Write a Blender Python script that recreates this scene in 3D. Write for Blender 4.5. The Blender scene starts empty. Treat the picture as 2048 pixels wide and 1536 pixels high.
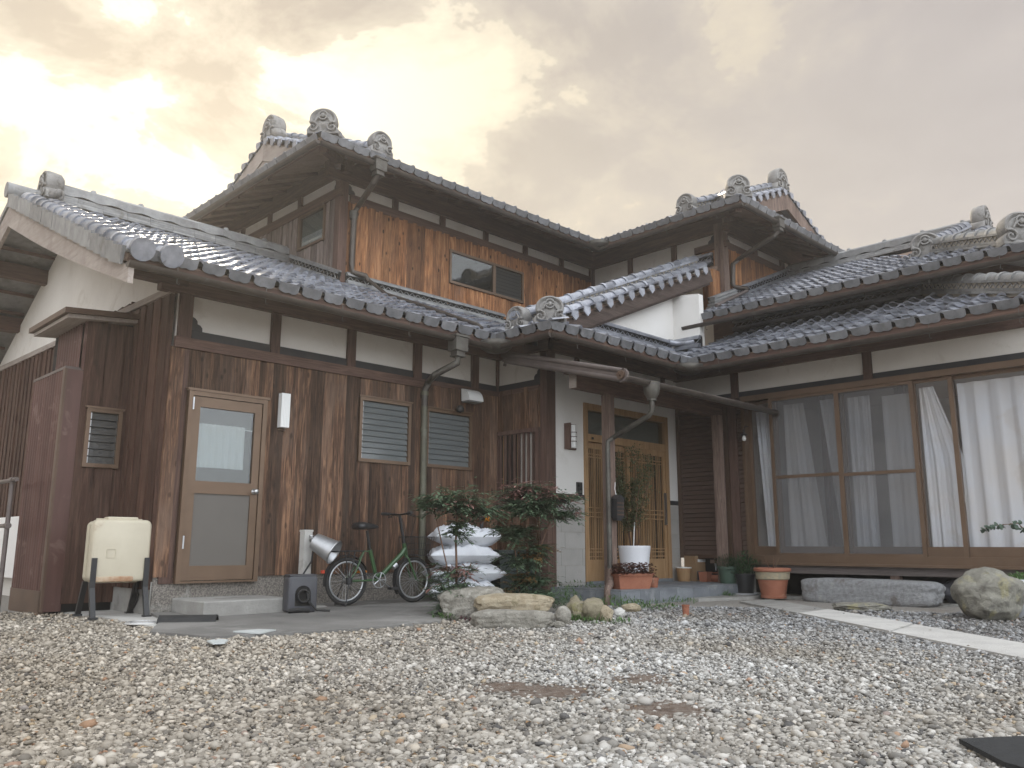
import bpy, bmesh, math, random
import numpy as np
from mathutils import Matrix, Vector
random.seed(7); rng = np.random.default_rng(7)
R_ = math.radians
scn = bpy.context.scene
col = scn.collection

# ------------------------------------------------------------------ camera
FPX, YAW, PIT, ROL, CH = 1674.08, 0.7914004, 0.1903524, -0.0026174, 0.66
def cam_basis():
    f = np.array([math.cos(YAW)*math.cos(PIT), math.sin(YAW)*math.cos(PIT), math.sin(PIT)])
    r = np.array([math.sin(YAW), -math.cos(YAW), 0.0]); d = np.cross(f, r)
    c, s = math.cos(ROL), math.sin(ROL)
    return np.array([c*r+s*d, -s*r+c*d, f])
RC = cam_basis(); CP = np.array([0, 0, CH])
cam = bpy.data.cameras.new('camera'); camo = bpy.data.objects.new('camera', cam); col.objects.link(camo)
cam.sensor_width = 36; cam.lens = FPX/2048*36; cam.clip_start = 0.05; cam.clip_end = 2000
m = Matrix.Identity(4)
for i in range(3):
    m[i][0] = RC[0][i]; m[i][1] = -RC[1][i]; m[i][2] = -RC[2][i]; m[i][3] = CP[i]
camo.matrix_world = m
scn.camera = camo

# ------------------------------------------------------------------ sky, sun, exposure
SKO, ZENB, BACK = (7.7, 2.4), 0.95, 1.40
SUN_EL, SUN_AZ = R_(27), R_(20)          # azimuth measured from +Y towards +X
SD = Vector((math.sin(SUN_AZ)*math.cos(SUN_EL), math.cos(SUN_AZ)*math.cos(SUN_EL), math.sin(SUN_EL)))
w = bpy.data.worlds.new('World'); scn.world = w; w.use_nodes = True
nt = w.node_tree; nt.nodes.clear(); N = nt.nodes.new; L = nt.links.new
def vmath(op, a, b=None, tree=None):
    n = (tree or nt).nodes.new('ShaderNodeVectorMath'); n.operation = op
    for i, v in enumerate((a, b)):
        if v is None: continue
        if isinstance(v, (tuple, list, Vector)): n.inputs[i].default_value = v
        else: (tree or nt).links.new(v, n.inputs[i])
    return n
def smath(op, a, b=None, c=None, clamp=False, tree=None):
    n = (tree or nt).nodes.new('ShaderNodeMath'); n.operation = op; n.use_clamp = clamp
    for i, v in enumerate((a, b, c)):
        if v is None: continue
        if isinstance(v, (int, float)): n.inputs[i].default_value = v
        else: (tree or nt).links.new(v, n.inputs[i])
    return n.outputs[0]
def cmix(f, a, b, mode='MIX', tree=None):
    n = (tree or nt).nodes.new('ShaderNodeMix'); n.data_type = 'RGBA'; n.blend_type = mode
    for k, v in ((0, f), (6, a), (7, b)):
        if isinstance(v, (int, float)): n.inputs[k].default_value = v
        elif isinstance(v, (tuple, list)): n.inputs[k].default_value = (*v[:3], 1)
        else: (tree or nt).links.new(v, n.inputs[k])
    return n.outputs[2]
def ramp(f, stops, tree=None, interp='LINEAR'):
    n = (tree or nt).nodes.new('ShaderNodeValToRGB'); e = n.color_ramp.elements; n.color_ramp.interpolation = interp
    while len(e) < len(stops): e.new(0.5)
    for el, (p, c) in zip(e, stops):
        el.position = p; el.color = (c, c, c, 1) if isinstance(c, (int, float)) else (*c, 1)
    (tree or nt).links.new(f, n.inputs[0]); return n.outputs[0]
tc = N('ShaderNodeTexCoord'); dirv = tc.outputs['Generated']
sky = N('ShaderNodeTexSky'); sky.sky_type = 'NISHITA'; sky.sun_disc = False
sky.sun_elevation = SUN_EL; sky.sun_rotation = SUN_AZ; sky.air_density = 1.5; sky.dust_density = 4
sep = N('ShaderNodeSeparateXYZ'); L(dirv, sep.inputs[0])
zz = smath('ADD', smath('MAXIMUM', sep.outputs[2], 0.0), 0.22)
cmb = N('ShaderNodeCombineXYZ'); L(smath('DIVIDE', sep.outputs[0], zz), cmb.inputs[0]); L(smath('DIVIDE', sep.outputs[1], zz), cmb.inputs[1])
def noise(vec, scale, detail, rough=0.55, dist=0.0, tree=None):
    n = (tree or nt).nodes.new('ShaderNodeTexNoise'); n.inputs['Scale'].default_value = scale
    n.inputs['Detail'].default_value = detail; n.inputs['Roughness'].default_value = rough; n.inputs['Distortion'].default_value = dist
    (tree or nt).links.new(vec, n.inputs['Vector']); return n.outputs['Fac']
P_ = vmath('ADD', cmb.outputs[0], (SKO[0], SKO[1], 0.4)).outputs[0]
n1 = noise(P_, 3.0, 10, 0.60, 0.3)
n2 = noise(P_, 0.9, 4, 0.5, 0.2)
def lobe(d, k): return smath('POWER', smath('MAXIMUM', vmath('DOT_PRODUCT', dirv, d).outputs['Value'], 0.0), k)
dot = smath('MAXIMUM', vmath('DOT_PRODUCT', dirv, tuple(SD)).outputs['Value'], 0.0)
g1 = smath('POWER', dot, 16); g2 = smath('POWER', dot, 4.0)
# breaks in the cloud layer around the hidden sun
gap = smath('ADD', smath('MULTIPLY', lobe((0.2617, 0.8618, 0.4349), 100), 0.215), smath('MULTIPLY', lobe((0.5246, 0.7056, 0.4763), 130), 0.215))
fld = smath('ADD', smath('ADD', smath('MULTIPLY', n1, 1.25), smath('MULTIPLY', n2, 0.15)), gap)
brk = ramp(fld, [(0.80, 0.0), (0.835, 0.6), (0.93, 1.0)])
grey = cmix(g2, (0.290, 0.267, 0.262), (0.295, 0.258, 0.212))
shade = ramp(n1, [(0.30, 0.92), (0.68, 1.09)])
grey = cmix(1.0, grey, shade, 'MULTIPLY')
hor = ramp(sep.outputs[2], [(0.10, 1.0), (0.55, 0.0)])
grey2 = cmix(smath('MULTIPLY', hor, 0.80), grey, cmix(g2, (0.40, 0.365, 0.342), (0.60, 0.525, 0.39)))
glow = cmix(g1, (0.46, 0.40, 0.30), (0.78, 0.715, 0.555))
wisp = ramp(fld, [(0.70, 0.0), (0.83, 0.32)])
cloud = cmix(smath('MULTIPLY', smath('MAXIMUM', brk, wisp), smath('MINIMUM', smath('MULTIPLY', g2, 1.6), 1.0), clamp=True), grey2, glow)
# high overcast: brighter towards the zenith, and the sun-facing clouds opposite the sun are the brightest
cmbh = vmath('DOT_PRODUCT', dirv, (-SD.x/math.cos(SUN_EL), -SD.y/math.cos(SUN_EL), 0)).outputs['Value']
opp = ramp(cmbh, [(0.0, 0.0), (0.85, 1.0)], interp='EASE')
zen = ramp(sep.outputs[2], [(0.55, 0.0), (0.95, 1.0)], interp='EASE')
cloud = cmix(smath('MULTIPLY', zen, 0.85), cloud, cmix(1.0, (ZENB*0.95, ZENB*0.985, ZENB*1.03), shade, 'MULTIPLY'))
cloud = cmix(opp, cloud, cmix(1.0, (BACK*0.93, BACK*0.985, BACK*1.06), shade, 'MULTIPLY'))
sk = cmix(1.0, sky.outputs[0], (0.035, 0.035, 0.035), 'MULTIPLY')
skc = cmix(0.94, sk, cloud)
bg = N('ShaderNodeBackground'); L(skc, bg.inputs[0]); bg.inputs[1].default_value = 1.0
wo = N('ShaderNodeOutputWorld'); L(bg.outputs[0], wo.inputs[0])
sl = bpy.data.lights.new('sun', 'SUN'); sl.energy = 1.3; sl.angle = R_(12); sl.color = (1, 0.87, 0.68)
so = bpy.data.objects.new('sun', sl); col.objects.link(so)
so.rotation_euler = SD.to_track_quat('Z', 'Y').to_euler()
scn.view_settings.view_transform = 'Standard'; scn.view_settings.look = 'None'; scn.view_settings.gamma = 1
scn.view_settings.use_curve_mapping = False
scn.view_settings.exposure = 1.0
scn.render.engine = 'CYCLES'
cy = scn.cycles; cy.max_bounces = 6; cy.diffuse_bounces = 3; cy.glossy_bounces = 3; cy.transmission_bounces = 4; cy.transparent_max_bounces = 10
cy.use_adaptive_sampling = True; cy.adaptive_threshold = 0.025; cy.adaptive_min_samples = 16; cy.use_denoising = True; cy.caustics_reflective = False; cy.caustics_refractive = False

# ------------------------------------------------------------------ pixel -> place helpers (2048 px photograph)
def ray(u, v): return RC.T @ np.array([(u-1024)/FPX, (v-768)/FPX, 1.0])
def onx(u, v, x): d = ray(u, v); return CP+d*(x-CP[0])/d[0]
def ony(u, v, y): d = ray(u, v); return CP+d*(y-CP[1])/d[1]
def onz(u, v, z): d = ray(u, v); return CP+d*(z-CP[2])/d[2]
def prj(p):
    q = RC @ (np.array(p, float)-CP); return (1024+FPX*q[0]/q[2], 768+FPX*q[1]/q[2], q[2])

# ------------------------------------------------------------------ materials
MAT = {}
def M(name, c1, c2=None, scale=6.0, rough=0.7, bump=0.0, metal=0.0, stretch=(1, 1, 1), rnd=0.0, detail=5, spots=None,
      spec=0.5, lo=0.35, hi=0.65, rv=0.0, trans=0.0, coat=0.0, dist=0.0, bscale=None):
    mt = bpy.data.materials.new(name); mt.use_nodes = True; t = mt.node_tree; b = t.nodes['Principled BSDF']
    c2 = c2 or c1
    geo = t.nodes.new('ShaderNodeNewGeometry'); oi = t.nodes.new('ShaderNodeObjectInfo')
    rr = smath('FRACT', smath('ADD', oi.outputs['Random'], geo.outputs['Random Per Island'], tree=t), tree=t)
    off = vmath('SCALE', (13.7, 7.9, 5.3), tree=t); t.links.new(rr, off.inputs['Scale'])
    p = vmath('MULTIPLY', geo.outputs['Position'], stretch, tree=t).outputs[0]
    if rnd: p = vmath('ADD', p, off.outputs[0], tree=t).outputs[0]
    n = noise(p, scale, detail, 0.6, dist, tree=t)
    c = cmix(ramp(n, [(lo, 0.0), (hi, 1.0)], tree=t), c1, c2, tree=t)
    if spots:
        for sc_, thr, cc, am in spots:
            n3 = noise(vmath('ADD', geo.outputs['Position'], (4.2*sc_, 1.3, 2.2), tree=t).outputs[0], sc_, 6, 0.65, 0.5, tree=t)
            f = smath('MULTIPLY', ramp(n3, [(thr, 0.0), (thr+0.08, 1.0)], tree=t), am, tree=t)
            c = cmix(f, c, cc, tree=t)
    if rnd:
        mr = t.nodes.new('ShaderNodeMapRange'); mr.inputs['To Min'].default_value = 1-rnd; mr.inputs['To Max'].default_value = 1+rnd
        t.links.new(rr, mr.inputs['Value'])
        c = cmix(1.0, c, mr.outputs[0], 'MULTIPLY', tree=t)
    t.links.new(c, b.inputs['Base Color'])
    b.inputs['Roughness'].default_value = rough; b.inputs['Metallic'].default_value = metal
    b.inputs['Specular IOR Level'].default_value = spec
    if rv:
        mr = t.nodes.new('ShaderNodeMapRange'); mr.inputs['To Min'].default_value = max(0.02, rough-rv); mr.inputs['To Max'].default_value = rough+rv
        t.links.new(noise(p, scale*1.7, 3, tree=t), mr.inputs['Value']); t.links.new(mr.outputs[0], b.inputs['Roughness'])
    if coat: b.inputs['Coat Weight'].default_value = coat
    if bump:
        bp = t.nodes.new('ShaderNodeBump'); bp.inputs['Strength'].default_value = bump; bp.inputs['Distance'].default_value = 0.02
        t.links.new(noise(p, bscale or scale*2.5, 6, 0.65, tree=t), bp.inputs['Height']); t.links.new(bp.outputs[0], b.inputs['Normal'])
    if trans:
        b.inputs['Transmission Weight'].default_value = trans
    MAT[name] = mt; return mt
def wood(name, dark, mid, light, rnd=0.25, axis='z', knots=0.6, rough=0.75, grey=None, bleach=None):
    mt = bpy.data.materials.new(name); mt.use_nodes = True; t = mt.node_tree; b = t.nodes['Principled BSDF']
    geo = t.nodes.new('ShaderNodeNewGeometry'); oi = t.nodes.new('ShaderNodeObjectInfo')
    rr = smath('FRACT', smath('ADD', oi.outputs['Random'], geo.outputs['Random Per Island'], tree=t), tree=t)
    off = vmath('SCALE', (31.7, 17.9, 45.3), tree=t); t.links.new(rr, off.inputs['Scale'])
    st = {'z': (1, 1, 0.06), 'x': (0.06, 1, 1), 'y': (1, 0.06, 1)}[axis]
    pos = vmath('ADD', geo.outputs['Position'], off.outputs[0], tree=t).outputs[0]
    p = vmath('MULTIPLY', pos, st, tree=t).outputs[0]
    n = noise(p, 34, 6, 0.62, 1.6, tree=t)
    nb = noise(p, 7, 4, 0.6, 1.0, tree=t)
    f = smath('ADD', smath('MULTIPLY', n, 0.62, tree=t), smath('MULTIPLY', nb, 0.42, tree=t), tree=t)
    nn = t.nodes.new('ShaderNodeValToRGB'); e = nn.color_ramp.elements; e.new(0.5)
    for el, (q, c_) in zip(e, ((0.38, dark), (0.52, mid), (0.68, light))): el.position = q; el.color = (*c_, 1)
    t.links.new(f, nn.inputs[0]); c = nn.outputs[0]
    if bleach:   # weathered paler / greyer streaks with their own shape
        bl = noise(vmath('MULTIPLY', pos, (1, 1, 0.25) if axis == 'z' else (1, 1, 1), tree=t).outputs[0], 2.6, 5, 0.65, 0.8, tree=t)
        c = cmix(smath('MULTIPLY', ramp(bl, [(0.46, 0.0), (0.66, 1.0)], tree=t), bleach[1], tree=t), c, bleach[0], tree=t)
    if knots:
        v = t.nodes.new('ShaderNodeTexVoronoi'); v.inputs['Scale'].default_value = 1.0
        ks = {'z': (9, 9, 4.2), 'x': (4.2, 9, 9), 'y': (9, 4.2, 9)}[axis]
        t.links.new(vmath('MULTIPLY', pos, ks, tree=t).outputs[0], v.inputs['Vector'])
        kf = smath('MULTIPLY', ramp(v.outputs['Distance'], [(0.09, 1.0), (0.17, 0.0)], tree=t), knots, tree=t)
        c = cmix(kf, c, tuple(x*0.35 for x in dark), tree=t)
    mr = t.nodes.new('ShaderNodeMapRange'); mr.inputs['To Min'].default_value = 1-rnd; mr.inputs['To Max'].default_value = 1+rnd
    t.links.new(rr, mr.inputs['Value']); c = cmix(1.0, c, mr.outputs[0], 'MULTIPLY', tree=t)
    t.links.new(c, b.inputs['Base Color']); b.inputs['Roughness'].default_value = rough; b.inputs['Specular IOR Level'].default_value = 0.3
    bp = t.nodes.new('ShaderNodeBump'); bp.inputs['Strength'].default_value = 0.5; bp.inputs['Distance'].default_value = 0.008
    t.links.new(n, bp.inputs['Height']); t.links.new(bp.outputs[0], b.inputs['Normal'])
    MAT[name] = mt; return mt
def glass(name, tint=(1, 1, 1), refl=1.0, base=0.0, rough=0.02, basecol=(0.3, 0.32, 0.31), bump=0.0):
    mt = bpy.data.materials.new(name); mt.use_nodes = True; t = mt.node_tree; t.nodes.clear()
    o = t.nodes.new('ShaderNodeOutputMaterial'); tr = t.nodes.new('ShaderNodeBsdfTransparent'); tr.inputs[0].default_value = (*tint, 1)
    g = t.nodes.new('ShaderNodeBsdfGlossy'); g.inputs['Roughness'].default_value = rough
    d = t.nodes.new('ShaderNodeBsdfDiffuse'); d.inputs[0].default_value = (*basecol, 1)
    lw = t.nodes.new('ShaderNodeLayerWeight'); lw.inputs[0].default_value = 0.5; fre = smath('ADD', smath('MULTIPLY', smath('POWER', lw.outputs['Facing'], 5.0, tree=t), 0.95, tree=t), 0.045, tree=t)
    m1 = t.nodes.new('ShaderNodeMixShader'); m1.inputs[0].default_value = base
    t.links.new(tr.outputs[0], m1.inputs[1]); t.links.new(d.outputs[0], m1.inputs[2])
    m2 = t.nodes.new('ShaderNodeMixShader'); t.links.new(smath('MULTIPLY', fre, refl, clamp=True, tree=t), m2.inputs[0])
    t.links.new(m1.outputs[0], m2.inputs[1]); t.links.new(g.outputs[0], m2.inputs[2]); t.links.new(m2.outputs[0], o.inputs[0])
    geo = t.nodes.new('ShaderNodeNewGeometry')
    bp = t.nodes.new('ShaderNodeBump'); bp.inputs['Strength'].default_value = bump or 0.02; bp.inputs['Distance'].default_value = 0.02
    t.links.new(noise(geo.outputs['Position'], 40 if bump else 1.2, 2, tree=t), bp.inputs['Height']); t.links.new(bp.outputs[0], g.inputs['Normal'])
    MAT[name] = mt; return mt
M('plaster', (0.78, 0.745, 0.69), (0.70, 0.665, 0.61), 1.3, 0.9, 0.12, bscale=60, spots=[(2.5, 0.57, (0.55, 0.50, 0.43), 0.40), (9, 0.64, (0.50, 0.45, 0.38), 0.3)])
M('render_white', (0.80, 0.78, 0.75), (0.74, 0.72, 0.68), 1.0, 0.9, 0.1, bscale=80, spots=[(1.7, 0.60, (0.6, 0.57, 0.52), 0.3)])
M('tile', (0.235, 0.245, 0.28), (0.36, 0.375, 0.415), 9, 0.34, 0.10, 0.55, rnd=0.36, spec=0.7, rv=0.12, spots=[(5, 0.62, (0.10, 0.095, 0.085), 0.7), (14, 0.66, (0.30, 0.30, 0.29), 0.5)])
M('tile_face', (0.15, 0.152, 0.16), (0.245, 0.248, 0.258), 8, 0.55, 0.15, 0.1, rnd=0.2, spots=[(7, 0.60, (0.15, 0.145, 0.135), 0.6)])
M('tile_matt', (0.20, 0.20, 0.20), (0.30, 0.30, 0.295), 7, 0.55, 0.2, 0.1, rnd=0.22, spots=[(6, 0.58, (0.14, 0.13, 0.115), 0.7), (16, 0.63, (0.42, 0.41, 0.38), 0.5)])
M('oni', (0.20, 0.19, 0.18), (0.30, 0.29, 0.275), 9, 0.6, 0.5, 0.05, rnd=0.1, spots=[(8, 0.56, (0.12, 0.11, 0.095), 0.7)])
M('mortar', (0.42, 0.38, 0.32), (0.30, 0.27, 0.22), 9, 0.95, 0.4)
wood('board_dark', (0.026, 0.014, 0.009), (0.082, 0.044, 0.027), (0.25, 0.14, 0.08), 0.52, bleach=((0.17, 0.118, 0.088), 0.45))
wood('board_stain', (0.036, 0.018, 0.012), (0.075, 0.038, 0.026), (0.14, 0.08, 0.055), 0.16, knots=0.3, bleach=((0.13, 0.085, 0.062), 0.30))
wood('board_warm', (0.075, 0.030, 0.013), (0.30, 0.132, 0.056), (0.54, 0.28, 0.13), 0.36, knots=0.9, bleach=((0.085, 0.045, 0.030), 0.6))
wood('board_grey', (0.09, 0.065, 0.055), (0.19, 0.15, 0.13), (0.34, 0.29, 0.26), 0.2, knots=0.3)
wood('timber', (0.068, 0.040, 0.031), (0.108, 0.064, 0.050), (0.17, 0.105, 0.08), 0.16, knots=0.25)
wood('timber_x', (0.068, 0.040, 0.031), (0.112, 0.067, 0.052), (0.18, 0.11, 0.083), 0.16, axis='x', knots=0.25)
wood('timber_y', (0.068, 0.040, 0.031), (0.112, 0.067, 0.052), (0.18, 0.11, 0.083), 0.16, axis='y', knots=0.25)
wood('timber_worn_y', (0.115, 0.095, 0.088), (0.165, 0.14, 0.13), (0.235, 0.205, 0.195), 0.1, axis='y', knots=0.1)
wood('timber_worn', (0.10, 0.065, 0.052), (0.18, 0.125, 0.10), (0.30, 0.225, 0.185), 0.12, knots=0.3)
wood('barge', (0.28, 0.235, 0.205), (0.345, 0.295, 0.26), (0.41, 0.36, 0.32), 0.08, axis='y', knots=0.0, bleach=((0.20, 0.155, 0.13), 0.45))
wood('soffit', (0.13, 0.088, 0.066), (0.20, 0.14, 0.108), (0.27, 0.195, 0.15), 0.15, axis='y', knots=0.2)
wood('soffit_x', (0.13, 0.088, 0.066), (0.20, 0.14, 0.108), (0.27, 0.195, 0.15), 0.15, axis='x', knots=0.2)
wood('honey', (0.27, 0.155, 0.070), (0.36, 0.222, 0.112), (0.43, 0.28, 0.155), 0.05, knots=0.0, rough=0.5)
wood('timber_dark_x', (0.045, 0.031, 0.026), (0.07, 0.050, 0.042), (0.11, 0.082, 0.07), 0.1, axis='x', knots=0.1)
M('doorback', (0.06, 0.056, 0.05), (0.08, 0.075, 0.068), 3, 0.8)
M('blackband', (0.022, 0.022, 0.026), (0.035, 0.034, 0.036), 5, 0.7)
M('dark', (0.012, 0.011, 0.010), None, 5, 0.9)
M('room', (0.30, 0.285, 0.27), (0.36, 0.34, 0.32), 2, 0.9)
M('bronze', (0.145, 0.094, 0.060), (0.175, 0.115, 0.075), 3, 0.42, 0.0, 0.35, rnd=0.05)
M('bronze_dark', (0.10, 0.062, 0.042), (0.13, 0.082, 0.056), 3, 0.5, 0.0, 0.3)
M('shutter', (0.105, 0.068, 0.052), (0.125, 0.082, 0.064), 3, 0.5, 0.0, 0.2, rnd=0.08)
M('gutter', (0.060, 0.048, 0.040), (0.085, 0.070, 0.058), 5, 0.42, 0.05, 0.35, spots=[(3, 0.58, (0.13, 0.14, 0.12), 0.4)])
M('copper', (0.075, 0.066, 0.056), (0.125, 0.118, 0.102), 7, 0.5, 0.1, 0.45, spots=[(9, 0.58, (0.20, 0.225, 0.20), 0.5)])
M('pipegreen', (0.13, 0.128, 0.088), (0.095, 0.09, 0.064), 4, 0.55, 0.05, 0.1, spots=[(5, 0.6, (0.20, 0.205, 0.165), 0.5)])
M('redmetal', (0.080, 0.038, 0.030), (0.125, 0.064, 0.052), 5, 0.45, 0.08, 0.25, stretch=(1, 1, 0.12), spots=[(4, 0.57, (0.24, 0.16, 0.135), 0.45)])
M('brownmetal', (0.105, 0.084, 0.076), (0.145, 0.118, 0.107), 4, 0.5, 0.05, 0.2)
M('concrete', (0.36, 0.35, 0.325), (0.26, 0.25, 0.23), 3.5, 0.9, 0.35, bscale=45, spots=[(2.2, 0.56, (0.17, 0.16, 0.145), 0.6), (9, 0.63, (0.46, 0.45, 0.43), 0.4)])
M('concrete_pale', (0.55, 0.535, 0.50), (0.44, 0.425, 0.40), 3, 0.9, 0.3, bscale=50, spots=[(3, 0.6, (0.28, 0.26, 0.23), 0.5)])
M('apron', (0.135, 0.13, 0.12), (0.215, 0.205, 0.19), 1.6, 0.85, 0.3, bscale=40, spots=[(0.9, 0.52, (0.30, 0.29, 0.27), 0.6), (6, 0.62, (0.085, 0.08, 0.072), 0.5)])
M('pebbledash', (0.30, 0.27, 0.235), (0.15, 0.135, 0.118), 62, 0.95, 0.9, detail=3, lo=0.42, hi=0.58, bscale=62, spots=[(3.2, 0.62, (0.40, 0.385, 0.35), 0.85)])
M('slate', (0.21, 0.225, 0.24), (0.145, 0.155, 0.17), 4, 0.7, 0.25, spots=[(5, 0.55, (0.31, 0.32, 0.325), 0.6), (3, 0.6, (0.12, 0.12, 0.11), 0.5)], rnd=0.08)
M('walltile', (0.36, 0.345, 0.32), (0.415, 0.40, 0.375), 3, 0.5, 0.05, rnd=0.06, spots=[(2.4, 0.585, (0.14, 0.145, 0.155), 0.75)])
glass('glass', refl=1.0)
glass('glass_dim', tint=(0.80, 0.83, 0.82), refl=1.8, rough=0.02)
glass('doorglass', tint=(0.7, 0.66, 0.6), refl=0.9, base=0.6, rough=0.15, basecol=(0.10, 0.066, 0.042))
glass('frost', tint=(0.6, 0.62, 0.62), refl=1.6, base=0.80, rough=0.08, basecol=(0.17, 0.185, 0.185), bump=0.05)
M('doorpanel', (0.125, 0.112, 0.097), (0.135, 0.122, 0.106), 2, 0.45)
glass('frost_dark', tint=(0.4, 0.4, 0.4), refl=1.1, base=0.75, rough=0.12, basecol=(0.085, 0.083, 0.078), bump=0.3)
glass('screen', tint=(0.95, 0.95, 0.95), refl=0.15, base=0.24, rough=0.5, basecol=(0.26, 0.26, 0.265))
M('curtain', (0.60, 0.63, 0.68), (0.62, 0.60, 0.585), 1.2, 0.9, spots=[(2.2, 0.58, (0.50, 0.45, 0.40), 0.35)])
M('curtain_beige', (0.66, 0.60, 0.54), (0.60, 0.55, 0.50), 3, 0.9)
M('white_plastic', (0.80, 0.80, 0.80), (0.77, 0.77, 0.78), 4, 0.4)
M('black_plastic', (0.018, 0.018, 0.019), (0.026, 0.026, 0.027), 6, 0.45)
M('rubber', (0.020, 0.020, 0.020), (0.032, 0.031, 0.030), 9, 0.8)
M('steel', (0.55, 0.55, 0.55), (0.48, 0.48, 0.48), 8, 0.28, 0.0, 0.95)
M('galv', (0.56, 0.57, 0.58), (0.46, 0.47, 0.48), 10, 0.38, 0.05, 0.8)
# ------------------------------------------------------------------ mesh helpers
def frm(o, x, y, z):
    mm = Matrix.Identity(4)
    for i in range(3): mm[i][0] = x[i]; mm[i][1] = y[i]; mm[i][2] = z[i]; mm[i][3] = o[i]
    return mm
ID = Matrix.Identity(4)
def FS(y0, x0=0.0): return frm((x0, y0, 0), (1, 0, 0), (0, 1, 0), (0, 0, 1))         # south wall: local x = X, depth = +Y
def FW(x0): return frm((x0, 0, 0), (0, -1, 0), (1, 0, 0), (0, 0, 1))                  # west wall: local x = -Y, depth = +X
class MB:
    def __init__(s, F=ID): s.v = []; s.f = []; s.F = F
    def add(s, vs, fs):
        o = len(s.v); s.v += [tuple(s.F @ Vector(p)) for p in vs]; s.f += [tuple(i+o for i in f) for f in fs]; return s
    def box(s, x0, x1, y0, y1, z0, z1):
        return s.add([(x0,y0,z0),(x1,y0,z0),(x1,y1,z0),(x0,y1,z0),(x0,y0,z1),(x1,y0,z1),(x1,y1,z1),(x0,y1,z1)],
                     [(0,3,2,1),(4,5,6,7),(0,1,5,4),(1,2,6,5),(2,3,7,6),(3,0,4,7)])
    def hexa(s, p): return s.add(p, [(0,3,2,1),(4,5,6,7),(0,1,5,4),(1,2,6,5),(2,3,7,6),(3,0,4,7)])
    def prism(s, poly, a, b, axis='y'):
        n = len(poly)
        def P(q, t): return {'y': (q[0], t, q[1]), 'x': (t, q[0], q[1]), 'z': (q[0], q[1], t)}[axis]
        return s.add([P(q, a) for q in poly]+[P(q, b) for q in poly],
                     [tuple(range(n))[::-1], tuple(range(n, 2*n))]+[(i, (i+1) % n, n+(i+1) % n, n+i) for i in range(n)])
    def tube(s, pts, r, n=8, cap=True):
        pts = [Vector(p) for p in pts]; rs = r if isinstance(r, (list, tuple)) else [r]*len(pts)
        vs, fs = [], []; up = None
        for i, p in enumerate(pts):
            d = (pts[min(i+1, len(pts)-1)]-pts[max(i-1, 0)]).normalized()
            if up is None: up = d.orthogonal().normalized()
            else:
                up = (up-d*up.dot(d));  up = up.normalized() if up.length > 1e-6 else d.orthogonal().normalized()
            q = d.cross(up)
            for k in range(n):
                a = 2*math.pi*k/n; vs.append(tuple(p+(up*math.cos(a)+q*math.sin(a))*rs[i]))
        for i in range(len(pts)-1):
            for k in range(n): fs.append((i*n+k, i*n+(k+1) % n, (i+1)*n+(k+1) % n, (i+1)*n+k))
        if cap: fs += [tuple(range(n))[::-1], tuple(range((len(pts)-1)*n, len(pts)*n))]
        return s.add(vs, fs)
    def lathe(s, prof, n=20, c=(0, 0, 0)):
        vs, fs = [], []
        for r, z in prof:
            for k in range(n): a = 2*math.pi*k/n; vs.append((c[0]+r*math.cos(a), c[1]+r*math.sin(a), c[2]+z))
        for i in range(len(prof)-1):
            for k in range(n): fs.append((i*n+k, i*n+(k+1) % n, (i+1)*n+(k+1) % n, (i+1)*n+k))
        return s.add(vs, fs)
    def trough(s, p0, p1, r, t=0.004, n=7):       # half round gutter open to the top
        p0, p1 = Vector(p0), Vector(p1); d = (p1-p0).normalized(); sd = d.cross(Vector((0, 0, 1))).normalized(); up = Vector((0, 0, 1))
        ring = []
        for k in range(n+1): a = math.pi*k/n; ring.append((-math.cos(a)*r, -math.sin(a)*r))
        for k in range(n, -1, -1): a = math.pi*k/n; ring.append((-math.cos(a)*(r-t), -math.sin(a)*(r-t)+0.001))
        m_ = len(ring)
        vs = [tuple(p+sd*a+up*b) for p in (p0, p1) for a, b in ring]
        fs = [(i, (i+1) % m_, m_+(i+1) % m_, m_+i) for i in range(m_)]+[tuple(range(n+1)), tuple(range(m_, m_+n+1))[::-1]]
        return s.add(vs, fs)
    def build(s, name, mat, parent=None, smooth=False, label=None):
        me = bpy.data.meshes.new(name); me.from_pydata(s.v, [], s.f); me.materials.append(MAT[mat])
        bm = bmesh.new(); bm.from_mesh(me); bmesh.ops.recalc_face_normals(bm, faces=bm.faces); bm.to_mesh(me); bm.free()
        if smooth is True: me.polygons.foreach_set('use_smooth', [True]*len(me.polygons))
        elif smooth:
            me.polygons.foreach_set('use_smooth', [True]*len(me.polygons)); me.set_sharp_from_angle(angle=R_(smooth))
        return link(name, me, parent, label)
def link(name, data, parent=None, label=None, mat4=None):
    o = bpy.data.objects.new(name, data); col.objects.link(o); o.parent = parent
    if mat4 is not None: o.matrix_basis = mat4
    if label: o['label'] = label
    return o
def tag(o, label, cat, group=None, kind=None):
    if label: o['label'] = label
    if cat: o['category'] = cat
    if group: o['group'] = group
    if kind: o['kind'] = kind
    return o
def thing(name, label, cat, loc=(0, 0, 0), rz=0.0, group=None):
    o = link(name, None); o.location = loc; o.rotation_euler = (0, 0, rz); o.empty_display_size = 0.1
    return tag(o, label, cat, group)
def part(name, parent): o = link(name, None, parent); o.empty_display_size = 0.1; return o

# ------------------------------------------------------------------ levels and planes of the house
YL, YE, XI, XR, XG = 7.96, 7.06, 7.60, 10.43, 3.20     # kitchen wing wall, entry wall, inner corner, east wing wall, gable wall
Y2, X2W, X2R, Y2R = 9.87, 6.26, 11.92, 7.06            # upper storey walls
P = 0.43
house = thing('house', 'two storey timber and plaster house with grey tiled roofs around the forecourt', 'house')

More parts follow.
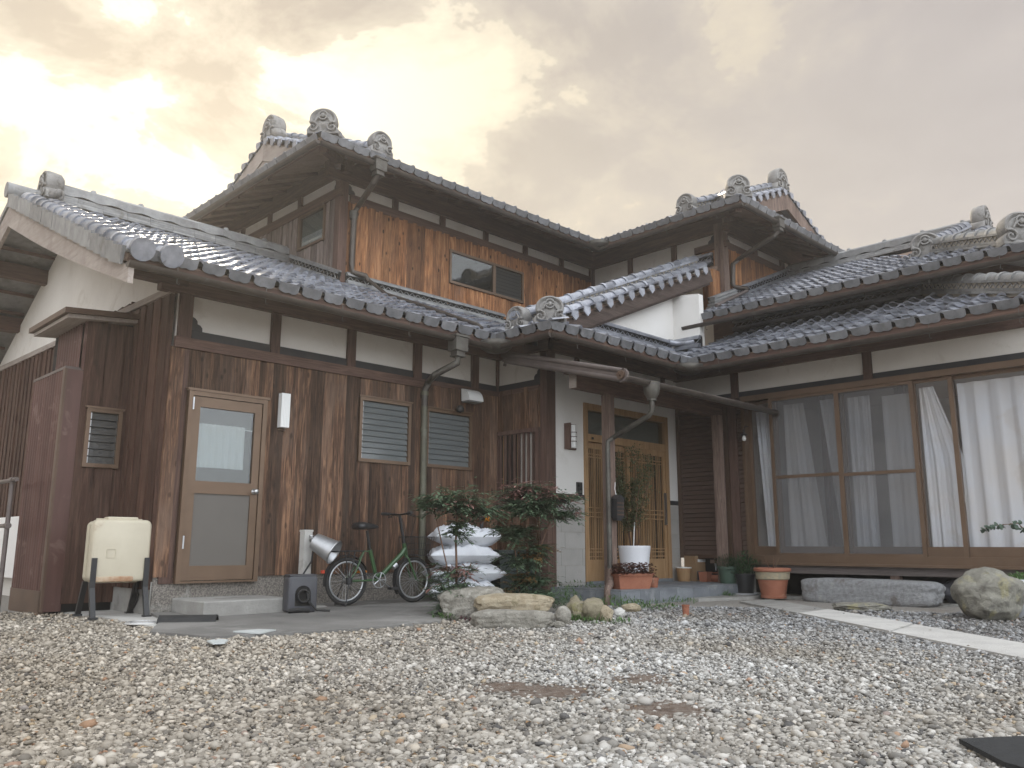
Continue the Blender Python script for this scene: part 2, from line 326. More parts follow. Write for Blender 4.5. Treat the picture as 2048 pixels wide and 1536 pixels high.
# ---- backing walls (plaster), one mesh per wall stretch
def wallbox(name, mat, *b, F=ID): return MB(F).box(*b).build(name, mat, house)
wallbox('wall', 'plaster', 3.24, XI+0.10, YL+0.012, YL+0.14, 0.0, 3.40)             # kitchen wing front
wallbox('wall', 'plaster', XI+0.012, XI+0.13, YE+0.02, YL+0.012, 0.0, 3.40)         # return of the entrance block
MB().prism([(7.02, 0.0), (15.6, 0.0), (15.6, 3.15), (11.34, 4.72), (7.98, 3.20), (7.98, 0)], XG+0.02, XG+0.13, 'x') if False else None
MB().prism([(YL+0.14, 0.0), (14.8, 0.0), (14.8, 3.1), (11.34, 4.86), (YL+0.14, 3.36)], XG+0.012, XG+0.13, 'x').build('gable_wall', 'plaster', house)
wallbox('wall', 'plaster', X2W+0.03, X2R+0.1, Y2+0.012, Y2+0.12, 3.9, 6.25)          # upper south
wallbox('wall', 'plaster', X2W+0.012, X2W+0.12, Y2+0.12, 14.5, 4.0, 6.25)           # upper west
wallbox('wall', 'plaster', X2R+0.012, X2R+0.12, Y2R+0.12, Y2+0.012, 3.6, 6.25)       # upper block west
wallbox('wall', 'plaster', X2R+0.03, 16.5, Y2R+0.012, Y2R+0.12, 4.1, 6.25)           # upper block south
# entry wall: plaster above, tiles below, opening for the doors
DX0, DX1, DZ0, DZ1 = 8.285, 10.165, 0.16, 2.505
W_ = MB()
W_.box(XI+0.012, DX0, YE, YE+0.12, 1.295, 3.3); W_.box(DX1, XR+0.1, YE, YE+0.12, 1.295, 3.3); W_.box(DX0, DX1, YE, YE+0.12, DZ1, 3.3)
W_.build('entry_wall', 'render_white', house)
# gable wall over the entry roof and the bit of west wall beside it
MB().prism([(7.0, 3.3), (XR+0.02, 3.3), (XR+0.02, 4.62), (7.0, 3.14)], YE+0.005, YE+0.12, 'y').build('gable_wall', 'render_white', house)
MB(FW(XR)).prism([(-YE-0.006, 3.3), (-6.60, 3.56), (-6.60, 4.36), (-YE-0.006, 4.42)], 0.004, 0.12, 'y').build('wall', 'render_white', house)
# east wing wall above the windows, and the structure behind
wallbox('wall', 'plaster', XR+0.012, XR+0.12, 1.0, YE, 2.72, 3.40); wallbox('wall', 'timber_y', 11.385, 11.49, 1.9, 6.95, 3.80, 4.40)

# ---- black skirting strips under the plaster bands (set proud of the plaster)
def strip(F, x0, x1, z0, z1, d=0.006): MB(F).box(x0, x1, -d, 0.012, z0, z1).build('band_strip', 'blackband', house)
strip(FS(YL), 3.40, XI-0.012, 2.655, 2.745); strip(FW(XI), -YL+0.012, -7.17, 2.655, 2.745)
strip(FW(XR), -6.78, -1.0, 2.705, 2.785)
strip(FS(YE), XI+0.03, DX0-0.002, 1.235, 1.298, 0.010); strip(FS(YE), DX1+0.002, XR-0.02, 1.235, 1.298, 0.010)

# ---- timber posts, wall plates, rails
def beam(name, mat, *b, F=ID): return MB(F).box(*b).build(name, mat, house)
FSL, FSE, FWI, FWR = FS(YL), FS(YE), FW(XI), FW(XR)
for a, b_ in ((3.255, 3.388), (4.251, 4.356), (5.209, 5.317), (6.166, 6.285), (7.117, 7.232)):
    beam('post', 'timber', a, b_, -0.028, 0.012, 2.64 if a > 3.3 else 0.30, 3.12, F=FSL)
beam('post', 'timber', XI-0.03, XI+0.005, YL-0.022, YL+0.012, 2.66, 3.12)
beam('wall_plate', 'timber_x', 3.05, XI+0.1, -0.06, 0.06, 3.095, 3.36, F=FSL)
beam('rail', 'timber_x', 3.225, 6.31, -0.055, -0.012, 2.545, 2.652, F=FSL)
beam('rail', 'timber_x', 6.31, XI-0.015, -0.040, -0.012, 2.60, 2.660, F=FSL)
beam('rail', 'timber_y', -YL+0.05, -7.17, -0.040, -0.012, 2.60, 2.660, F=FWI)
beam('post', 'timber', -7.165, -7.05, -0.02, 0.14, 0.05, 3.12, F=FWI)
beam('wall_plate', 'timber_y', -YL, -7.0, -0.05, 0.06, 3.095, 3.36, F=FWI)
# small scroll brackets in the plaster corners
for F, x, sgn, z in ((FSL, 3.388, 1, 2.745), (FWI, -7.165, -1, 2.745), (FS(Y2), 6.36, 1, 5.70), (FW(X2W), -9.98, -1, 5.72), (FW(X2R), -7.18, -1, 5.70), (FS(Y2R), 12.06, 1, 5.72)):
    s_ = 0.55 if z < 3 else 0.6
    pl = [(0, 0), (0.16, 0), (0.155, 0.05), (0.125, 0.085), (0.085, 0.095), (0.08, 0.14), (0.045, 0.175), (0, 0.19)]
    MB(F).prism([(x+sgn*a*s_*1.3, z+b_*s_*1.3) for a, b_ in pl], -0.012, 0.012, 'y').build('scroll_bracket', 'blackband', house)
# entry block band posts + plate
for u in (1153, 1243, 1324):
    x = ony(u, 760, YE)[0]; beam('post', 'timber', x-0.04, x+0.04, -0.022, 0.0, 2.72, 3.12, F=FSE)
beam('wall_plate', 'timber_x', XI-0.05, XR+0.05, -0.06, 0.06, 3.08, 3.36, F=FSE)
# plain timber member of the upper-block right behind the entry (lit board)
# east wing
for u in (1470, 1738):
    y = onx(u, 760, XR)[1]; beam('post', 'timber', -y-0.055, -y+0.055, -0.035, 0.0, 2.70, 3.1, F=FWR)
beam('wall_plate', 'timber_y', -YE, -1.0, -0.06, 0.05, 3.065, 3.42, F=FWR)
beam('post', 'timber', -6.19, -6.06, -0.03, 0.1, 0.2, 2.72, F=FWR)
# upper storey posts
for u in (788, 884, 971, 1050, 1122):
    x = ony(u, 480, Y2)[0]; beam('post', 'timber', x-0.05, x+0.05, -0.025, 0.012, 5.66, 5.9, F=FS(Y2))
beam('post', 'timber', 6.22, 6.36, Y2-0.03, Y2+0.1, 4.2, 6.0)
beam('post', 'timber', X2R-0.10, X2R+0.012, Y2-0.05, Y2+0.012, 4.9, 6.0)
beam('wall_plate', 'timber_x', 6.0, X2R, -0.06, 0.06, 5.865, 6.20, F=FS(Y2))
beam('rail', 'timber_x', 6.40, X2R-0.1, -0.035, 0.0, 5.56, 5.697, F=FS(Y2))
for u in (601, 542, 490):
    y = onx(u, 420, X2W)[1]; beam('post', 'timber', -y-0.05, -y+0.05, -0.025, 0.012, 5.7, 5.98, F=FW(X2W))
beam('wall_plate', 'timber_y', -14.2, -9.7, -0.06, 0.06, 5.955, 6.24, F=FW(X2W))
beam('rail', 'timber_y', -14.0, -9.80, -0.045, -0.004, 5.62, 5.765, F=FW(X2W))
for y in (8.96, 8.0):
    beam('post', 'timber', -y-0.05, -y+0.05, -0.025, 0.012, 4.9, 5.9, F=FW(X2R))
beam('wall_plate', 'timber_y', -Y2, -6.9, -0.06, 0.06, 5.86, 6.2, F=FW(X2R))
beam('post', 'timber_worn', X2R-0.08, X2R+0.085, Y2R-0.08, Y2R+0.085, 4.3, 6.0)
beam('rail', 'timber_y', -7.55, -6.94, -0.06, 0.0, 5.575, 5.69, F=FW(X2R))
beam('rail', 'timber_x', X2R+0.07, 15.6, -0.04, 0.0, 5.60, 5.725, F=FS(Y2R))
for x in (13.03, 14.02, 15.0): beam('post', 'timber', x-0.06, x+0.06, -0.03, 0.012, 5.70, 5.92, F=FS(Y2R))
beam('wall_plate', 'timber_x', X2R, 15.8, -0.06, 0.06, 5.875, 6.2, F=FS(Y2R))

# ---- board cladding: every board its own piece, lapped and a little uneven
def boards(parent, F, x0, x1, zb, zt, mat, w=0.16, holes=(), jit=0.010, t=0.018, lapr=(0.012, 0.024)):
    xs = [x0]
    while xs[-1] < x1-0.05:
        ww = w*random.uniform(0.86, 1.16); xs.append(min(xs[-1]+ww, x1))
    if x1-xs[-1] > 1e-6: xs.append(x1)
    if not callable(zb) and not callable(zt): MB(F).box(x0, x1, 0.0103, 0.0117, zb, zt).build('board_backing', 'dark', parent)
    gp = 0.0 if callable(zb) else 0.0035
    cuts = sorted(set(h for hh in holes for h in hh[:2] if x0 < h < x1))
    d = {}
    for a0, b0_ in zip(xs, xs[1:]):
        key = (random.uniform(0, jit), random.uniform(*lapr))
        pts = [a0]+[c for c in cuts if a0+0.01 < c < b0_-0.01]+[b0_]
        for a, b_ in zip(pts, pts[1:]):
            c = (a+b_)/2
            zb0 = zb(c) if callable(zb) else zb; t0 = zt(c) if callable(zt) else zt
            segs = [(zb0, t0)]
            for hx0, hx1, hz0, hz1 in holes:
                if hx0 < c < hx1:
                    segs = [s2 for s in segs for s2 in ((s[0], min(s[1], hz0)), (max(s[0], hz1), s[1])) if s2[1]-s2[0] > 0.02]
            dd, lap = key; ov = -gp if b_ == b0_ else 0.0
            la = -t-dd-lap*(a-a0)/(b0_-a0); lb = -t-dd-lap*(b_-a0)/(b0_-a0)
            for s0, s1 in segs:
                MB(F).hexa([(a, la, s0), (b_+ov, lb, s0), (b_+ov, 0.010, s0), (a, 0.010, s0), (a, la, s1), (b_+ov, lb, s1), (b_+ov, 0.010, s1), (a, 0.010, s1)]).build('board', mat, parent)
bw = part('board_wall', house)
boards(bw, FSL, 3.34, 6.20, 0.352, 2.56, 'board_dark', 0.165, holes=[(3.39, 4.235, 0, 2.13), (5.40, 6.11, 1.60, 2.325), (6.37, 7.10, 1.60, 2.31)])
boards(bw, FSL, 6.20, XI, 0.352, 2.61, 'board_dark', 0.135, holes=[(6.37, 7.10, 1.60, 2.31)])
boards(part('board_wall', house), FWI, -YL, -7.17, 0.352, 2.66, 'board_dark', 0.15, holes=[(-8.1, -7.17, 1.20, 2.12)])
bw = part('board_wall', house)
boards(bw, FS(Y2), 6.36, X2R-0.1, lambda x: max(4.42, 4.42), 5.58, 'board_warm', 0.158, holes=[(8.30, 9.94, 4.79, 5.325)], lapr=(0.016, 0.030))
bw = part('board_wall', house)
boards(bw, FW(X2W), -13.5, -9.97, lambda x: 4.3+(-x-9.87)*0.43, 5.65, 'board_grey', 0.15, holes=[(-10.94, -10.235, 5.06, 5.59)])
bw = part('board_wall', house)
boards(bw, FS(Y2R), X2R+0.085, 14.6, lambda x: 4.68+(x-11.92)*0.42, 5.61, 'board_warm', 0.15)
boards(bw, FW(X2R), -7.44, -7.14, 4.5, 5.58, 'board_warm', 0.15)
bw = part('board_wall', house)
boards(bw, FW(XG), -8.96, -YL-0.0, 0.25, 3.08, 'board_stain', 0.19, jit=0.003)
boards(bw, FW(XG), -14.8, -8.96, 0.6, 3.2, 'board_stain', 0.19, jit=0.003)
MB(FW(XG)).hexa([(-14.8, -0.05, 3.20), (-YL-0.02, -0.05, 3.08), (-YL-0.02, 0.012, 3.08), (-14.8, 0.012, 3.20), (-14.8, -0.05, 3.27), (-YL-0.02, -0.05, 3.145), (-YL-0.02, 0.012, 3.145), (-14.8, 0.012, 3.27)]).build('rail', 'barge', house)
# corner board beside the kitchen door
MB().box(3.205, 3.335, YL-0.03, YL+0.012, 0.36, 2.55).build('board', 'board_dark', bw)
# ---- concrete / pebble-dash plinth
MB().box(3.21, XI-0.02, YL-0.012, YL+0.01, -0.05, 0.352).build('plinth', 'pebbledash', house)
MB().box(XI-0.015, XI+0.012, 7.07, YL, -0.05, 0.352).build('plinth', 'pebbledash', house)
MB().box(XG-0.002, XG+0.012, YL, 8.95, -0.05, 0.32).build('plinth', 'concrete', house)
# ------------------------------------------------------------------ roofs
TILES = []
PROF = [(0.0, 0.020), (0.08, 0.004), (0.22, -0.010), (0.42, -0.008), (0.58, 0.006), (0.72, 0.030), (0.85, 0.046), (0.95, 0.040), (1.03, 0.020)]
def tile_arrays(pw, L_=0.285, lift=0.042, th=0.024, pend=False):
    v, f = [], []; n = len(PROF)
    for t, h in PROF: v.append((t*pw, 0, h+lift))
    for t, h in PROF: v.append((t*pw, L_, h))
    for t, h in PROF: v.append((t*pw, 0, h+lift-th))
    for i in range(n-1): f += [(i, i+1, n+i+1, n+i), (2*n+i, 2*n+i+1, i+1, i)]
    if pend:
        o = len(v); pl = [(0.02, 0.03), (pend, 0.03), (pend-0.01, -0.045), (pend-0.10, -0.066), (pend*0.72, -0.073), (pend*0.55, -0.062), (pend*0.38, -0.072), (pend*0.18, -0.064), (0.03, -0.045)]
        k = len(pl)
        for yy in (-0.004, 0.014):
            for a, b_ in pl: v.append((a*pw, yy, b_+lift-0.006))
        f += [tuple(range(o, o+k)), tuple(range(o+k, o+2*k))[::-1]]+[(o+(i+1) % k, o+i, o+k+i, o+k+(i+1) % k) for i in range(k)]
    return np.array(v, float), f
MESHC = {}
def tile_mesh(pw, pend, mat):
    k = (round(pw, 4), pend, mat)
    if k not in MESHC:
        v, f = tile_arrays(pw, pend=pend); me = bpy.data.meshes.new('eave_tile' if pend else 'roof_tile')
        me.from_pydata([tuple(p) for p in v], [], f); me.materials.append(MAT[mat])
        if pend:
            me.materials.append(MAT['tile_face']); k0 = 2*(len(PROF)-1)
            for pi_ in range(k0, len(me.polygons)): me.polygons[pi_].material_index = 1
        me.polygons.foreach_set('use_smooth', [True]*len(me.polygons)); me.set_sharp_from_angle(angle=R_(40)); MESHC[k] = me
    return MESHC[k]
def slope(parent, E0, a, s, W, Ls, ok, pw=0.257, ex=0.232, mat='tile', see=True, eave=0.86, u0=0.0):
    a = Vector(a).normalized(); s = Vector(s).normalized(); n = a.cross(s); E0 = Vector(E0)
    for i in range(int(W/pw)+1):
        for j in range(int(Ls/ex)+1):
            c = E0+a*(u0+(i+.5)*pw)+s*((j+.5)*ex)
            if not ok(c.x, c.y): continue
            o = E0+a*(u0+i*pw)+s*(j*ex)+n*random.uniform(-0.005, 0.005)+a*random.uniform(-0.004, 0.004)
            sj = (s+a*random.uniform(-0.016, 0.016)+n*random.uniform(-0.008, 0.008)).normalized()
            mm = frm(o, a, sj, n)
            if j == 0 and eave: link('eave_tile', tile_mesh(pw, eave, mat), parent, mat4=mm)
            else: TILES.append((parent, mm, pw, mat, c, see))
def deck(name, parent, pts, th=0.07, off=0.012, mat='soffit'):
    # closed slab under the tiles: pts are points on the tile plane
    pts = [Vector(p) for p in pts]; n = (pts[1]-pts[0]).cross(pts[2]-pts[0]).normalized()
    if n.z < 0: n = -n
    k = len(pts)
    return MB().add([tuple(p-n*off) for p in pts]+[tuple(p-n*(off+th)) for p in pts],
                    [tuple(range(k)), tuple(range(k, 2*k))[::-1]]+[(i, (i+1) % k, k+(i+1) % k, k+i) for i in range(k)]).build(name, mat, parent)
c_, s_ = math.cos(math.atan(P)), math.sin(math.atan(P))
SU, WU = (0, c_, s_), (c_, 0, s_)
AS, AW = (1, 0, 0), (0, -1, 0)
OH = 0.80
ZE = 3.12
XE1, YE1 = 6.80, 7.16       # inner eave corner kitchen wing / entrance block
YE2 = 6.26                  # entry pent eave
XE3 = 9.55                  # east pent eave
gable_roof = part('gable_roof', house); entry_roof = part('entry_roof', house); pent_roof = part('pent_roof', house)
wing_roof = part('wing_roof', house); upper_roof = part('upper_roof', house); upper_hip_roof = part('upper_hip_roof', house)
RX0, RYR = 2.42, 11.34
zS1 = lambda y: ZE+P*(y-YE1)
zW1 = lambda x: ZE+P*(x-XE1)
# kitchen wing, south slope
slope(gable_roof, (RX0+0.17, YE1, ZE), AS, SU, 7.4, 4.55,
      lambda x, y: (y-YE1) > (x-XE1)-0.12 and y < (RYR-0.05 if x < X2W+0.05 else Y2-0.02))
slope(entry_roof, (XE1, YE1+2.9, ZE), AW, WU, 3.85, 5.6,
      lambda x, y: (x-XE1) > (y-YE1)-0.12 and y < Y2-0.02 and x < X2R-0.02 and ((y > 6.95 and (x < 11.2 or y > 7.2)) if x > 7.5 else (y-YE2) > (x-XE1)-0.1))
slope(entry_roof, (XE1, YE2, ZE), AS, SU, 3.9, 0.80,
      lambda x, y: (y-YE2) < (x-XE1)+0.1 and y < YE-0.03 and (y-YE2) > (x-XE3)-0.1)
slope(pent_roof, (XE3, YE1-0.08, ZE-0.01), AW, WU, 5.4, 2.02,
      lambda x, y: (x-XE3) > (y-YE2)-0.1 and x < 11.36 and (y-1.9) > (x-XE3)-0.1 and (x < 10.35 or y < 6.56))
PU = 0.42; cu, su = math.cos(math.atan(PU)), math.sin(math.atan(PU)); WUU = (cu, 0, su)
XE4, ZE4, RX4 = 10.5, 4.0, 14.2
zW4 = lambda x: ZE4+PU*(x-XE4)
slope(wing_roof, (XE4, 6.86, ZE4), AW, WUU, 4.8, 4.05,
      lambda x, y: x < RX4-0.05 and (y-2.25) > (x-XE4)-0.1 and y > (3.6 if x > 11.9 else 2.2), pw=0.243, ex=0.228)
Z5, YE5, XE5, XE6, YE6, YR5, XR6 = 5.90, 8.95, 10.98, 5.32, 6.12, 12.0, 14.05
slope(upper_roof, (XE6, YE5, Z5), AS, SU, 5.9, 3.3, lambda x, y: (y-YE5) > (x-XE5)-0.1 and y < YR5 and (x > 6.05 or (y-YE5) < (x-XE6)+0.1), see=False, eave=0.97)
slope(upper_roof, (XE6, 15.2, Z5), AW, WU, 6.3, 0.95, lambda x, y: (x-XE6) < (y-YE5)+0.1 and (x-XE6) < 0.95, see=False, eave=0.97)
slope(upper_hip_roof, (XE5, YE5+3.1, Z5), AW, WU, 6.1, 3.3, lambda x, y: (x-XE5) > (y-YE5)-0.1 and x < XR6 and (y > 6.85 or (x-XE5) < (y-YE6)+0.1), see=False, eave=0.97)
slope(upper_hip_roof, (XE5, YE6, Z5), AS, SU, 5.9, 0.95, lambda x, y: (y-YE6) < (x-XE5)+0.1 and (y-YE6) < 0.95, see=False, eave=0.97)
# choose the 300 tiles that show largest as single pieces, join the others per roof
def area(t):
    mm = t[1]; o, a, s, n = (Vector(mm.col[k][:3]) for k in (3, 0, 1, 2))
    q = [prj(tuple(p)) for p in (o, o+a*t[2], o+s*0.232)]
    return abs((q[1][0]-q[0][0])*(q[2][1]-q[0][1])-(q[1][1]-q[0][1])*(q[2][0]-q[0][0]))
def seen(t):
    u, v, d = prj(tuple(t[4])); return t[5] and -10 < u < 2058 and v > 0 and (Vector(t[1].col[2][:3]).dot(Vector((0, 0, CH))-t[4]) > 0)
cand = sorted([t for t in TILES if seen(t)], key=area, reverse=True)
single = set(id(t) for t in cand[:300])
rest = {}
for t in TILES:
    if id(t) in single: link('roof_tile', tile_mesh(t[2], False, t[3]), t[0], mat4=t[1])
    else: rest.setdefault((t[0].name, t[3]), []).append(t)
for (pn, mt), lst in rest.items():
    V, Fc, o = [], [], 0
    for t in lst:
        v, f = tile_arrays(t[2]); A = np.array(t[1])
        V.append(v @ A[:3, :3].T + A[:3, 3]); Fc += [tuple(i+o for i in q) for q in f]; o += len(v)
    me = bpy.data.meshes.new('roof_tile_field'); me.from_pydata([tuple(p) for p in np.vstack(V)], [], Fc); me.materials.append(MAT[mt])
    me.polygons.foreach_set('use_smooth', [True]*len(me.polygons)); me.set_sharp_from_angle(angle=R_(40))
    ob = link('roof_tile_field', me, lst[0][0]); ob['kind'] = 'stuff'

# decks and soffits
e = 0.02
deck('deck', gable_roof, [(RX0+0.02, YE1+e, zS1(YE1+e)), (XE1, YE1+e, zS1(YE1+e)), (9.51, Y2+0.01, zS1(Y2)), (X2W+0.05, Y2+0.01, zS1(Y2)), (X2W+0.05, RYR, zS1(RYR)), (RX0+0.02, RYR, zS1(RYR))])
deck('deck', gable_roof, [(RX0+0.02, RYR, zS1(RYR)), (X2W+0.05, RYR, zS1(RYR)), (X2W+0.05, 15.5, zS1(RYR)-P*(15.5-RYR)), (RX0+0.02, 15.5, zS1(RYR)-P*(15.5-RYR))], off=-0.02, mat='tile_matt')
deck('deck', entry_roof, [(XE1+e, YE1, zW1(XE1+e)), (9.51, Y2, zW1(9.51)), (X2R+0.01, Y2, zW1(X2R)), (X2R+0.01, 7.10, zW1(X2R)), (11.2, 7.10, zW1(11.2)), (11.2, 6.90, zW1(11.2)), (7.44, 6.90, zW1(7.44)), (XE1+e, YE2+e, zW1(XE1+e))], mat='soffit_x')
deck('deck', entry_roof, [(XE1+e, YE2+e, ZE+P*e), (XE3, YE2+e, ZE+P*e), (10.35, YE+0.01, ZE+P*0.8), (7.6, YE+0.01, ZE+P*0.8)], off=0.014, mat='soffit')
deck('deck', pent_roof, [(XE3+e, 1.92, ZE), (11.38, 3.73, ZE+P*1.83), (11.38, 6.56, ZE+P*1.83), (10.43, 6.56, ZE+P*0.88), (10.43, YE, ZE+P*0.88), (10.36, YE, ZE+P*0.8), (XE3+e, YE2, ZE)], mat='soffit_x')
deck('deck', wing_roof, [(XE4+e, 6.86, zW4(XE4+e)), (11.5, 6.86, zW4(11.5)), (11.5, 7.05, zW4(11.5)), (RX4, 7.05, zW4(RX4)), (RX4, 3.6, zW4(RX4)), (11.9, 3.65, zW4(11.9)), (XE4+e, 2.27, zW4(XE4+e))], mat='soffit_x')
deck('deck', wing_roof, [(XE4+0.05, 2.27, ZE4), (17.8, 2.27, ZE4), (16.4, 3.65, ZE4+PU*1.38), (11.9, 3.65, ZE4+PU*1.38)], mat='tile_matt')
deck('deck', upper_roof, [(XE6+e, YE5+e, Z5+P*e), (XE5, YE5+e, Z5+P*e), (XE5+3.05, YR5, Z5+P*3.05), (6.12, YR5, Z5+P*3.05), (6.12, YE5+0.8, Z5+P*0.8)], mat='soffit')
deck('deck', upper_roof, [(XE6+e, YE5+e, Z5+P*e), (6.3, YE5+0.98, Z5+P*0.98), (6.3, 14.2, Z5+P*0.98), (XE6+e, 15.1, Z5+P*e)], mat='soffit_x')
deck('deck', upper_roof, [(6.12, YR5, Z5+P*3.05), (14.0, YR5, Z5+P*3.05), (14.0, 15.1, Z5), (6.12, 15.1, Z5)], mat='tile_matt', off=-0.02)
deck('deck', upper_hip_roof, [(XE5+e, YE6+e, Z5+P*e), (XE5+0.8, 6.92, Z5+P*0.8), (XR6, 6.92, Z5+P*3.05), (XR6, YR5, Z5+P*3.05), (XE5+e, YE5, Z5+P*e)], mat='soffit_x')
deck('deck', upper_hip_roof, [(XE5+e, YE6+e, Z5+P*e), (17.0, YE6+e, Z5+P*e), (16.0, 7.10, Z5+P*0.98), (11.96, 7.10, Z5+P*0.98)], mat='soffit')
deck('deck', upper_hip_roof, [(XR6, 6.92, Z5+P*3.05), (17.1, 6.92, Z5), (17.1, YR5, Z5), (XR6, YR5, Z5+P*3.05)], mat='tile_matt', off=-0.02)
# gable infill of the upper roofs (wooden, recessed behind the verge)
MB().prism([(9.6, 6.15), (14.4, 6.15), (YR5, Z5+P*3.05-0.12)], 6.42, 6.48, 'x').build('gable_wall', 'barge', upper_roof)
MB().prism([(11.6, 6.15), (16.4, 6.15), (XR6, Z5+P*3.05-0.12)], 7.16, 7.22, 'y').build('gable_wall', 'soffit_x', upper_hip_roof)

# rafters under the eaves that show, fascia boards
def fascia(parent, p0, p1, h=0.10, t=0.03, mat='timber_x'):
    p0, p1 = Vector(p0), Vector(p1); d = (p1-p0).normalized(); sd = d.cross(Vector((0, 0, 1))).normalized()
    MB(frm(p0, d, sd, (0, 0, 1))).box(0, (p1-p0).length, -t/2, t/2, -h, 0).build('fascia', mat, parent)
fascia(gable_roof, (RX0+0.05, YE1+0.045, ZE-0.005), (XE1, YE1+0.045, ZE-0.005))
fascia(entry_roof, (XE1+0.045, YE1, ZE-0.005), (XE1+0.045, YE2+0.05, ZE-0.005), mat='timber_y')
fascia(entry_roof, (XE1+0.07, YE2+0.045, ZE-0.005), (XE3, YE2+0.045, ZE-0.005))
fascia(pent_roof, (XE3+0.045, YE2, ZE-0.012), (XE3+0.045, 1.95, ZE-0.012), mat='timber_y')
fascia(wing_roof, (XE4+0.045, 6.85, ZE4-0.005), (XE4+0.045, 2.3, ZE4-0.005), mat='timber_y')
fascia(upper_roof, (XE6+0.05, YE5+0.045, Z5-0.005), (XE5, YE5+0.045, Z5-0.005))
fascia(upper_roof, (XE6+0.045, 15.0, Z5-0.005), (XE6+0.045, YE5+0.07, Z5-0.005), mat='timber_y')
fascia(upper_hip_roof, (XE5+0.045, YE5, Z5-0.005), (XE5+0.045, YE6+0.03, Z5-0.005), mat='timber_y')
fascia(upper_hip_roof, (XE5+0.07, YE6+0.045, Z5-0.005), (16.8, YE6+0.045, Z5-0.005))
def rafters(parent, E0, a, s, W, Ls, sp=0.45, mat='timber_y', th=0.05, off=0.135):
    a = Vector(a); s = Vector(s); n = a.cross(s)
    for i in range(int(W/sp)):
        o = Vector(E0)+a*(i+0.5)*sp-n*off
        MB(frm(o, a, s, n)).box(-0.022, 0.022, 0.06, Ls, 0, th).build('rafter', mat, parent)
rafters(gable_roof, (RX0+0.8, YE1, ZE), AS, SU, 4.0, 0.85)
rafters(upper_roof, (XE6+0.9, YE5, Z5), AS, SU, 4.8, 0.98)
rafters(upper_roof, (XE6, 14.3, Z5), AW, WU, 4.4, 0.98, mat='timber_x')
rafters(upper_hip_roof, (XE5, YE5, Z5), AW, WU, 2.0, 0.98, mat='timber_x')
rafters(upper_hip_roof, (XE5+0.9, YE6, Z5), AS, SU, 4.2, 0.98)
rafters(wing_roof, (XE4, 6.7, ZE4), AW, WUU, 4.2, 0.95, mat='timber_x')
# hip rafters at the upper corners
for parent, cx, cy in ((upper_roof, XE6, YE5), (upper_hip_roof, XE5, YE6)):
    d = Vector((1, 1, P)).normalized(); sd = Vector((1, -1, 0)).normalized(); n = sd.cross(d)
    MB(frm(Vector((cx, cy, Z5))-n*0.19, sd, d, n)).box(-0.05, 0.05, 0.12, 1.45, 0, 0.10).build('hip_rafter', 'timber', parent)

# ---- ridges
def cap_mesh(r, l, mat, ring=True):
    k = ('cap', r, l, mat, ring)
    if k not in MESHC:
        n = 9; v, f = [], []
        rows = [(0, r*1.16), (0.045, r*1.16), (0.047, r), (l+0.03, r*0.94)] if ring else [(0, r), (l*0.5, r), (l*0.51, r), (l+0.02, r*0.95)]
        for y, rr in rows:
            for i in range(n): a = math.pi*i/(n-1); v.append((math.cos(a)*rr, y, math.sin(a)*rr))
        for j in range(3):
            for i in range(n-1): f.append((j*n+i, j*n+i+1, (j+1)*n+i+1, (j+1)*n+i))
        f.append(tuple(range(n)))
        me = bpy.data.meshes.new('ridge_tile'); me.from_pydata(v, [], f); me.materials.append(MAT[mat])
        bm = bmesh.new(); bm.from_mesh(me); bmesh.ops.recalc_face_normals(bm, faces=bm.faces); bm.to_mesh(me); bm.free()
        me.polygons.foreach_set('use_smooth', [True]*len(me.polygons)); me.set_sharp_from_angle(angle=R_(40)); MESHC[k] = me
    return MESHC[k]
def zigzag(mb, x, y0, y1, z0, z1, step=0.055, t=0.010, d=0.012):
    # thin zigzag strip on the face at local x (thickness d outwards sign of x)
    sg = 1 if x > 0 else -1; n = max(2, int((y1-y0)/step)); st = (y1-y0)/n
    for i in range(n):
        a, b_ = y0+i*st, y0+(i+1)*st; za, zb = (z0, z1-t) if i % 2 == 0 else (z1-t, z0)
        mb.add([(x, a, za), (x, b_, zb), (x, b_, zb+t), (x, a, za+t), (x+sg*d, a, za), (x+sg*d, b_, zb), (x+sg*d, b_, zb+t), (x+sg*d, a, za+t)],
               [(0,3,2,1),(4,5,6,7),(0,1,5,4),(1,2,6,5),(2,3,7,6),(3,0,4,7)])
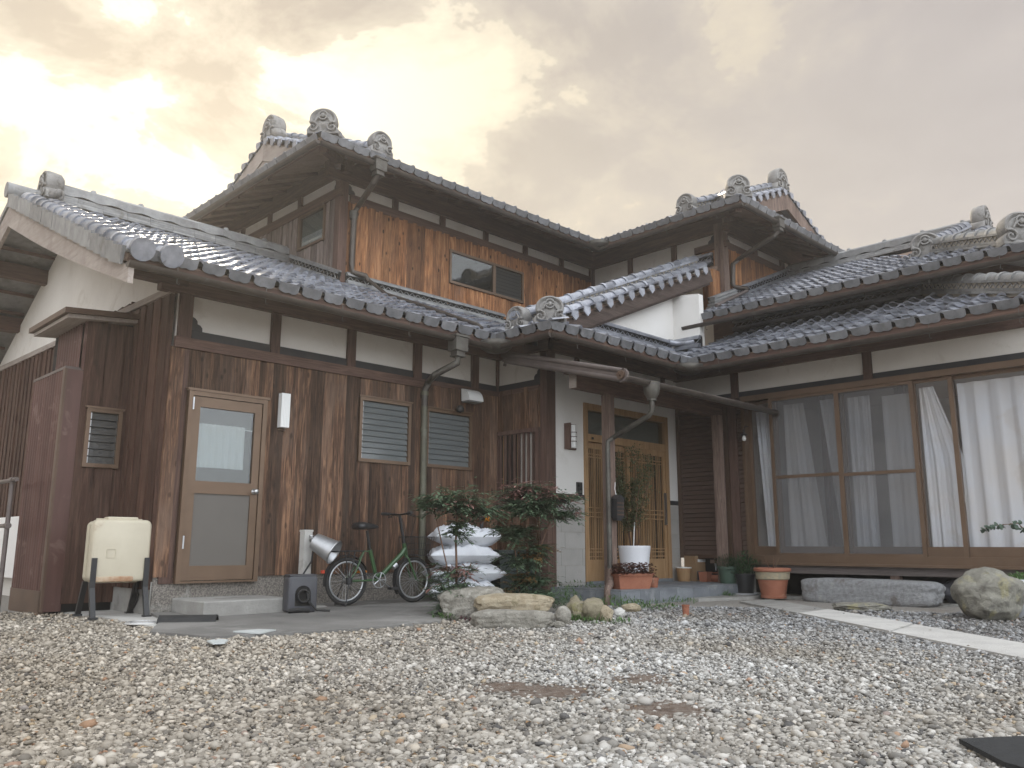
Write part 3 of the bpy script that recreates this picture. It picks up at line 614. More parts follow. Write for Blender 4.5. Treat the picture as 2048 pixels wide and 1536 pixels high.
def ridge(parent, p0, p1, w=0.22, base=2, zig=True, top=1, cap=0.075, capl=0.26, mat='tile', scallop=False, ring=True, capmat=None, h0=0.0):
    # p0 -> p1 on the tile plane; courses stack upwards
    p0, p1 = Vector(p0), Vector(p1); d = (p1-p0).normalized(); sd = d.cross(Vector((0, 0, 1))).normalized(); up = sd.cross(d); Lr = (p1-p0).length
    F = frm(p0, sd, d, up); mb = MB(F); core = MB(F); z = h0
    nt_ = 0.032
    def course(z, w):
        k = max(1, int(Lr/0.30)); st = Lr/k
        for i in range(k):
            j = random.uniform(-0.003, 0.003)
            mb.box(-w/2-j, w/2+j, i*st+0.0015, (i+1)*st-0.0015, z+0.004, z+nt_)
    H = base*nt_+(0.062 if zig else 0)+(0.11 if scallop else 0)+top*nt_
    core.box(-w/2+0.03, w/2-0.03, 0.005, Lr-0.005, -0.03, h0+H)
    for i in range(base): course(z, w-0.012*i); z += nt_
    if zig:
        for sg in (-1, 1): zigzag(mb, sg*(w/2-0.03), 0.02, Lr-0.02, z, z+0.06)
        z += 0.062
    if scallop:     # wavy-edged facing course
        n = int(Lr/0.36); st = Lr/n
        for sg in (-1, 1):
            for i in range(n):
                pl = [(i*st+st*k/8, z+0.010+0.014*math.cos(2*math.pi*k/8)) for k in range(9)]+[((i+1)*st, z+0.11), (i*st, z+0.11)]
                mb.prism(pl, sg*(w/2-0.028), sg*(w/2-0.006), 'x')
        z += 0.11
    for i in range(top): course(z, w-0.01); z += nt_
    core.build('ridge_core', 'mortar' if not scallop else 'dark', parent); mb.build('ridge_course', mat, parent)
    k = max(1, round(Lr/capl)); st = Lr/k; cm = cap_mesh(cap, st, capmat or mat, ring)
    for i in range(k): link('ridge_tile', cm, parent, mat4=frm(p0+d*(i*st)+up*(z-0.004), sd, d, up))
    if not ring:     # plain cap with raised knobs at the joints
        for i in range(1, int(Lr/0.62)+1):
            MB(F).lathe([(0.0, 0.075), (0.03, 0.07), (0.042, 0.045), (0.045, 0.0)], 8, (0, i*0.62-0.1, z+cap-0.05)).build('ridge_knob', mat, parent, True)
    return z+cap
def oni(parent, o, face, s=1.0, name='ridge_end_tile', tall=1.0):
    # ornamental end tile; face = horizontal direction it looks to
    fy = Vector(face).normalized(); z = Vector((0, 0, 1)); x = z.cross(-fy).normalized()*-1
    F = frm(Vector(o), x, -fy, z); k = s
    out = []
    for i in range(29):
        a = math.pi*(-0.16+1.32*i/28); rr = 0.160*(1+0.05*math.cos(2*a)); out.append((rr*math.cos(a)*k*1.04, (0.175+rr*1.0*math.sin(a)*tall)*k))
    out = [(0.20*k, -0.03*k), (0.205*k, 0.03*k), (0.175*k, 0.07*k)]+out+[(-0.175*k, 0.07*k), (-0.205*k, 0.03*k), (-0.20*k, -0.03*k)]
    def sc(d): return [(a*d, (b_-0.16*k)*d+0.16*k) for a, b_ in out]
    n = len(out); v = []; f = []
    rows = ((0.80, 0.16), (0.95, 0.13), (1.0, 0.06), (1.0, 0.0), (0.95, -0.028), (0.86, -0.034), (0.78, -0.022), (0.70, -0.010), (0.60, -0.016), (0.35, -0.022))
    for d, y in rows: v += [(a, y*k, b_) for a, b_ in sc(d)]
    for j in range(len(rows)-1):
        for i in range(n): f.append((j*n+i, j*n+(i+1) % n, (j+1)*n+(i+1) % n, (j+1)*n+i))
    f += [tuple(range(n))[::-1], tuple(range((len(rows)-1)*n, len(rows)*n))]
    ob = MB(F).add(v, f).build(name, 'oni', parent, 50)
    sw = MB(F)
    for sg in (-1, 1):
        pts = []
        for i in range(22):
            a = 0.9+i*0.42; rr = 0.072*(1-i/24); pts.append((sg*(0.118*k+rr*k*math.cos(a)), -0.042*k, 0.06*k+rr*k*math.sin(a)))
        sw.tube(pts, [0.016*k*(1-i/40) for i in range(22)], 6)
        pts = [(sg*(0.10-0.02*i)*k, -0.04*k, (0.12+0.055*math.sin(i*0.55))*k+0.012*i*k) for i in range(5)]; sw.tube(pts, 0.013*k, 6)
    sw.lathe([(0, 0.03), (0.03, 0.022), (0.045, 0.0), (0.05, -0.03)], 12) if False else None
    ring = [(0.055*k*math.cos(t*math.pi/8), -0.04*k, 0.215*k+0.055*k*math.sin(t*math.pi/8)) for t in range(17)]
    sw.tube(ring, 0.012*k, 6); sw.tube([(0, -0.015*k, 0.215*k), (0, -0.05*k, 0.215*k), (0, -0.058*k, 0.215*k)], [0.032*k, 0.028*k, 0.008*k], 10)
    sw.build('swirl', 'oni', parent if ob.parent and ob.parent.parent and ob.parent.parent.parent else parent, True)
    return ob
# kitchen wing main ridge
ridge(gable_roof, (2.86, RYR, zS1(RYR)+0.02), (X2W+0.02, RYR, zS1(RYR)+0.02), w=0.26, base=4, zig=False, scallop=True, top=0, cap=0.07, mat='tile_matt', ring=False, capl=0.5)
oni(gable_roof, (2.80, RYR, zS1(RYR)+0.06), (-1, 0, 0), 1.15)
# side volutes of that end tile
MB().tube([(2.83, RYR-0.16, zS1(RYR)+0.10), (2.86, RYR-0.26, zS1(RYR)+0.05), (2.88, RYR-0.33, zS1(RYR)+0.06), (2.88, RYR-0.36, zS1(RYR)+0.10)], [0.07, 0.06, 0.05, 0.03], 8).build('swirl', 'oni', gable_roof, True)
# ridge run out to the gable edge
MB().tube([(RX0-0.04, RYR, zS1(RYR)+0.06), (2.85, RYR, zS1(RYR)+0.07)], [0.10, 0.085], 12).build('ridge_tile', 'tile_matt', gable_roof, 40)
# round cover tiles along the verge: two rows + drop plates
d_ = Vector(SU); n_ = Vector(AS).cross(d_)
for k, xo in enumerate((RX0+0.13, RX0+0.385)):
    Lr = (RYR-YE1)/c_-0.25; nn_ = int(Lr/0.262); cm = cap_mesh(0.088, 0.262, 'tile')
    p0 = Vector((xo, YE1-0.03, ZE-0.01))+n_*0.02
    for i in range(nn_): link('verge_tile', cm, gable_roof, mat4=frm(p0+d_*(i*0.262), (1, 0, 0), d_, n_))
    MB(frm(p0-d_*0.012, (1, 0, 0), d_, n_)).lathe([(0.0, 0.0)], 4) if False else None
    mb = MB(frm(p0, (1, 0, 0), d_, n_)); mb.tube([(0, -0.03, 0.03), (0, 0.02, 0.03)], 0.105, 16); mb.build('verge_end_disc', 'tile', gable_roof, 40)
nn_ = int(4.5/0.232)
vm = MB(); vm.hexa([(-0.012, 0, -0.12), (0.012, 0, -0.12), (0.012, 0.30, -0.145), (-0.012, 0.30, -0.145), (-0.026, 0, 0.045), (0.012, 0, 0.045), (0.012, 0.30, 0.01), (-0.026, 0.30, 0.01)])
vmesh = vm.build('verge_plate', 'tile_matt', gable_roof)
vmesh.matrix_basis = frm(Vector((RX0, YE1, ZE))-n_*0.0, (1, 0, 0), d_, n_)
for i in range(1, nn_): link('verge_plate', vmesh.data, gable_roof, mat4=frm(Vector((RX0+random.uniform(-0.004, 0.004), YE1, ZE))+d_*(i*0.232), (1, 0, 0), d_, n_))
MB(frm(Vector((RX0, YE1, ZE)), (1, 0, 0), d_, n_)).box(-0.0, 0.34, 0.02, 4.5, -0.005, 0.02).build('verge_bed', 'tile_matt', gable_roof)
# barge boards (both rakes) and purlins under the gable overhang
def barge(parent, x, y0, z0, y1, z1, h0=0.15, h1=0.29):
    pl = []
    for i in range(9):
        t = i/8; sag = -0.05*math.sin(math.pi*t); pl.append((y0+(y1-y0)*t, z0+(z1-z0)*t+sag*0.4))
    lo = [(a, b_-h0-(h1-h0)*i/8-0.03*math.sin(math.pi*i/8)) for i, (a, b_) in enumerate(pl)]
    MB().prism(pl+lo[::-1], x, x+0.045, 'x').build('barge_board', 'barge', parent)
barge(gable_roof, RX0+0.03, YE1-0.06, zS1(YE1-0.06)-0.115, RYR, zS1(RYR)-0.115)
barge(gable_roof, RX0+0.03, 15.5, zS1(RYR)-P*(15.5-RYR)-0.05, RYR, zS1(RYR)-0.10)
for y, s in ((YL-0.02, 0), (9.3, 0), (10.3, 0), (RYR, 0), (12.4, 1), (13.5, 1), (14.6, 1)):
    zt = zS1(y) if y <= RYR else zS1(RYR)-P*(y-RYR)
    MB().box(RX0+0.08, XG+0.1, y-0.06, y+0.06, zt-0.30, zt-0.10).build('purlin', 'timber_x', gable_roof)
for y in np.arange(7.5, 15.3, 0.42):
    zt = zS1(y) if y <= RYR else zS1(RYR)-P*(y-RYR)
    MB().box(RX0+0.08, XG+0.02, y-0.02, y+0.02, zt-0.125, zt-0.085).build('batten', 'timber_x', gable_roof)
# flashing courses along the upper walls (kitchen wing roof against upper storey)
def flash(parent, p0, p1, side, mat='tile_matt', capr=0.0, zig=True):
    # p0->p1 line on wall; side = unit vector away from the wall
    p0, p1 = Vector(p0), Vector(p1); d = (p1-p0).normalized(); sd = Vector(side); up = d.cross(sd)
    if up.z < 0: up = -up
    F = frm(p0, sd, d, up); Lr = (p1-p0).length; mb = MB(F); core = MB(F)
    core.box(0, 0.045, 0, Lr, -0.02, 0.20)
    k = max(1, int(Lr/0.30)); st = Lr/k
    for z, w in ((0.02, 0.115), (0.052, 0.105), (0.150, 0.10)):
        for i in range(k): mb.box(0, w, i*st+0.0015, (i+1)*st-0.0015, z, z+0.03)
    if zig: zigzag(mb, 0.062, 0.01, Lr-0.01, 0.085, 0.148)
    mb.box(0, 0.08, 0, Lr, 0.182, 0.205)
    core.build('flashing_core', 'dark', parent); mb.build('flashing_course', mat, parent)
flash(gable_roof, (X2W+0.1, Y2-0.002, zS1(Y2)), (9.50, Y2-0.002, zS1(Y2)), (0, -1, 0))
flash(gable_roof, (X2W-0.002, Y2-0.02, zS1(Y2)), (X2W-0.002, RYR-0.15, zS1(RYR-0.15)), (-1, 0, 0))
# entry roof: flashing along the gable wall over the pent roof, sweeping to the east wall
flash(entry_roof, (8.35, YE-0.002, ZE+P*0.8), (10.30, YE-0.002, ZE+P*0.8), (0, -1, 0), 'tile')
flash(pent_roof, (11.383, 6.55, ZE+P*1.83), (11.383, 3.75, ZE+P*1.83), (-1, 0, 0), 'tile')
flash(pent_roof, (XR-0.002, 7.0, ZE+P*0.88), (XR-0.002, 6.56, ZE+P*0.88), (-1, 0, 0), 'tile')
MB().tube([(10.2, YE-0.06, 3.64), (10.33, YE-0.10, 3.635), (10.37, YE-0.22, 3.63), (10.38, YE-0.4, 3.63)], 0.05, 8).build('flashing_bend', 'tile', entry_roof, True)
flash(entry_roof, (X2R-0.002, 7.2, zW1(X2R)), (X2R-0.002, 9.6, zW1(X2R)), (-1, 0, 0), 'tile')
MB().box(11.62, X2R-0.08, YE+0.005, YE+0.1, 4.5, 5.15).build('gable_wall', 'board_warm', entry_roof)
# wing roof against the upper block
flash(wing_roof, (11.45, 7.03, zW4(11.45)), (14.4, 7.03, zW4(14.4)), (0, -1, 0), 'tile')
# stack closing the wing roof beside the upper corner post
for i in range(4):
    MB(frm((11.30, 6.95, zW4(11.30)+0.03), (0, -1, 0), WUU, Vector((0, -1, 0)).cross(Vector(WUU)))).box(-0.06+0.01*i, 0.10-0.01*i, 0.04*i, 0.85, 0.045*i, 0.045*i+0.036).build('ridge_course', 'tile_matt', wing_roof)
# verge plates on the free end of the wing roof
n4 = Vector((0, -1, 0)).cross(Vector(WUU))
for i in range(6): MB(frm(Vector((XE4, 6.87, ZE4))+Vector(WUU)*(i*0.225), (0, -1, 0), WUU, n4)).box(-0.02, 0.16, 0, 0.29, 0.02-0.10, 0.055).build('verge_plate', 'tile', wing_roof)

# kudari (descending) and corner ridges with their end tiles
# entry
ridge(entry_roof, (7.52, 7.22, zW1(7.52)+0.03), (11.38, 7.22, zW1(11.38)+0.03), w=0.2, base=2, cap=0.075, capl=0.262)
ridge(entry_roof, (7.42, 6.98, zW1(7.42)+0.02), (11.2, 6.98, zW1(11.2)+0.02), w=0.16, base=1, zig=False, top=0, cap=0.078, capl=0.262)
# verge tiles with pentagonal ends under that gable edge
nv = Vector((0, -1, 0)).cross(Vector(WU))
pent = MB(); pent.prism([(-0.058, 0.04), (0.058, 0.04), (0.062, -0.03), (0.0, -0.085), (-0.062, -0.03)], 0, 0.016, 'y')
pent.box(-0.062, 0.062, 0.012, 0.16, 0.02, 0.045)
pm = pent.build('verge_tile', 'tile', entry_roof); first = True
for i in range(15):
    o = Vector((7.62, 6.80, zW1(7.62)))+Vector(WU)*(i*0.262)
    mm = frm(o, (1, 0, 0.1), (0, 1, 0), (-0.1, 0, 1))
    if i == 0: pm.matrix_basis = mm
    else: link('verge_tile', pm.data, entry_roof, mat4=mm)
MB(frm(Vector((7.40, 6.87, zW1(7.40))), WU, (0, 1, 0), nv)).box(0, 4.15, 0, 0.04, -0.225, -0.04).build('barge_board', 'timber_dark_x', entry_roof)
MB(frm(Vector((7.40, 6.91, zW1(7.40))), WU, (0, 1, 0), nv)).box(0.2, 4.10, 0, 0.15, -0.26, -0.205).build('gable_trim', 'timber_dark_x', entry_roof)
d45 = Vector((1, 1, P)).normalized()
def cornerridge(parent, c, z, t0, t1, **k):
    p0 = Vector((c[0], c[1], z))+Vector((1, 1, P))*t0; p1 = Vector((c[0], c[1], z))+Vector((1, 1, P))*t1
    return ridge(parent, p0, p1, **k)
cornerridge(entry_roof, (XE1, YE2), ZE+0.03, 0.16, 0.72, w=0.18, base=2, cap=0.07)
oni(entry_roof, (XE1+0.14, YE2+0.14, ZE+0.10), (-1, -1, 0), 0.95)
oni(entry_roof, (7.02, 7.04, zW1(7.02)+0.05), (-1, 0, 0), 0.88)
ridge(entry_roof, (7.05, 7.04, zW1(7.05)+0.03), (7.5, 7.12, zW1(7.5)+0.03), w=0.18, base=2, cap=0.07)
# upper roof
ridge(upper_roof, (6.42, YE5+0.12, Z5+P*0.12+0.03), (6.42, YR5-0.1, Z5+P*2.95+0.03), w=0.18, base=2, cap=0.07)
oni(upper_roof, (6.30, YE5+0.02, Z5+0.10), (0, -1, 0), 0.95, tall=1.1)
cornerridge(upper_roof, (XE6, YE5), Z5+0.03, 0.14, 0.85, w=0.18, base=2, cap=0.07)
oni(upper_roof, (XE6+0.08, YE5+0.08, Z5+0.10), (-1, -1, 0), 1.05)
ridge(upper_roof, (6.3, YR5, Z5+P*3.05), (13.9, YR5, Z5+P*3.05), w=0.26, base=2, zig=False, scallop=True, top=0, cap=0.07, mat='tile_matt', ring=False, capl=0.5)
oni(upper_roof, (6.18, YR5, Z5+P*3.05+0.05), (-1, 0, 0), 1.25, tall=1.15)
MB().tube([(6.2, YR5-0.17, Z5+P*3.05+0.10), (6.24, YR5-0.30, Z5+P*3.05+0.06), (6.26, YR5-0.42, Z5+P*3.05-0.02)], [0.10, 0.085, 0.04], 8).build('swirl', 'oni', upper_roof, True)
# verge plates and barge board of the upper west gable
def gable_edge(parent, axis, fixed, apex, z0, half, sgnout):
    for sg in (-1, 1):
        k = int(half/0.262)
        for i in range(k):
            t = (i+0.5)*0.262*c_
            a = apex+sg*t; z = z0-P*t
            if axis == 'x': mm = frm((fixed, a, z), (0, 1, sg*0.1), (1, 0, 0), (0, -sg*0.1, 1))
            else: mm = frm((a, fixed, z), (1, 0, 0.1*sg), (0, 1, 0), (0, 0, 1))
            link('verge_tile', pm.data, parent, mat4=mm)
            cm = cap_mesh(0.075, 0.262, 'tile')
            dn = Vector((0, sg*c_, -s_)) if axis == 'x' else Vector((sg*c_, 0, -s_)); nn2 = Vector((0, sg*s_, c_)) if axis == 'x' else Vector((sg*s_, 0, c_))
            pos = Vector((fixed+0.13, a, z+0.04)) if axis == 'x' else Vector((a, fixed+0.13, z+0.04))
            link('verge_tile', cm, parent, mat4=frm(pos, dn.cross(nn2), dn, nn2))
        pl = [(apex, z0-0.06), (apex+sg*half, z0-0.06-P*half), (apex+sg*half, z0-0.06-P*half-0.22), (apex, z0-0.06-0.30)]
        MB().prism(pl, fixed+0.04, fixed+0.085, 'x' if axis == 'x' else 'y').build('barge_board', 'barge' if axis == 'x' else 'timber_worn', parent)
gable_edge(upper_roof, 'x', 6.04, YR5, Z5+P*3.05, 2.3, -1)
gable_edge(upper_hip_roof, 'y', 6.84, XR6, Z5+P*3.05, 2.3, -1)
MB().prism([(YR5-0.5, Z5+P*3.05-0.45), (YR5, Z5+P*3.05-0.12), (YR5+0.5, Z5+P*3.05-0.45)], 6.10, 6.14, 'x').build('gable_trim', 'barge', upper_roof)
# upper hip block
ridge(upper_hip_roof, (XE5+0.12, 7.12, Z5+P*0.12+0.03), (XR6-0.1, 7.12, Z5+P*2.95+0.03), w=0.18, base=2, cap=0.07)
oni(upper_hip_roof, (XE5+0.04, 7.15, Z5+0.08), (-1, 0, 0), 0.95, tall=1.1)
cornerridge(upper_hip_roof, (XE5, YE6), Z5+0.03, 0.14, 0.9, w=0.18, base=2, cap=0.07)
oni(upper_hip_roof, (XE5+0.09, YE6+0.09, Z5+0.10), (-1, -1, 0), 1.05)
ridge(upper_hip_roof, (XR6, 7.1, Z5+P*3.05), (XR6, 11.9, Z5+P*3.05), w=0.26, base=2, zig=False, scallop=True, top=0, cap=0.07, mat='tile_matt', ring=False, capl=0.5)
oni(upper_hip_roof, (XR6, 6.98, Z5+P*3.05+0.05), (0, -1, 0), 1.25, tall=1.15)
# wing roof ridges
ridge(wing_roof, (RX4, 7.0, zW4(RX4)), (RX4, 3.75, zW4(RX4)), w=0.26, base=3, zig=False, scallop=True, top=0, cap=0.07, mat='tile_matt', ring=False, capl=0.5)
oni(wing_roof, (RX4, 3.66, zW4(RX4)+0.06), (0, -1, 0), 1.1, tall=1.2)
ridge(wing_roof, (12.05, 3.86, zW4(12.05)+0.03), (RX4-0.3, 3.86, zW4(RX4-0.3)+0.03), w=0.2, base=2, cap=0.08)
oni(wing_roof, (11.95, 3.86, zW4(11.95)+0.02), (-1, -0.25, 0), 1.1)
ridge(wing_roof, Vector((XE4, 2.25, ZE4+0.03))+Vector((1, 1, PU))*0.20, Vector((XE4, 2.25, ZE4+0.03))+Vector((1, 1, PU))*1.45, w=0.2, base=2, cap=0.08, mat='tile_matt')
oni(wing_roof, (XE4+0.15, 2.40, ZE4+PU*0.15+0.05), (-1, -1, 0), 1.15)
ridge(wing_roof, (12.2, 3.63, zW4(12.2)+0.02), (RX4-0.1, 3.63, zW4(RX4-0.1)+0.02), w=0.16, base=1, zig=False, top=0, cap=0.078)
ridge(pent_roof, Vector((XE3, 1.9, ZE+0.03))+Vector((1, 1, P))*0.1, Vector((XE3, 1.9, ZE+0.03))+Vector((1, 1, P))*1.8, w=0.2, base=2, cap=0.08, mat='tile_matt')
# ---- gutters, trays in the inner corners, downpipes
gt = part('gutter', house)
def gutter(p0, p1, r=0.050):
    MB().trough(p0, p1, r).build('gutter_run', 'gutter', gt, 40)
    d = Vector(p1)-Vector(p0); n = max(1, int(d.length/0.75))
    for i in range(n):
        p = Vector(p0)+d*((i+0.5)/n); MB().tube([p+Vector((0, 0, 0.06)), p+Vector((0, 0, -r-0.045)), p+Vector((0.012, -0.008, -r-0.06)), p+Vector((0.02, -0.015, -r-0.045))], 0.0035, 5).build('gutter_hook', 'copper', gt)
zg = ZE-0.105
gutter((RX0+0.02, YE1-0.055, zg), (XE1-0.08, YE1-0.055, zg-0.012)); gutter((XE1-0.055, YE1-0.07, zg-0.012), (XE1-0.055, YE2-0.06, zg-0.004))
gutter((XE1-0.055, YE2-0.055, zg-0.004), (XE3-0.09, YE2-0.055, zg-0.012)); gutter((XE3-0.055, YE2-0.08, zg-0.015), (XE3-0.055, 1.8, zg-0.015))
gutter((XE4-0.055, 6.90, ZE4-0.105), (XE4-0.055, 2.2, ZE4-0.105))
gutter((XE6-0.04, YE5-0.055, Z5-0.115), (XE5-0.08, YE5-0.055, Z5-0.12)); gutter((XE6-0.055, 15.0, Z5-0.115), (XE6-0.055, YE5-0.06, Z5-0.11))
gutter((XE5-0.055, YE5-0.08, Z5-0.12), (XE5-0.055, YE6-0.06, Z5-0.115)); gutter((XE5-0.04, YE6-0.055, Z5-0.115), (16.7, YE6-0.055, Z5-0.12))
def tray(x, y, z, r=0.22):
    mb = MB(); pr = [(0.0, -0.11), (r*0.55, -0.095), (r*0.85, -0.05), (r, 0.02), (r*0.97, 0.02), (r*0.8, -0.035), (0.0, -0.09)]
    mb.lathe(pr, 18, (x, y, z)); mb.build('corner_tray', 'copper', gt, True)
tray(XE1-0.02, YE1-0.02, zg+0.03); tray(XE3-0.02, YE2-0.02, zg+0.03); tray(XE5-0.02, YE5-0.02, Z5-0.02)
def hopper(x, y, z, s=1.0, mat='copper'):
    mb = MB(); mb.box(x-0.09*s, x+0.09*s, y-0.075*s, y+0.075*s, z-0.10*s, z+0.06*s); mb.box(x-0.105*s, x+0.105*s, y-0.09*s, y+0.09*s, z+0.06*s, z+0.085*s)
    mb.box(x-0.062*s, x+0.062*s, y-0.055*s, y+0.055*s, z-0.15*s, z-0.10*s); mb.box(x-0.07*s, x+0.07*s, y-0.062*s, y+0.062*s, z-0.165*s, z-0.15*s)
    mb.build('hopper', mat, gt)
hp = ony(916, 700, YE1-0.055); hopper(hp[0], YE1-0.055, zg-0.07)
MB().tube([(hp[0], YE1-0.055, zg-0.2), (hp[0], YE1-0.05, zg-0.30), (hp[0]-0.12, YE1+0.2, zg-0.42), (6.32, YL-0.12, 2.62), (6.30, YL-0.075, 2.52), (6.30, YL-0.07, 2.30)], 0.040, 10).build('downpipe', 'copper', gt, 40)
MB().tube([(6.30, YL-0.07, 2.32), (6.315, YL-0.07, 0.12)], 0.040, 12).build('downpipe', 'pipegreen', gt, 40)
for z in (2.45, 2.0, 1.1): MB().tube([(6.30, YL-0.07, z), (6.30, YL-0.07, z+0.05)], 0.047, 12).build('pipe_collar', 'pipegreen', gt, 40)
# upper left downpipe
hp = ony(757, 335, YE5-0.055); hopper(hp[0], YE5-0.055, Z5-0.13, 1.0)
MB().tube([(hp[0], YE5-0.055, Z5-0.28), (hp[0]-0.02, YE5, Z5-0.36), (6.46, Y2-0.16, 5.50), (6.43, Y2-0.09, 5.40), (6.43, Y2-0.08, 4.62), (6.44, Y2-0.09, 4.50), (6.62, Y2-0.16, 4.47), (6.66, Y2-0.17, 4.40)], 0.042, 10).build('downpipe', 'gutter', gt, 40)
MB().tube([(6.43, Y2-0.08, 5.42), (6.43, Y2-0.08, 5.30)], [0.065, 0.055], 10).build('pipe_collar', 'copper', gt, 40)
# run-off pipe lying down the kitchen wing roof
MB().tube([(6.66, Y2-0.17, 4.42), (6.75, Y2-0.5, zS1(Y2-0.5)+0.08), (6.85, 8.6, zS1(8.6)+0.09), (6.86, 7.55, zS1(7.55)+0.09), (6.80, 7.42, zS1(7.42)+0.07)], 0.026, 8).build('downpipe', 'gutter', gt, 40)
# upper right downpipe
hp = ony(1556, 440, YE6-0.055); hopper(hp[0], YE6-0.055, Z5-0.12, 0.9)
MB().tube([(hp[0], YE6-0.055, Z5-0.25), (hp[0]-0.03, YE6, Z5-0.33), (12.2, Y2R-0.16, 5.42), (12.12, Y2R-0.09, 5.32), (12.10, Y2R-0.08, 4.98), (12.12, Y2R-0.10, 4.92), (12.2, Y2R-0.3, 4.86)], 0.040, 10).build('downpipe', 'gutter', gt, 40)
MB().tube([(12.2, Y2R-0.28, zW4(12.2)+0.12), (11.6, 6.75, zW4(11.6)+0.10), (10.95, 6.62, zW4(10.95)+0.10)], 0.03, 8).build('downpipe', 'brownmetal', gt, 40)
# ------------------------------------------------------------------ windows and doors
def frame_rect(mb, x0, x1, z0, z1, w, y0, y1, wb=None, wt=None):
    wb = wb or w; wt = wt or w
    mb.box(x0, x0+w, y0, y1, z0, z1); mb.box(x1-w, x1, y0, y1, z0, z1)
    mb.box(x0+w, x1-w, y0, y1, z0, z0+wb); mb.box(x0+w, x1-w, y0, y1, z1-wt, z1)
def louver_window(F, x0, x1, z0, z1, n, mat='frost', inner='frost'):
    wn = part('window', house)
    mb = MB(F); frame_rect(mb, x0, x1, z0, z1, 0.038, -0.055, 0.012); mb.build('frame', 'bronze', wn)
    MB(F).box(x0-0.015, x1+0.015, -0.065, -0.02, z1, z1+0.018).build('head_trim', 'bronze', wn)
    a, b_ = x0+0.038, x1-0.038; h = (z1-z0-0.076)/n
    for i in range(n):
        zz_ = z0+0.038+i*h
        MB(F).hexa([(a, -0.035, zz_), (b_, -0.035, zz_), (b_, -0.031, zz_), (a, -0.031, zz_),
                    (a, -0.020, zz_+h-0.004), (b_, -0.020, zz_+h-0.004), (b_, -0.016, zz_+h-0.004), (a, -0.016, zz_+h-0.004)]).build('slat', mat, wn)
        MB(F).box(a, a+0.014, -0.042, -0.036, zz_+0.004, zz_+h-0.010).build('slat_clip', 'galv', wn)
    MB(F).box(a, b_, 0.006, 0.011, z0+0.038, z1-0.038).build('back_pane', inner, wn)
    return wn
M('louver_back', (0.22, 0.23, 0.225), (0.27, 0.28, 0.275), 1.5, 0.6)
louver_window(FSL, 5.385, 6.12, 1.585, 2.328, 10, 'frost', 'louver_back')
louver_window(FSL, 6.355, 7.10, 1.588, 2.31, 10, 'frost', 'louver_back')
# kitchen door
dr = part('kitchen_door', house); X0, X1, Z0, Z1 = 3.395, 4.225, 0.30, 2.135
mb = MB(FSL); frame_rect(mb, X0, X1, Z0, Z1, 0.045, -0.075, 0.012, wb=0.02); mb.box(X0-0.02, X1+0.02, -0.085, -0.03, Z1, Z1+0.025); mb.build('frame', 'bronze', dr)
ld = MB(FSL); a, b_ = X0+0.05, X1-0.05
ld.box(a, a+0.075, -0.06, -0.02, Z0+0.025, Z1-0.05); ld.box(b_-0.075, b_, -0.06, -0.02, Z0+0.025, Z1-0.05)
for z0, z1 in ((Z0+0.025, Z0+0.16), (1.145, 1.265), (Z1-0.15, Z1-0.05)): ld.box(a+0.075, b_-0.075, -0.06, -0.02, z0, z1)
ld.build('leaf_frame', 'bronze', dr)
MB(FSL).box(a+0.075, b_-0.075, -0.045, -0.03, Z0+0.16, 1.145).build('panel', 'doorpanel' if 'doorpanel' in MAT else 'frost_dark', dr)
MB(FSL).box(a+0.075, b_-0.075, -0.042, -0.036, 1.265, Z1-0.15).build('pane', 'glass_dim', dr)
MB(FSL).box(a+0.08, b_-0.08, 0.0, 0.005, 1.265, Z1-0.15).build('back_pane', 'doorback', dr)
for z in (0.62, 1.95): MB(FSL).box(X0+0.038, X0+0.052, -0.082, -0.072, z, z+0.12).build('hinge', 'galv', dr)
kn = MB(frm((b_-0.038, YL-0.06, 1.185), (1, 0, 0), (0, 0, 1), (0, -1, 0))); kn.lathe([(0.0, 0.0), (0.030, 0.0), (0.030, 0.008), (0.012, 0.012), (0.012, 0.03), (0.026, 0.042), (0.028, 0.055), (0.018, 0.066), (0.0, 0.067)], 16); kn.build('knob', 'steel', dr, True)
# short cafe curtain behind the door glass
cv = []; nx, nz = 40, 3; fs = []
cx0, cx1, cz0, cz1 = 3.52, 4.02, 1.40, 1.83
for j in range(nz+1):
    for i in range(nx+1):
        x = cx0+(cx1-cx0)*i/nx; z = cz0+(cz1-cz0)*j/nz+(0.006*math.sin(i*1.9) if j in (0, nz) else 0)
        cv.append((x, -0.022+0.006*math.sin(i*1.1+0.3*j), z))
for j in range(nz):
    for i in range(nx): fs.append((j*(nx+1)+i, j*(nx+1)+i+1, (j+1)*(nx+1)+i+1, (j+1)*(nx+1)+i))
co = MB(FSL).add(cv, fs).build('cafe_curtain', 'curtain', None, True)
tag(co, 'short white cafe curtain behind the kitchen door glass', 'curtain')
MB(FSL).tube([(3.50, -0.020, 1.815), (4.13, -0.020, 1.80)], 0.004, 6).build('curtain_rod', 'white_plastic', dr)

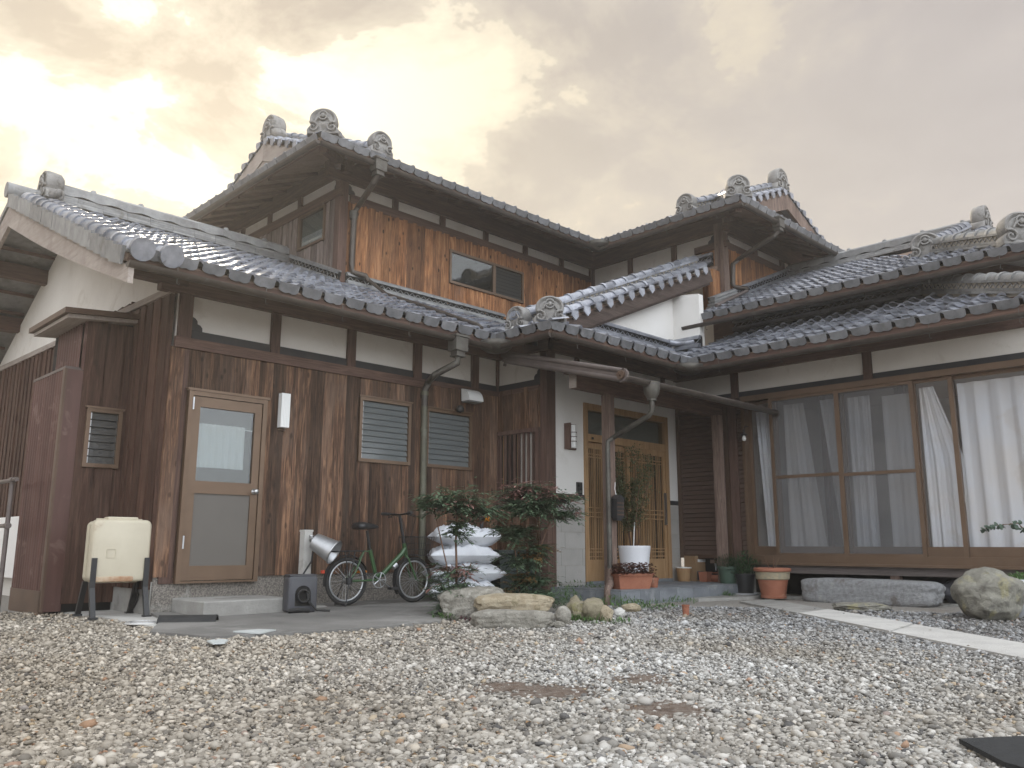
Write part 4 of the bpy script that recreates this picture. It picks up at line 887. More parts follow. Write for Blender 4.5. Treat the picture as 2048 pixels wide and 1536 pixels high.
# upper storey window: one glass sash, one louvered sash
wn = part('window', house); F = FS(Y2); x0, x1, z0, z1 = 8.28, 9.97, 4.775, 5.335; xm = 9.27
mb = MB(F); frame_rect(mb, x0, x1, z0, z1, 0.04, -0.07, 0.012); mb.box(xm-0.03, xm+0.03, -0.065, 0.012, z0+0.04, z1-0.04); mb.build('frame', 'bronze', wn)
MB(F).box(x0+0.04, xm-0.03, -0.05, -0.044, z0+0.04, z1-0.04).build('pane', 'glass_mirror' if 'glass_mirror' in MAT else 'glass_dim', wn)
n = 8; h = (z1-z0-0.08)/n
for i in range(n):
    zz_ = z0+0.04+i*h
    MB(F).hexa([(xm+0.03, -0.050, zz_), (x1-0.04, -0.050, zz_), (x1-0.04, -0.046, zz_), (xm+0.03, -0.046, zz_), (xm+0.03, -0.026, zz_+h+0.006), (x1-0.04, -0.026, zz_+h+0.006), (x1-0.04, -0.022, zz_+h+0.006), (xm+0.03, -0.022, zz_+h+0.006)]).build('slat', 'frost_dark', wn)
MB(F).box(x0+0.04, x1-0.04, 0.002, 0.011, z0+0.04, z1-0.04).build('back_pane', 'dark', wn)
# west window of the upper storey
wn = part('window', house); F = FW(X2W); x0, x1, z0, z1 = -10.955, -10.215, 5.05, 5.60
mb = MB(F); frame_rect(mb, x0, x1, z0, z1, 0.035, -0.06, 0.012); mb.build('frame', 'bronze', wn)
MB(F).box(x0+0.035, x1-0.035, -0.03, -0.024, z0+0.035, z1-0.035).build('pane', 'glass_dim', wn)
MB(F).box(x0+0.035, x1-0.035, 0.0, 0.008, z0+0.22, z1-0.035).build('blind', 'louver_back', wn)
MB(F).box(x0+0.035, x1-0.035, 0.0, 0.0075, z0+0.035, z0+0.22).build('blind', 'curtain', wn, label='white lower half of the blind')

# lattice window on the return of the entrance block
wn = part('lattice_window', house); F = FWI; x0, x1, z0, z1 = -7.955, -7.185, 1.20, 2.12
mb = MB(F); frame_rect(mb, x0, x1, z0, z1, 0.05, -0.05, 0.012); mb.build('frame', 'timber', wn)
MB(F).box(x0-0.02, x1+0.02, -0.10, 0.0, z0-0.05, z0).build('sill', 'timber_y', wn)
nb = 8
for i in range(nb):
    x = x0+0.05+(x1-x0-0.1)*(i+0.5)/nb; MB(F).box(x-0.012, x+0.012, -0.045, -0.015, z0+0.05, z1-0.05).build('bar', 'timber', wn)
MB(F).box(x0+0.05, x1-0.05, -0.046, -0.014, z0+0.10, z0+0.125).build('bar', 'timber_y', wn)
MB(F).box(x0+0.05, x1-0.05, 0.0, 0.004, z0+0.05, z1-0.05).build('pane', 'glass', wn)
MB(F).box(x0+0.05, x0+0.38, 0.006, 0.011, z0+0.05, z1-0.05).build('back_pane', 'dark', wn)
MB(F).box(x0+0.38, x1-0.05, 0.006, 0.011, z0+0.05, z1-0.05).build('blind', 'curtain_beige', wn)
MB(F).box(x0+0.36, x0+0.40, 0.002, 0.012, z0+0.05, z1-0.05).build('stile', 'honey', wn)
MB(F).box(x0+0.10, x0+0.14, 0.002, 0.012, z0+0.05, z1-0.05).build('stile', 'honey', wn)

# entrance: wooden lattice sliding doors with transom
en = part('entrance_door', house); F = FSE
mb = MB(F)
mb.box(DX0, DX0+0.075, -0.02, 0.12, DZ0, DZ1); mb.box(DX1-0.075, DX1, -0.02, 0.12, DZ0, DZ1); mb.box(DX0+0.075, DX1-0.075, -0.02, 0.12, DZ1-0.085, DZ1)
mb.box(DX0+0.075, DX1-0.075, -0.015, 0.12, 2.0, 2.10); mb.build('frame', 'honey', en)
MB(F).box(DX0+0.075, DX1-0.075, 0.03, 0.036, 2.10, DZ1-0.085).build('transom_pane', 'glass_dim', en)
MB(F).box(DX0+0.075, DX1-0.075, 0.10, 0.11, 0.2, DZ1-0.085).build('back_pane', 'room', en)
MB(F).box(DX0, DX1, -0.03, 0.12, DZ0-0.02, DZ0+0.05).build('threshold', 'slate', en)
mid = (DX0+DX1)/2
for k, (a, b_, dy) in enumerate(((DX0+0.075, mid+0.03, 0.045), (mid-0.03, DX1-0.075, 0.0))):
    lf = part('door_leaf', house); lf.name = 'door_leaf'
    mb = MB(F); za, zb = DZ0+0.05, 2.0
    mb.box(a, a+0.06, dy, dy+0.035, za, zb); mb.box(b_-0.06, b_, dy, dy+0.035, za, zb)
    mb.box(a+0.06, b_-0.06, dy, dy+0.035, zb-0.08, zb); mb.box(a+0.06, b_-0.06, dy+0.005, dy+0.03, za, za+0.27)
    mb.build('door_frame', 'honey', lf)
    n = 20; ww = b_-a-0.12
    for i in range(n):
        if i % 4 in (3,): continue
        x = a+0.06+ww*(i+0.5)/n; MB(F).box(x-0.0055, x+0.0055, dy+0.010, dy+0.022, za+0.27, zb-0.08).build('lattice_bar', 'honey', lf)
    for i in (3.5, 7.5, 11.5):
        x = a+0.06+ww*(i)/n; MB(F).box(x-0.011, x+0.011, dy+0.004, dy+0.024, za+0.27, zb-0.08).build('lattice_bar', 'honey', lf)
    for z in (za+0.30, za+0.36, za+0.40, 1.02, 1.08, 1.14, zb-0.16, zb-0.20):
        MB(F).box(a+0.06, b_-0.06, dy+0.006, dy+0.019, z, z+0.013).build('lattice_bar', 'honey', lf)
    MB(F).box(a+0.06, b_-0.06, dy+0.026, dy+0.030, za+0.27, zb-0.08).build('pane', 'doorglass' if 'doorglass' in MAT else 'frost_dark', lf)
MB(F).box(DX1-0.125, DX1-0.10, -0.03, 0.0, 0.95, 1.40).build('handle', 'steel', en)
MB(F).box(DX0+0.15, DX0+0.19, -0.019, -0.015, 2.03, 2.06).build('name_plate', 'black_plastic', en)

# stone-look wall tiles either side of the entrance
def walltiles(F, x0, x1, z0, z1, wt=0.40, ht=0.205):
    wp = part('wall_tiling', house); r = 0; z = z1
    MB(F).box(x0, x1, 0.002, 0.10, z0, z1).build('tile_bed', 'mortar', wp)
    while z > z0+0.02:
        zb = max(z-ht, z0); x = x0-(wt*0.5 if r % 2 else 0.13)
        while x < x1-0.01:
            a, b_ = max(x, x0), min(x+wt, x1)
            if b_-a > 0.015: MB(F).box(a+0.002, b_-0.002, -0.008, 0.004, zb+0.002, z-0.002).build('wall_tile', 'walltile', wp)
            x += wt
        z = zb; r += 1
walltiles(FSE, XI+0.03, DX0-0.002, 0.10, 1.233); walltiles(FSE, DX1+0.002, XR-0.02, 0.10, 1.233)

# shutter box and louvered shutters on the east wing
sh = part('shutter', house); F = FWR
mb = MB(F); frame_rect(mb, -7.05, -6.20, 0.49, 2.66, 0.05, -0.05, 0.03); mb.build('frame', 'bronze_dark', sh)
n = 32; h = 2.07/n
for i in range(n):
    z = 0.54+i*h; MB(F).hexa([(-7.0, -0.035, z), (-6.25, -0.035, z), (-6.25, 0.02, z), (-7.0, 0.02, z), (-7.0, -0.018, z+h-0.006), (-6.25, -0.018, z+h-0.006), (-6.25, 0.02, z+h-0.006), (-7.0, 0.02, z+h-0.006)]).build('slat', 'shutter', sh)
MB(F).box(-7.0, -6.25, 0.012, 0.03, 0.54, 2.61).build('backing', 'dark', sh)
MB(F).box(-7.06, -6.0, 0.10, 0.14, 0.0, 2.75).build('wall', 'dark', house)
sh = part('shutter', house)
n = 32
for i in range(n):
    z = 0.54+i*h; MB(F).hexa([(-6.055, -0.02, z), (-5.98, -0.02, z), (-5.98, 0.03, z), (-6.055, 0.03, z), (-6.055, -0.006, z+h-0.006), (-5.98, -0.006, z+h-0.006), (-5.98, 0.03, z+h-0.006), (-6.055, 0.03, z+h-0.006)]).build('slat', 'shutter', sh)
# glazed sliding doors of the east wing
gz = part('glazed_doors', house); F = FWR; S0, S1 = -5.965, -1.2
mb = MB(F); mb.box(S0, S1, -0.06, 0.10, 2.63, 2.705); mb.box(S0, S1, -0.05, 0.10, 0.445, 0.54); mb.box(S0, S0+0.05, -0.055, 0.10, 0.54, 2.63); mb.build('frame', 'bronze', gz)
MB(F).box(S0, S1, -0.095, 0.02, 0.415, 0.446).build('sill', 'bronze', gz)
def sash(x0, x1, dy, mat='bronze', bot=0.115, w=0.05, glassm='glass', mid_=None, wr=None):
    s = part('sash', house); mb = MB(F)
    mb.box(x0, x0+w, dy, dy+0.03, 0.54, 2.63); mb.box(x1-(wr or w), x1, dy, dy+0.03, 0.54, 2.63)
    mb.box(x0+w, x1-(wr or w), dy, dy+0.03, 0.54, 0.54+bot); mb.box(x0+w, x1-(wr or w), dy, dy+0.03, 2.63-0.04, 2.63)
    if mid_: mb.box(x0+w, x1-(wr or w), dy+0.004, dy+0.026, mid_-0.02, mid_+0.02)
    mb.build('frame', mat, s)
    MB(F).box(x0+w, x1-(wr or w), dy+0.012, dy+0.017, 0.54+bot, 2.59).build('pane', glassm, s)
sash(-5.92, -5.48, 0.055); sash(-5.52, -4.56, 0.01); sash(-4.60, -3.66, 0.055); sash(-3.70, -3.225, 0.01); sash(-3.28, -1.25, 0.055)
sash(-5.55, -4.59, -0.038, 'bronze', 0.03, 0.045, 'screen', 1.56); sash(-4.62, -3.66, -0.036, 'bronze', 0.03, 0.045, 'screen', 1.545)
MB(F).box(-3.205, -3.19, -0.01, 0.0, 1.15, 1.24).build('latch', 'steel', gz)
# base beam and struts below the doors, dark void
MB(F).box(-6.05, -2.45, -0.02, 0.12, 0.315, 0.412).build('sill_beam', 'timber_worn_y', house)
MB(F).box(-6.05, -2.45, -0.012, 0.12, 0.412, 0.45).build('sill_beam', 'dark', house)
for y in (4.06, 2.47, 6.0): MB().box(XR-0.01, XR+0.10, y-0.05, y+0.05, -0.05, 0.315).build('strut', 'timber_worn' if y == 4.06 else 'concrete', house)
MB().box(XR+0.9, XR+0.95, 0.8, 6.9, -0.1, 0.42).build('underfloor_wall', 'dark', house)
# room behind
rm = part('room', house)
MB().box(XR+0.02, XR+2.6, 0.6, 6.6, 0.42, 0.47).build('room_floor', 'soffit_x', rm)
MB().box(XR+2.55, XR+2.6, 0.6, 6.6, 0.47, 2.9).build('room_wall', 'room', rm)
MB().box(XR+0.14, XR+2.6, 6.02, 6.08, 0.47, 2.9).build('room_wall', 'room', rm)
MB().box(XR+0.14, XR+2.6, 0.6, 6.6, 2.80, 2.86).build('room_ceiling', 'room', rm)
MB().box(XR+0.75, XR+0.85, 4.05, 4.17, 0.47, 2.8).build('post', 'timber', rm)
MB().box(XR+0.75, XR+0.85, 5.15, 5.2, 0.47, 2.8).build('post', 'timber', rm)
# curtains
def curtain(y0, y1, z0, z1, n, amp, label, mat='curtain', dx=0.16, top=None, seed=0, pull=None):
    r = random.Random(seed); ph = [r.uniform(0, 6.28) for _ in range(3)]; nx, nz = 70, 14; v, f = [], []
    for j in range(nz+1):
        t = j/nz; z = z0+(z1-z0)*t
        for i in range(nx+1):
            s = i/nx
            yy = y0+(y1-y0)*s
            if pull: yy = pull(s, t, y0, y1)
            fold = amp*(math.sin(s*n*6.28+ph[0]+0.6*math.sin(t*2+ph[1]))+0.4*math.sin(s*n*2.7*6.28+ph[2]))
            v.append((XR+dx+fold*(0.6+0.5*(1-t)), yy, z))
    for j in range(nz):
        for i in range(nx): f.append((j*(nx+1)+i, j*(nx+1)+i+1, (j+1)*(nx+1)+i+1, (j+1)*(nx+1)+i))
    return tag(MB().add(v, f).build('curtain', mat, None, True), label, 'curtain', 'curtains behind the glazed doors')
curtain(5.85, 5.52, 0.62, 2.50, 4, 0.022, 'narrow gathered white curtain beside the shutter, leftmost behind the glass', pull=lambda s, t, a, b: a+(b-a)*s+(1-t)*(-0.10)*(1-s))
curtain(5.45, 5.16, 0.60, 2.56, 2, 0.014, 'flat grey white curtain behind the left half of the first screen', dx=0.20, pull=lambda s, t, a, b: a+(b-a)*s-(1-t)*0.22*s)
curtain(4.92, 4.62, 0.60, 2.56, 3, 0.018, 'bright hanging curtain edge just left of the middle screen stile', dx=0.18, pull=lambda s, t, a, b: a+(b-a)*s-(1-t)*0.20*(1-s))
curtain(4.55, 4.26, 0.60, 2.55, 3, 0.022, 'folded white curtain at the left of the second screen', dx=0.18)
curtain(4.12, 3.70, 0.60, 2.52, 2, 0.013, 'smooth white curtain at the right of the second screen', dx=0.20)
curtain(3.66, 3.22, 0.60, 2.56, 3, 0.015, 'white curtain swept open into a triangular gap at the top', dx=0.18, pull=lambda s, t, a, b: a+(b-a)*s*(1-0.62*max(0, (t-0.55)/0.45)))
curtain(3.23, 1.25, 0.60, 2.56, 9, 0.026, 'wide pleated white curtain behind the rightmost pane', dx=0.19)

# ---- porch: slab, posts, beam, metal canopy
pc = part('porch', house)
PX0, PY0 = 7.62, 5.98
MB().box(PX0, XR-0.02, PY0, YE-0.02, -0.02, 0.155).build('slab', 'concrete', pc)
for i in range(8):
    a = PX0-0.01+i*0.36; b_ = min(a+0.357, XR-0.03)
    for k in range(3):
        y0_ = PY0-0.012+k*0.355; MB().box(a+0.002, b_, y0_, min(y0_+0.352, YE-0.03), 0.155, 0.168+0.0008*((i+k) % 2)).build('paver', 'slate', pc)
    MB().box(a+0.002, b_, PY0-0.015, PY0, -0.02, 0.151).build('paver', 'slate', pc)
for i in range(3): MB().box(PX0-0.015, PX0, PY0+0.002+i*0.35, min(PY0+0.348+i*0.35, YE-0.03), -0.02, 0.151).build('paver', 'slate', pc)
MB().box(7.845, 7.955, 6.28, 6.39, 0.163, 2.46).build('post', 'timber_worn', pc)
MB().box(10.17, 10.28, 6.20, 6.31, 0.163, 2.46).build('post', 'timber_worn', pc)
MB().box(7.25, XR-0.03, 6.265, 6.375, 2.46, 2.655).build('beam', 'timber_x', pc)
MB().box(7.235, 7.25, 6.268, 6.372, 2.463, 2.652).build('beam_end', 'barge', pc, label='pale weathered end grain of the porch beam')
cz = lambda y: 2.47+0.268*(y-5.5)
MB().hexa([(7.10, 5.52, cz(5.52)), (10.42, 5.52, cz(5.52)), (10.42, 7.05, cz(7.05)), (7.10, 7.05, cz(7.05)), (7.10, 5.52, cz(5.52)+0.025), (10.42, 5.52, cz(5.52)+0.025), (10.42, 7.05, cz(7.05)+0.025), (7.10, 7.05, cz(7.05)+0.025)]).build('canopy_sheet', 'brownmetal', pc)
for k in range(6):
    x = 7.3+k*0.6; MB().hexa([(x, 5.55, cz(5.55)-0.06), (x+0.045, 5.55, cz(5.55)-0.06), (x+0.045, 7.05, cz(7.05)-0.06), (x, 7.05, cz(7.05)-0.06), (x, 5.55, cz(5.55)-0.002), (x+0.045, 5.55, cz(5.55)-0.002), (x+0.045, 7.05, cz(7.05)-0.002), (x, 7.05, cz(7.05)-0.002)]).build('rafter', 'timber_y', pc)
dv = Vector((0, 1, 0.268)).normalized(); vn = Vector((0, -0.268, 1)).normalized()
F = frm((7.07, 5.47, 2.47), (1, 0, 0), dv, vn)
mb = MB(F); mb.tube([(0.0, 0.0, 0.045), (0, 1.80, 0.045)], 0.032, 10); mb.tube([(0.01, 0.0, -0.045), (0.01, 1.86, -0.045)], 0.034, 10); mb.box(-0.012, 0.03, 0, 1.83, -0.045, 0.045)
mb.tube([(-0.006, 0.0, 0.0), (0.03, 0.0, 0.0)], 0.078, 20); mb.build('verge_roll', 'brownmetal', pc, 40)
mb = MB(F); mb.tube([(-0.03, 0.0, 0.0), (0.0, 0.0, 0.0)], 0.05, 16); mb.tube([(-0.05, 0.0, 0.0), (-0.02, 0.0, 0.0)], 0.016, 8); mb.build('roll_end', 'bronze_dark', pc, 40)
for i in range(4): MB(F).box(-0.02+0.01*i, 0.05, 1.80+0.03*i, 1.98-0.035*i, 0.04-0.05*i, 0.085-0.05*i).build('verge_step', 'brownmetal', pc)
MB().trough((7.08, 5.46, 2.455), (10.40, 5.46, 2.445), 0.052).build('gutter_run', 'gutter', pc, 40)
MB().tube([(10.40, 5.46, 2.42), (10.425, 5.46, 2.42)], 0.06, 12).build('gutter_end', 'gutter', pc, 40)
hx = ony(1303, 780, 5.46)[0]
mb = MB(); mb.lathe([(0.095, 0.03), (0.095, -0.04), (0.085, -0.10), (0.05, -0.16), (0.055, -0.165), (0.055, -0.18), (0.04, -0.18)], 16, (hx, 5.46, 2.43)); mb.build('hopper', 'copper', pc, 40)
MB().tube([(hx, 5.46, 2.26), (hx, 5.46, 2.14), (hx, 5.50, 2.09), (7.84, 6.20, 1.93), (7.80, 6.26, 1.88), (7.80, 6.27, 1.80), (7.80, 6.27, 0.35)], 0.030, 10).build('downpipe', 'copper', pc, 40)
MB().tube([(7.80, 6.27, 0.40), (7.80, 6.27, 0.30), (7.74, 6.22, 0.22), (7.62, 6.16, 0.19), (7.60, 6.15, 0.10), (7.60, 6.15, -0.03)], 0.042, 10).build('downpipe', 'timber_worn', pc, 40)

# ---- metal-clad lean-to on the gable side
sd = part('lean_to', house); yb = 8.894
def corr(x, y0, y1, z0, z1, pitch=0.076, amp=0.010):
    n = int((y1-y0)/pitch*8); v, f = [], []
    for i in range(n+1):
        y = y0+(y1-y0)*i/n; a = amp*max(-0.35, math.cos((y-y0)/pitch*2*math.pi)); v += [(x-a, y, z0), (x-a, y, z1)]
    for i in range(n): f.append((2*i, 2*i+2, 2*i+3, 2*i+1))
    return MB().add(v, f)
corr(2.70, yb+0.03, yb+0.80, 2.38, 2.87).build('corrugated_sheet', 'redmetal', sd, True)
corr(2.57, yb+0.04, yb+1.02, 0.22, 2.375).build('corrugated_sheet', 'redmetal', sd, True)
MB().box(2.56, 2.72, yb, yb+1.05, 2.372, 2.40).build('ledge_trim', 'brownmetal', sd)
boards(sd, FS(yb), 2.725, 3.20, 0.10, 2.90, 'board_stain', 0.16, holes=[(2.80, 3.115, 1.43, 1.99)], jit=0.002)
MB().box(2.705, 2.73, yb-0.012, yb+0.03, 2.38, 2.88).build('corner_trim', 'redmetal', sd)
MB().box(2.575, 2.735, yb-0.015, yb+0.02, 0.03, 2.372).build('panel', 'redmetal', sd)
MB().box(2.555, 2.578, yb-0.018, yb+0.05, 0.03, 2.375).build('corner_trim', 'bronze_dark', sd)
MB().box(2.555, 2.60, yb+0.03, yb+1.02, 0.0, 0.22).build('skirt', 'bronze_dark', sd)
MB().box(2.72, XG+0.01, yb+0.012, yb+1.0, 0.0, 2.95).build('body', 'dark', sd)
MB().hexa([(2.46, yb-0.16, 2.90), (3.24, yb-0.16, 2.97), (3.24, yb+1.05, 2.97), (2.46, yb+1.05, 2.90), (2.46, yb-0.16, 2.955), (3.24, yb-0.16, 3.025), (3.24, yb+1.05, 3.025), (2.46, yb+1.05, 2.955)]).build('roof', 'bronze_dark', sd)
MB().hexa([(2.50, yb-0.12, 2.862), (3.2, yb-0.12, 2.93), (3.2, yb+1.0, 2.93), (2.50, yb+1.0, 2.862), (2.50, yb-0.12, 2.90), (3.2, yb-0.12, 2.968), (3.2, yb+1.0, 2.968), (2.50, yb+1.0, 2.90)]).build('soffit', 'barge', sd)
louver_window(FS(yb), 2.785, 3.13, 1.412, 2.002, 7, 'frost_dark', 'dark')
# ------------------------------------------------------------------ lamps and fittings on the walls
M('lampwhite', (0.82, 0.82, 0.80), None, 3, 0.35)
t = thing('wall_light', 'long white tube light with ribbed cover beside the kitchen door', 'wall light', (4.41, YL-0.02, 1.84))
MB().box(-0.045, 0.045, -0.03, 0.0, 0.0, 0.40).build('base', 'bronze_dark', t)
mb = MB(); mb.box(-0.05, 0.05, -0.10, -0.03, 0.025, 0.385)
for i in range(5): mb.box(-0.04+i*0.018, -0.032+i*0.018, -0.104, -0.10, 0.03, 0.38)
mb.build('cover', 'lampwhite', t)
t = thing('wall_light', 'wooden framed paper lantern light on the white entry wall', 'wall light', (8.01, YE, 1.86))
mb = MB(); frame_rect(mb, -0.10, 0.10, 0.0, 0.33, 0.02, -0.03, 0.0); mb.box(-0.10, -0.08, -0.10, -0.03, 0.0, 0.33); mb.build('frame', 'timber', t)
mb = MB(); n = 10; pr = [(-0.075+0.15*i/n, -0.03-0.075*math.sin(math.pi*i/n)) for i in range(n+1)]
mb.prism([(a, b_) for a, b_ in pr]+[(0.075, -0.004), (-0.075, -0.004)], 0.02, 0.31, 'z'); mb.build('shade', 'lampwhite', t, 40)
for z in (0.10, 0.16, 0.215): MB().tube([(a*1.03, b_*1.03-0.004, z) for a, b_ in pr], 0.004, 6).build('band', 'bronze_dark', t)
t = thing('intercom', 'small black door intercom on the white wall left of the entrance', 'intercom', (8.18, YE, 1.30))
mb = MB(); mb.box(-0.05, 0.05, -0.022, 0, 0.0, 0.155); mb.build('body', 'black_plastic', t); MB().box(0.0, 0.03, -0.026, -0.022, 0.02, 0.05).build('button', 'steel', t)
MB().tube([(-0.02, -0.028, 0.11), (-0.02, -0.021, 0.11)], 0.016, 12).build('lens', 'dark', t)
x = ony(930, 790, YL-0.12)
t = thing('security_light', 'cream hooded security light under the eave right of the green downpipe', 'light', (6.88, YL-0.02, 2.40))
MB().box(-0.12, -0.02, -0.012, 0.0, -0.06, 0.14).build('backplate', 'honey', t)
pl = [(-0.06+0.0, 0.05)]+[(-0.06-0.16*math.sin(math.pi/2*i/7), 0.05+0.16*math.cos(math.pi/2*i/7)+0.0) for i in range(8)]
mb = MB(); mb.prism([(a, b_) for a, b_ in pl[1:]]+[(-0.07, 0.05)], 0.0, 0.24, 'x'); mb.build('hood', 'cream' if 'cream' in MAT else 'lampwhite', t, 40)
MB().box(0.01, 0.23, -0.20, -0.07, 0.035, 0.05).build('lens', 'louver_back', t)
MB().lathe([(0, -0.05), (0.045, -0.035), (0.055, 0.0), (0.03, 0.04), (0, 0.05)], 12, (-0.03, -0.08, -0.055)).build('sensor', 'black_plastic', t, True)
t = thing('hanging_box', 'small black lantern shaped box hung on the porch post', 'box', (7.90, 6.265, 0.98))
mb = MB(); mb.box(-0.07, 0.07, -0.09, 0.0, 0.0, 0.22); mb.prism([(-0.085, 0.22), (0.085, 0.22), (0.0, 0.27)], -0.10, 0.0, 'y'); mb.box(-0.05, 0.05, -0.075, -0.015, -0.03, 0.0); mb.build('body', 'black_plastic', t)
for i in range(4): MB().box(-0.062, 0.062, -0.096, -0.09, 0.03+i*0.045, 0.045+i*0.045).build('slot', 'bronze_dark', t)
MB().tube([(0.0, -0.03, 0.27), (-0.012, -0.02, 0.34), (0.01, -0.012, 0.42)], 0.004, 6).build('cord', 'lampwhite', t)
b3 = onx(1488, 875, XR-0.12)
t = thing('pendant_lamp', 'bare bulb with small dark shade hanging by the shutter', 'lamp', (XR-0.12, b3[1], b3[2]))
MB().lathe([(0.0, -0.05), (0.022, -0.04), (0.03, -0.015), (0.018, 0.02), (0.0, 0.03)], 12).build('bulb', 'lampwhite', t, True)
MB().lathe([(0.05, 0.03), (0.045, 0.045), (0.018, 0.06), (0.014, 0.11), (0.0, 0.11)], 14).build('shade', 'black_plastic', t, 40)
MB().tube([(0, 0, 0.1), (0.05, 0, 0.16), (0.13, 0, 0.16)], 0.006, 6).build('arm', 'black_plastic', t)

# ------------------------------------------------------------------ oil tank
M('cream', (0.60, 0.545, 0.42), (0.53, 0.475, 0.36), 2.5, 0.5, 0.05, spots=[(4, 0.62, (0.40, 0.30, 0.20), 0.5)])
M('rustedge', (0.36, 0.19, 0.10), (0.52, 0.42, 0.30), 14, 0.7)
def rbox(mb, x0, x1, y0, y1, z0, z1, r, n=5):
    pl = []
    for cx, cz_, a0 in ((x1-r, z1-r, 0), (x0+r, z1-r, 90), (x0+r, z0+r, 180), (x1-r, z0+r, 270)):
        for i in range(n+1): a = R_(a0+90*i/n); pl.append((cx+r*math.cos(a), cz_+r*math.sin(a)))
    k = len(pl); e = r*0.45; cxm, czm = (x0+x1)/2, (z0+z1)/2
    def sc(q, d): return (cxm+(q[0]-cxm)*(1-d/(x1-x0)*2), czm+(q[1]-czm)*(1-d/(z1-z0)*2))
    rows = [(y0, e), (y0+e*0.35, e*0.3), (y0+e, 0), (y1-e, 0), (y1-e*0.35, e*0.3), (y1, e)]
    v = [(sc(q, d)[0], y, sc(q, d)[1]) for y, d in rows for q in pl]; f = []
    for j in range(5):
        for i in range(k): f.append((j*k+i, j*k+(i+1) % k, (j+1)*k+(i+1) % k, (j+1)*k+i))
    f += [tuple(range(k))[::-1], tuple(range(5*k, 6*k))]
    return mb.add(v, f)
tp = onz(232, 1226, 0.03)
t = thing('oil_tank', 'cream metal kerosene tank with rusty lower edge on black legs', 'tank', (2.93, 8.12, 0.02), R_(-4))
mb = rbox(MB(), -0.25, 0.25, -0.155, -0.005, 0.31, 0.86, 0.055); mb.build('front_shell', 'cream', t, 40)
mb = rbox(MB(), -0.24, 0.26, 0.0, 0.15, 0.30, 0.85, 0.055); mb.build('rear_shell', 'cream', t, 40)
mb = MB(); mb.box(-0.265, 0.265, -0.006, 0.002, 0.35, 0.82); mb.box(-0.2, 0.2, -0.006, 0.002, 0.295, 0.872); mb.build('seam', 'cream', t)
rbox(MB(), -0.13, 0.13, -0.12, 0.02, 0.855, 0.885, 0.012).build('filler_cap', 'cream', t, 40)
rbox(MB(), -0.235, 0.12, -0.158, -0.05, 0.309, 0.36, 0.02).build('rust_patch', 'rustedge', t, 40, label='rusty brown strip along the lower edge')
mb = MB(); frame_rect(mb, -0.13, -0.05, 0.52, 0.60, 0.006, -0.160, -0.154); mb.build('label_frame', 'cream', t)
for sx in (-0.225, 0.225):
    mb = MB(); mb.box(sx-0.022, sx+0.022, -0.172, -0.150, 0.26, 0.52); mb.build('stand_bracket', 'black_plastic', t)
    for sy in (-1, 1):
        MB().hexa([(sx-0.022, -0.02+sy*0.25-0.02, 0.0), (sx+0.022, -0.02+sy*0.25-0.02, 0.0), (sx+0.022, -0.02+sy*0.25+0.02, 0.0), (sx-0.022, -0.02+sy*0.25+0.02, 0.0),
                   (sx-0.022, -0.03+sy*0.10-0.02, 0.31), (sx+0.022, -0.03+sy*0.10-0.02, 0.31), (sx+0.022, -0.03+sy*0.10+0.02, 0.31), (sx-0.022, -0.03+sy*0.10+0.02, 0.31)]).build('leg', 'black_plastic', t)
        MB().box(sx-0.035, sx+0.035, -0.02+sy*0.25-0.03, -0.02+sy*0.25+0.03, 0.0, 0.018).build('foot', 'black_plastic', t)
MB().tube([(0.2, 0.0, 0.30), (0.2, 0.0, 0.22), (0.24, 0.05, 0.18), (0.26, 0.2, 0.05)], 0.008, 6).build('fuel_hose', 'rubber', t)

# ------------------------------------------------------------------ step, loose tile, covers
def bevel_box(mb, x0, x1, y0, y1, z0, z1, b=0.012, j=0.004):
    r = lambda: random.uniform(-j, j)
    v = []
    for z, d in ((z0, 0), (z1-b, 0), (z1, b)):
        for x, y in ((x0+d, y0+d), (x1-d, y0+d), (x1-d, y1-d), (x0+d, y1-d)): v.append((x+r(), y+r(), z+r()*0.5))
    f = [(0, 3, 2, 1), (8, 9, 10, 11)]+[(a*4+i, a*4+(i+1) % 4, (a+1)*4+(i+1) % 4, (a+1)*4+i) for a in (0, 1) for i in range(4)]
    return mb.add(v, f)
tag(bevel_box(MB(), 3.40, 4.27, 7.28, 7.94, 0.0, 0.168).build('concrete_step', 'concrete'), 'stained concrete block step below the kitchen door', 'step')
def arc_tile(name, o, rz, L_, r, label, cat):
    n = 8; v, f = [], []
    for x in (0, L_):
        for rr in (r, r-0.016):
            for i in range(n+1): a = math.pi*(0.12+0.76*i/n); v.append((x, rr*math.cos(a), rr*math.sin(a)-r*math.sin(math.pi*0.12)+0.0))
    k = n+1
    for i in range(n): f += [(i, i+1, 2*k+i+1, 2*k+i), (k+i, 3*k+i, 3*k+i+1, k+i+1), (i, k+i, k+i+1, i+1), (2*k+i, 2*k+i+1, 3*k+i+1, 3*k+i)]
    f += [(0, 2*k, 3*k, k), (n, k+n, 3*k+n, 2*k+n)]
    ob = MB(Matrix.Translation(o) @ Matrix.Rotation(rz, 4, 'Z')).add(v, f).build(name, 'rubber', None, 40); return tag(ob, label, cat)
p = onz(318, 1244, 0.03)
arc_tile('cable_ramp', (p[0], p[1], 0.022), R_(-35), 0.46, 0.10, 'dark curved cover strip lying beside the concrete step', 'cover strip')
p = onz(285, 1247, 0.02)
t = thing('utility_cover', 'round white utility cover lettered round its rim in the pale slab', 'cover', (p[0], p[1], 0.022))
MB().lathe([(0.0, 0.010), (0.13, 0.010), (0.14, 0.0)], 28).build('plate', 'concrete_pale', t, 40)
MB().tube([(0.12*math.cos(i*math.pi/14), 0.12*math.sin(i*math.pi/14), 0.010) for i in range(29)], 0.004, 5).build('rim', 'galv', t)
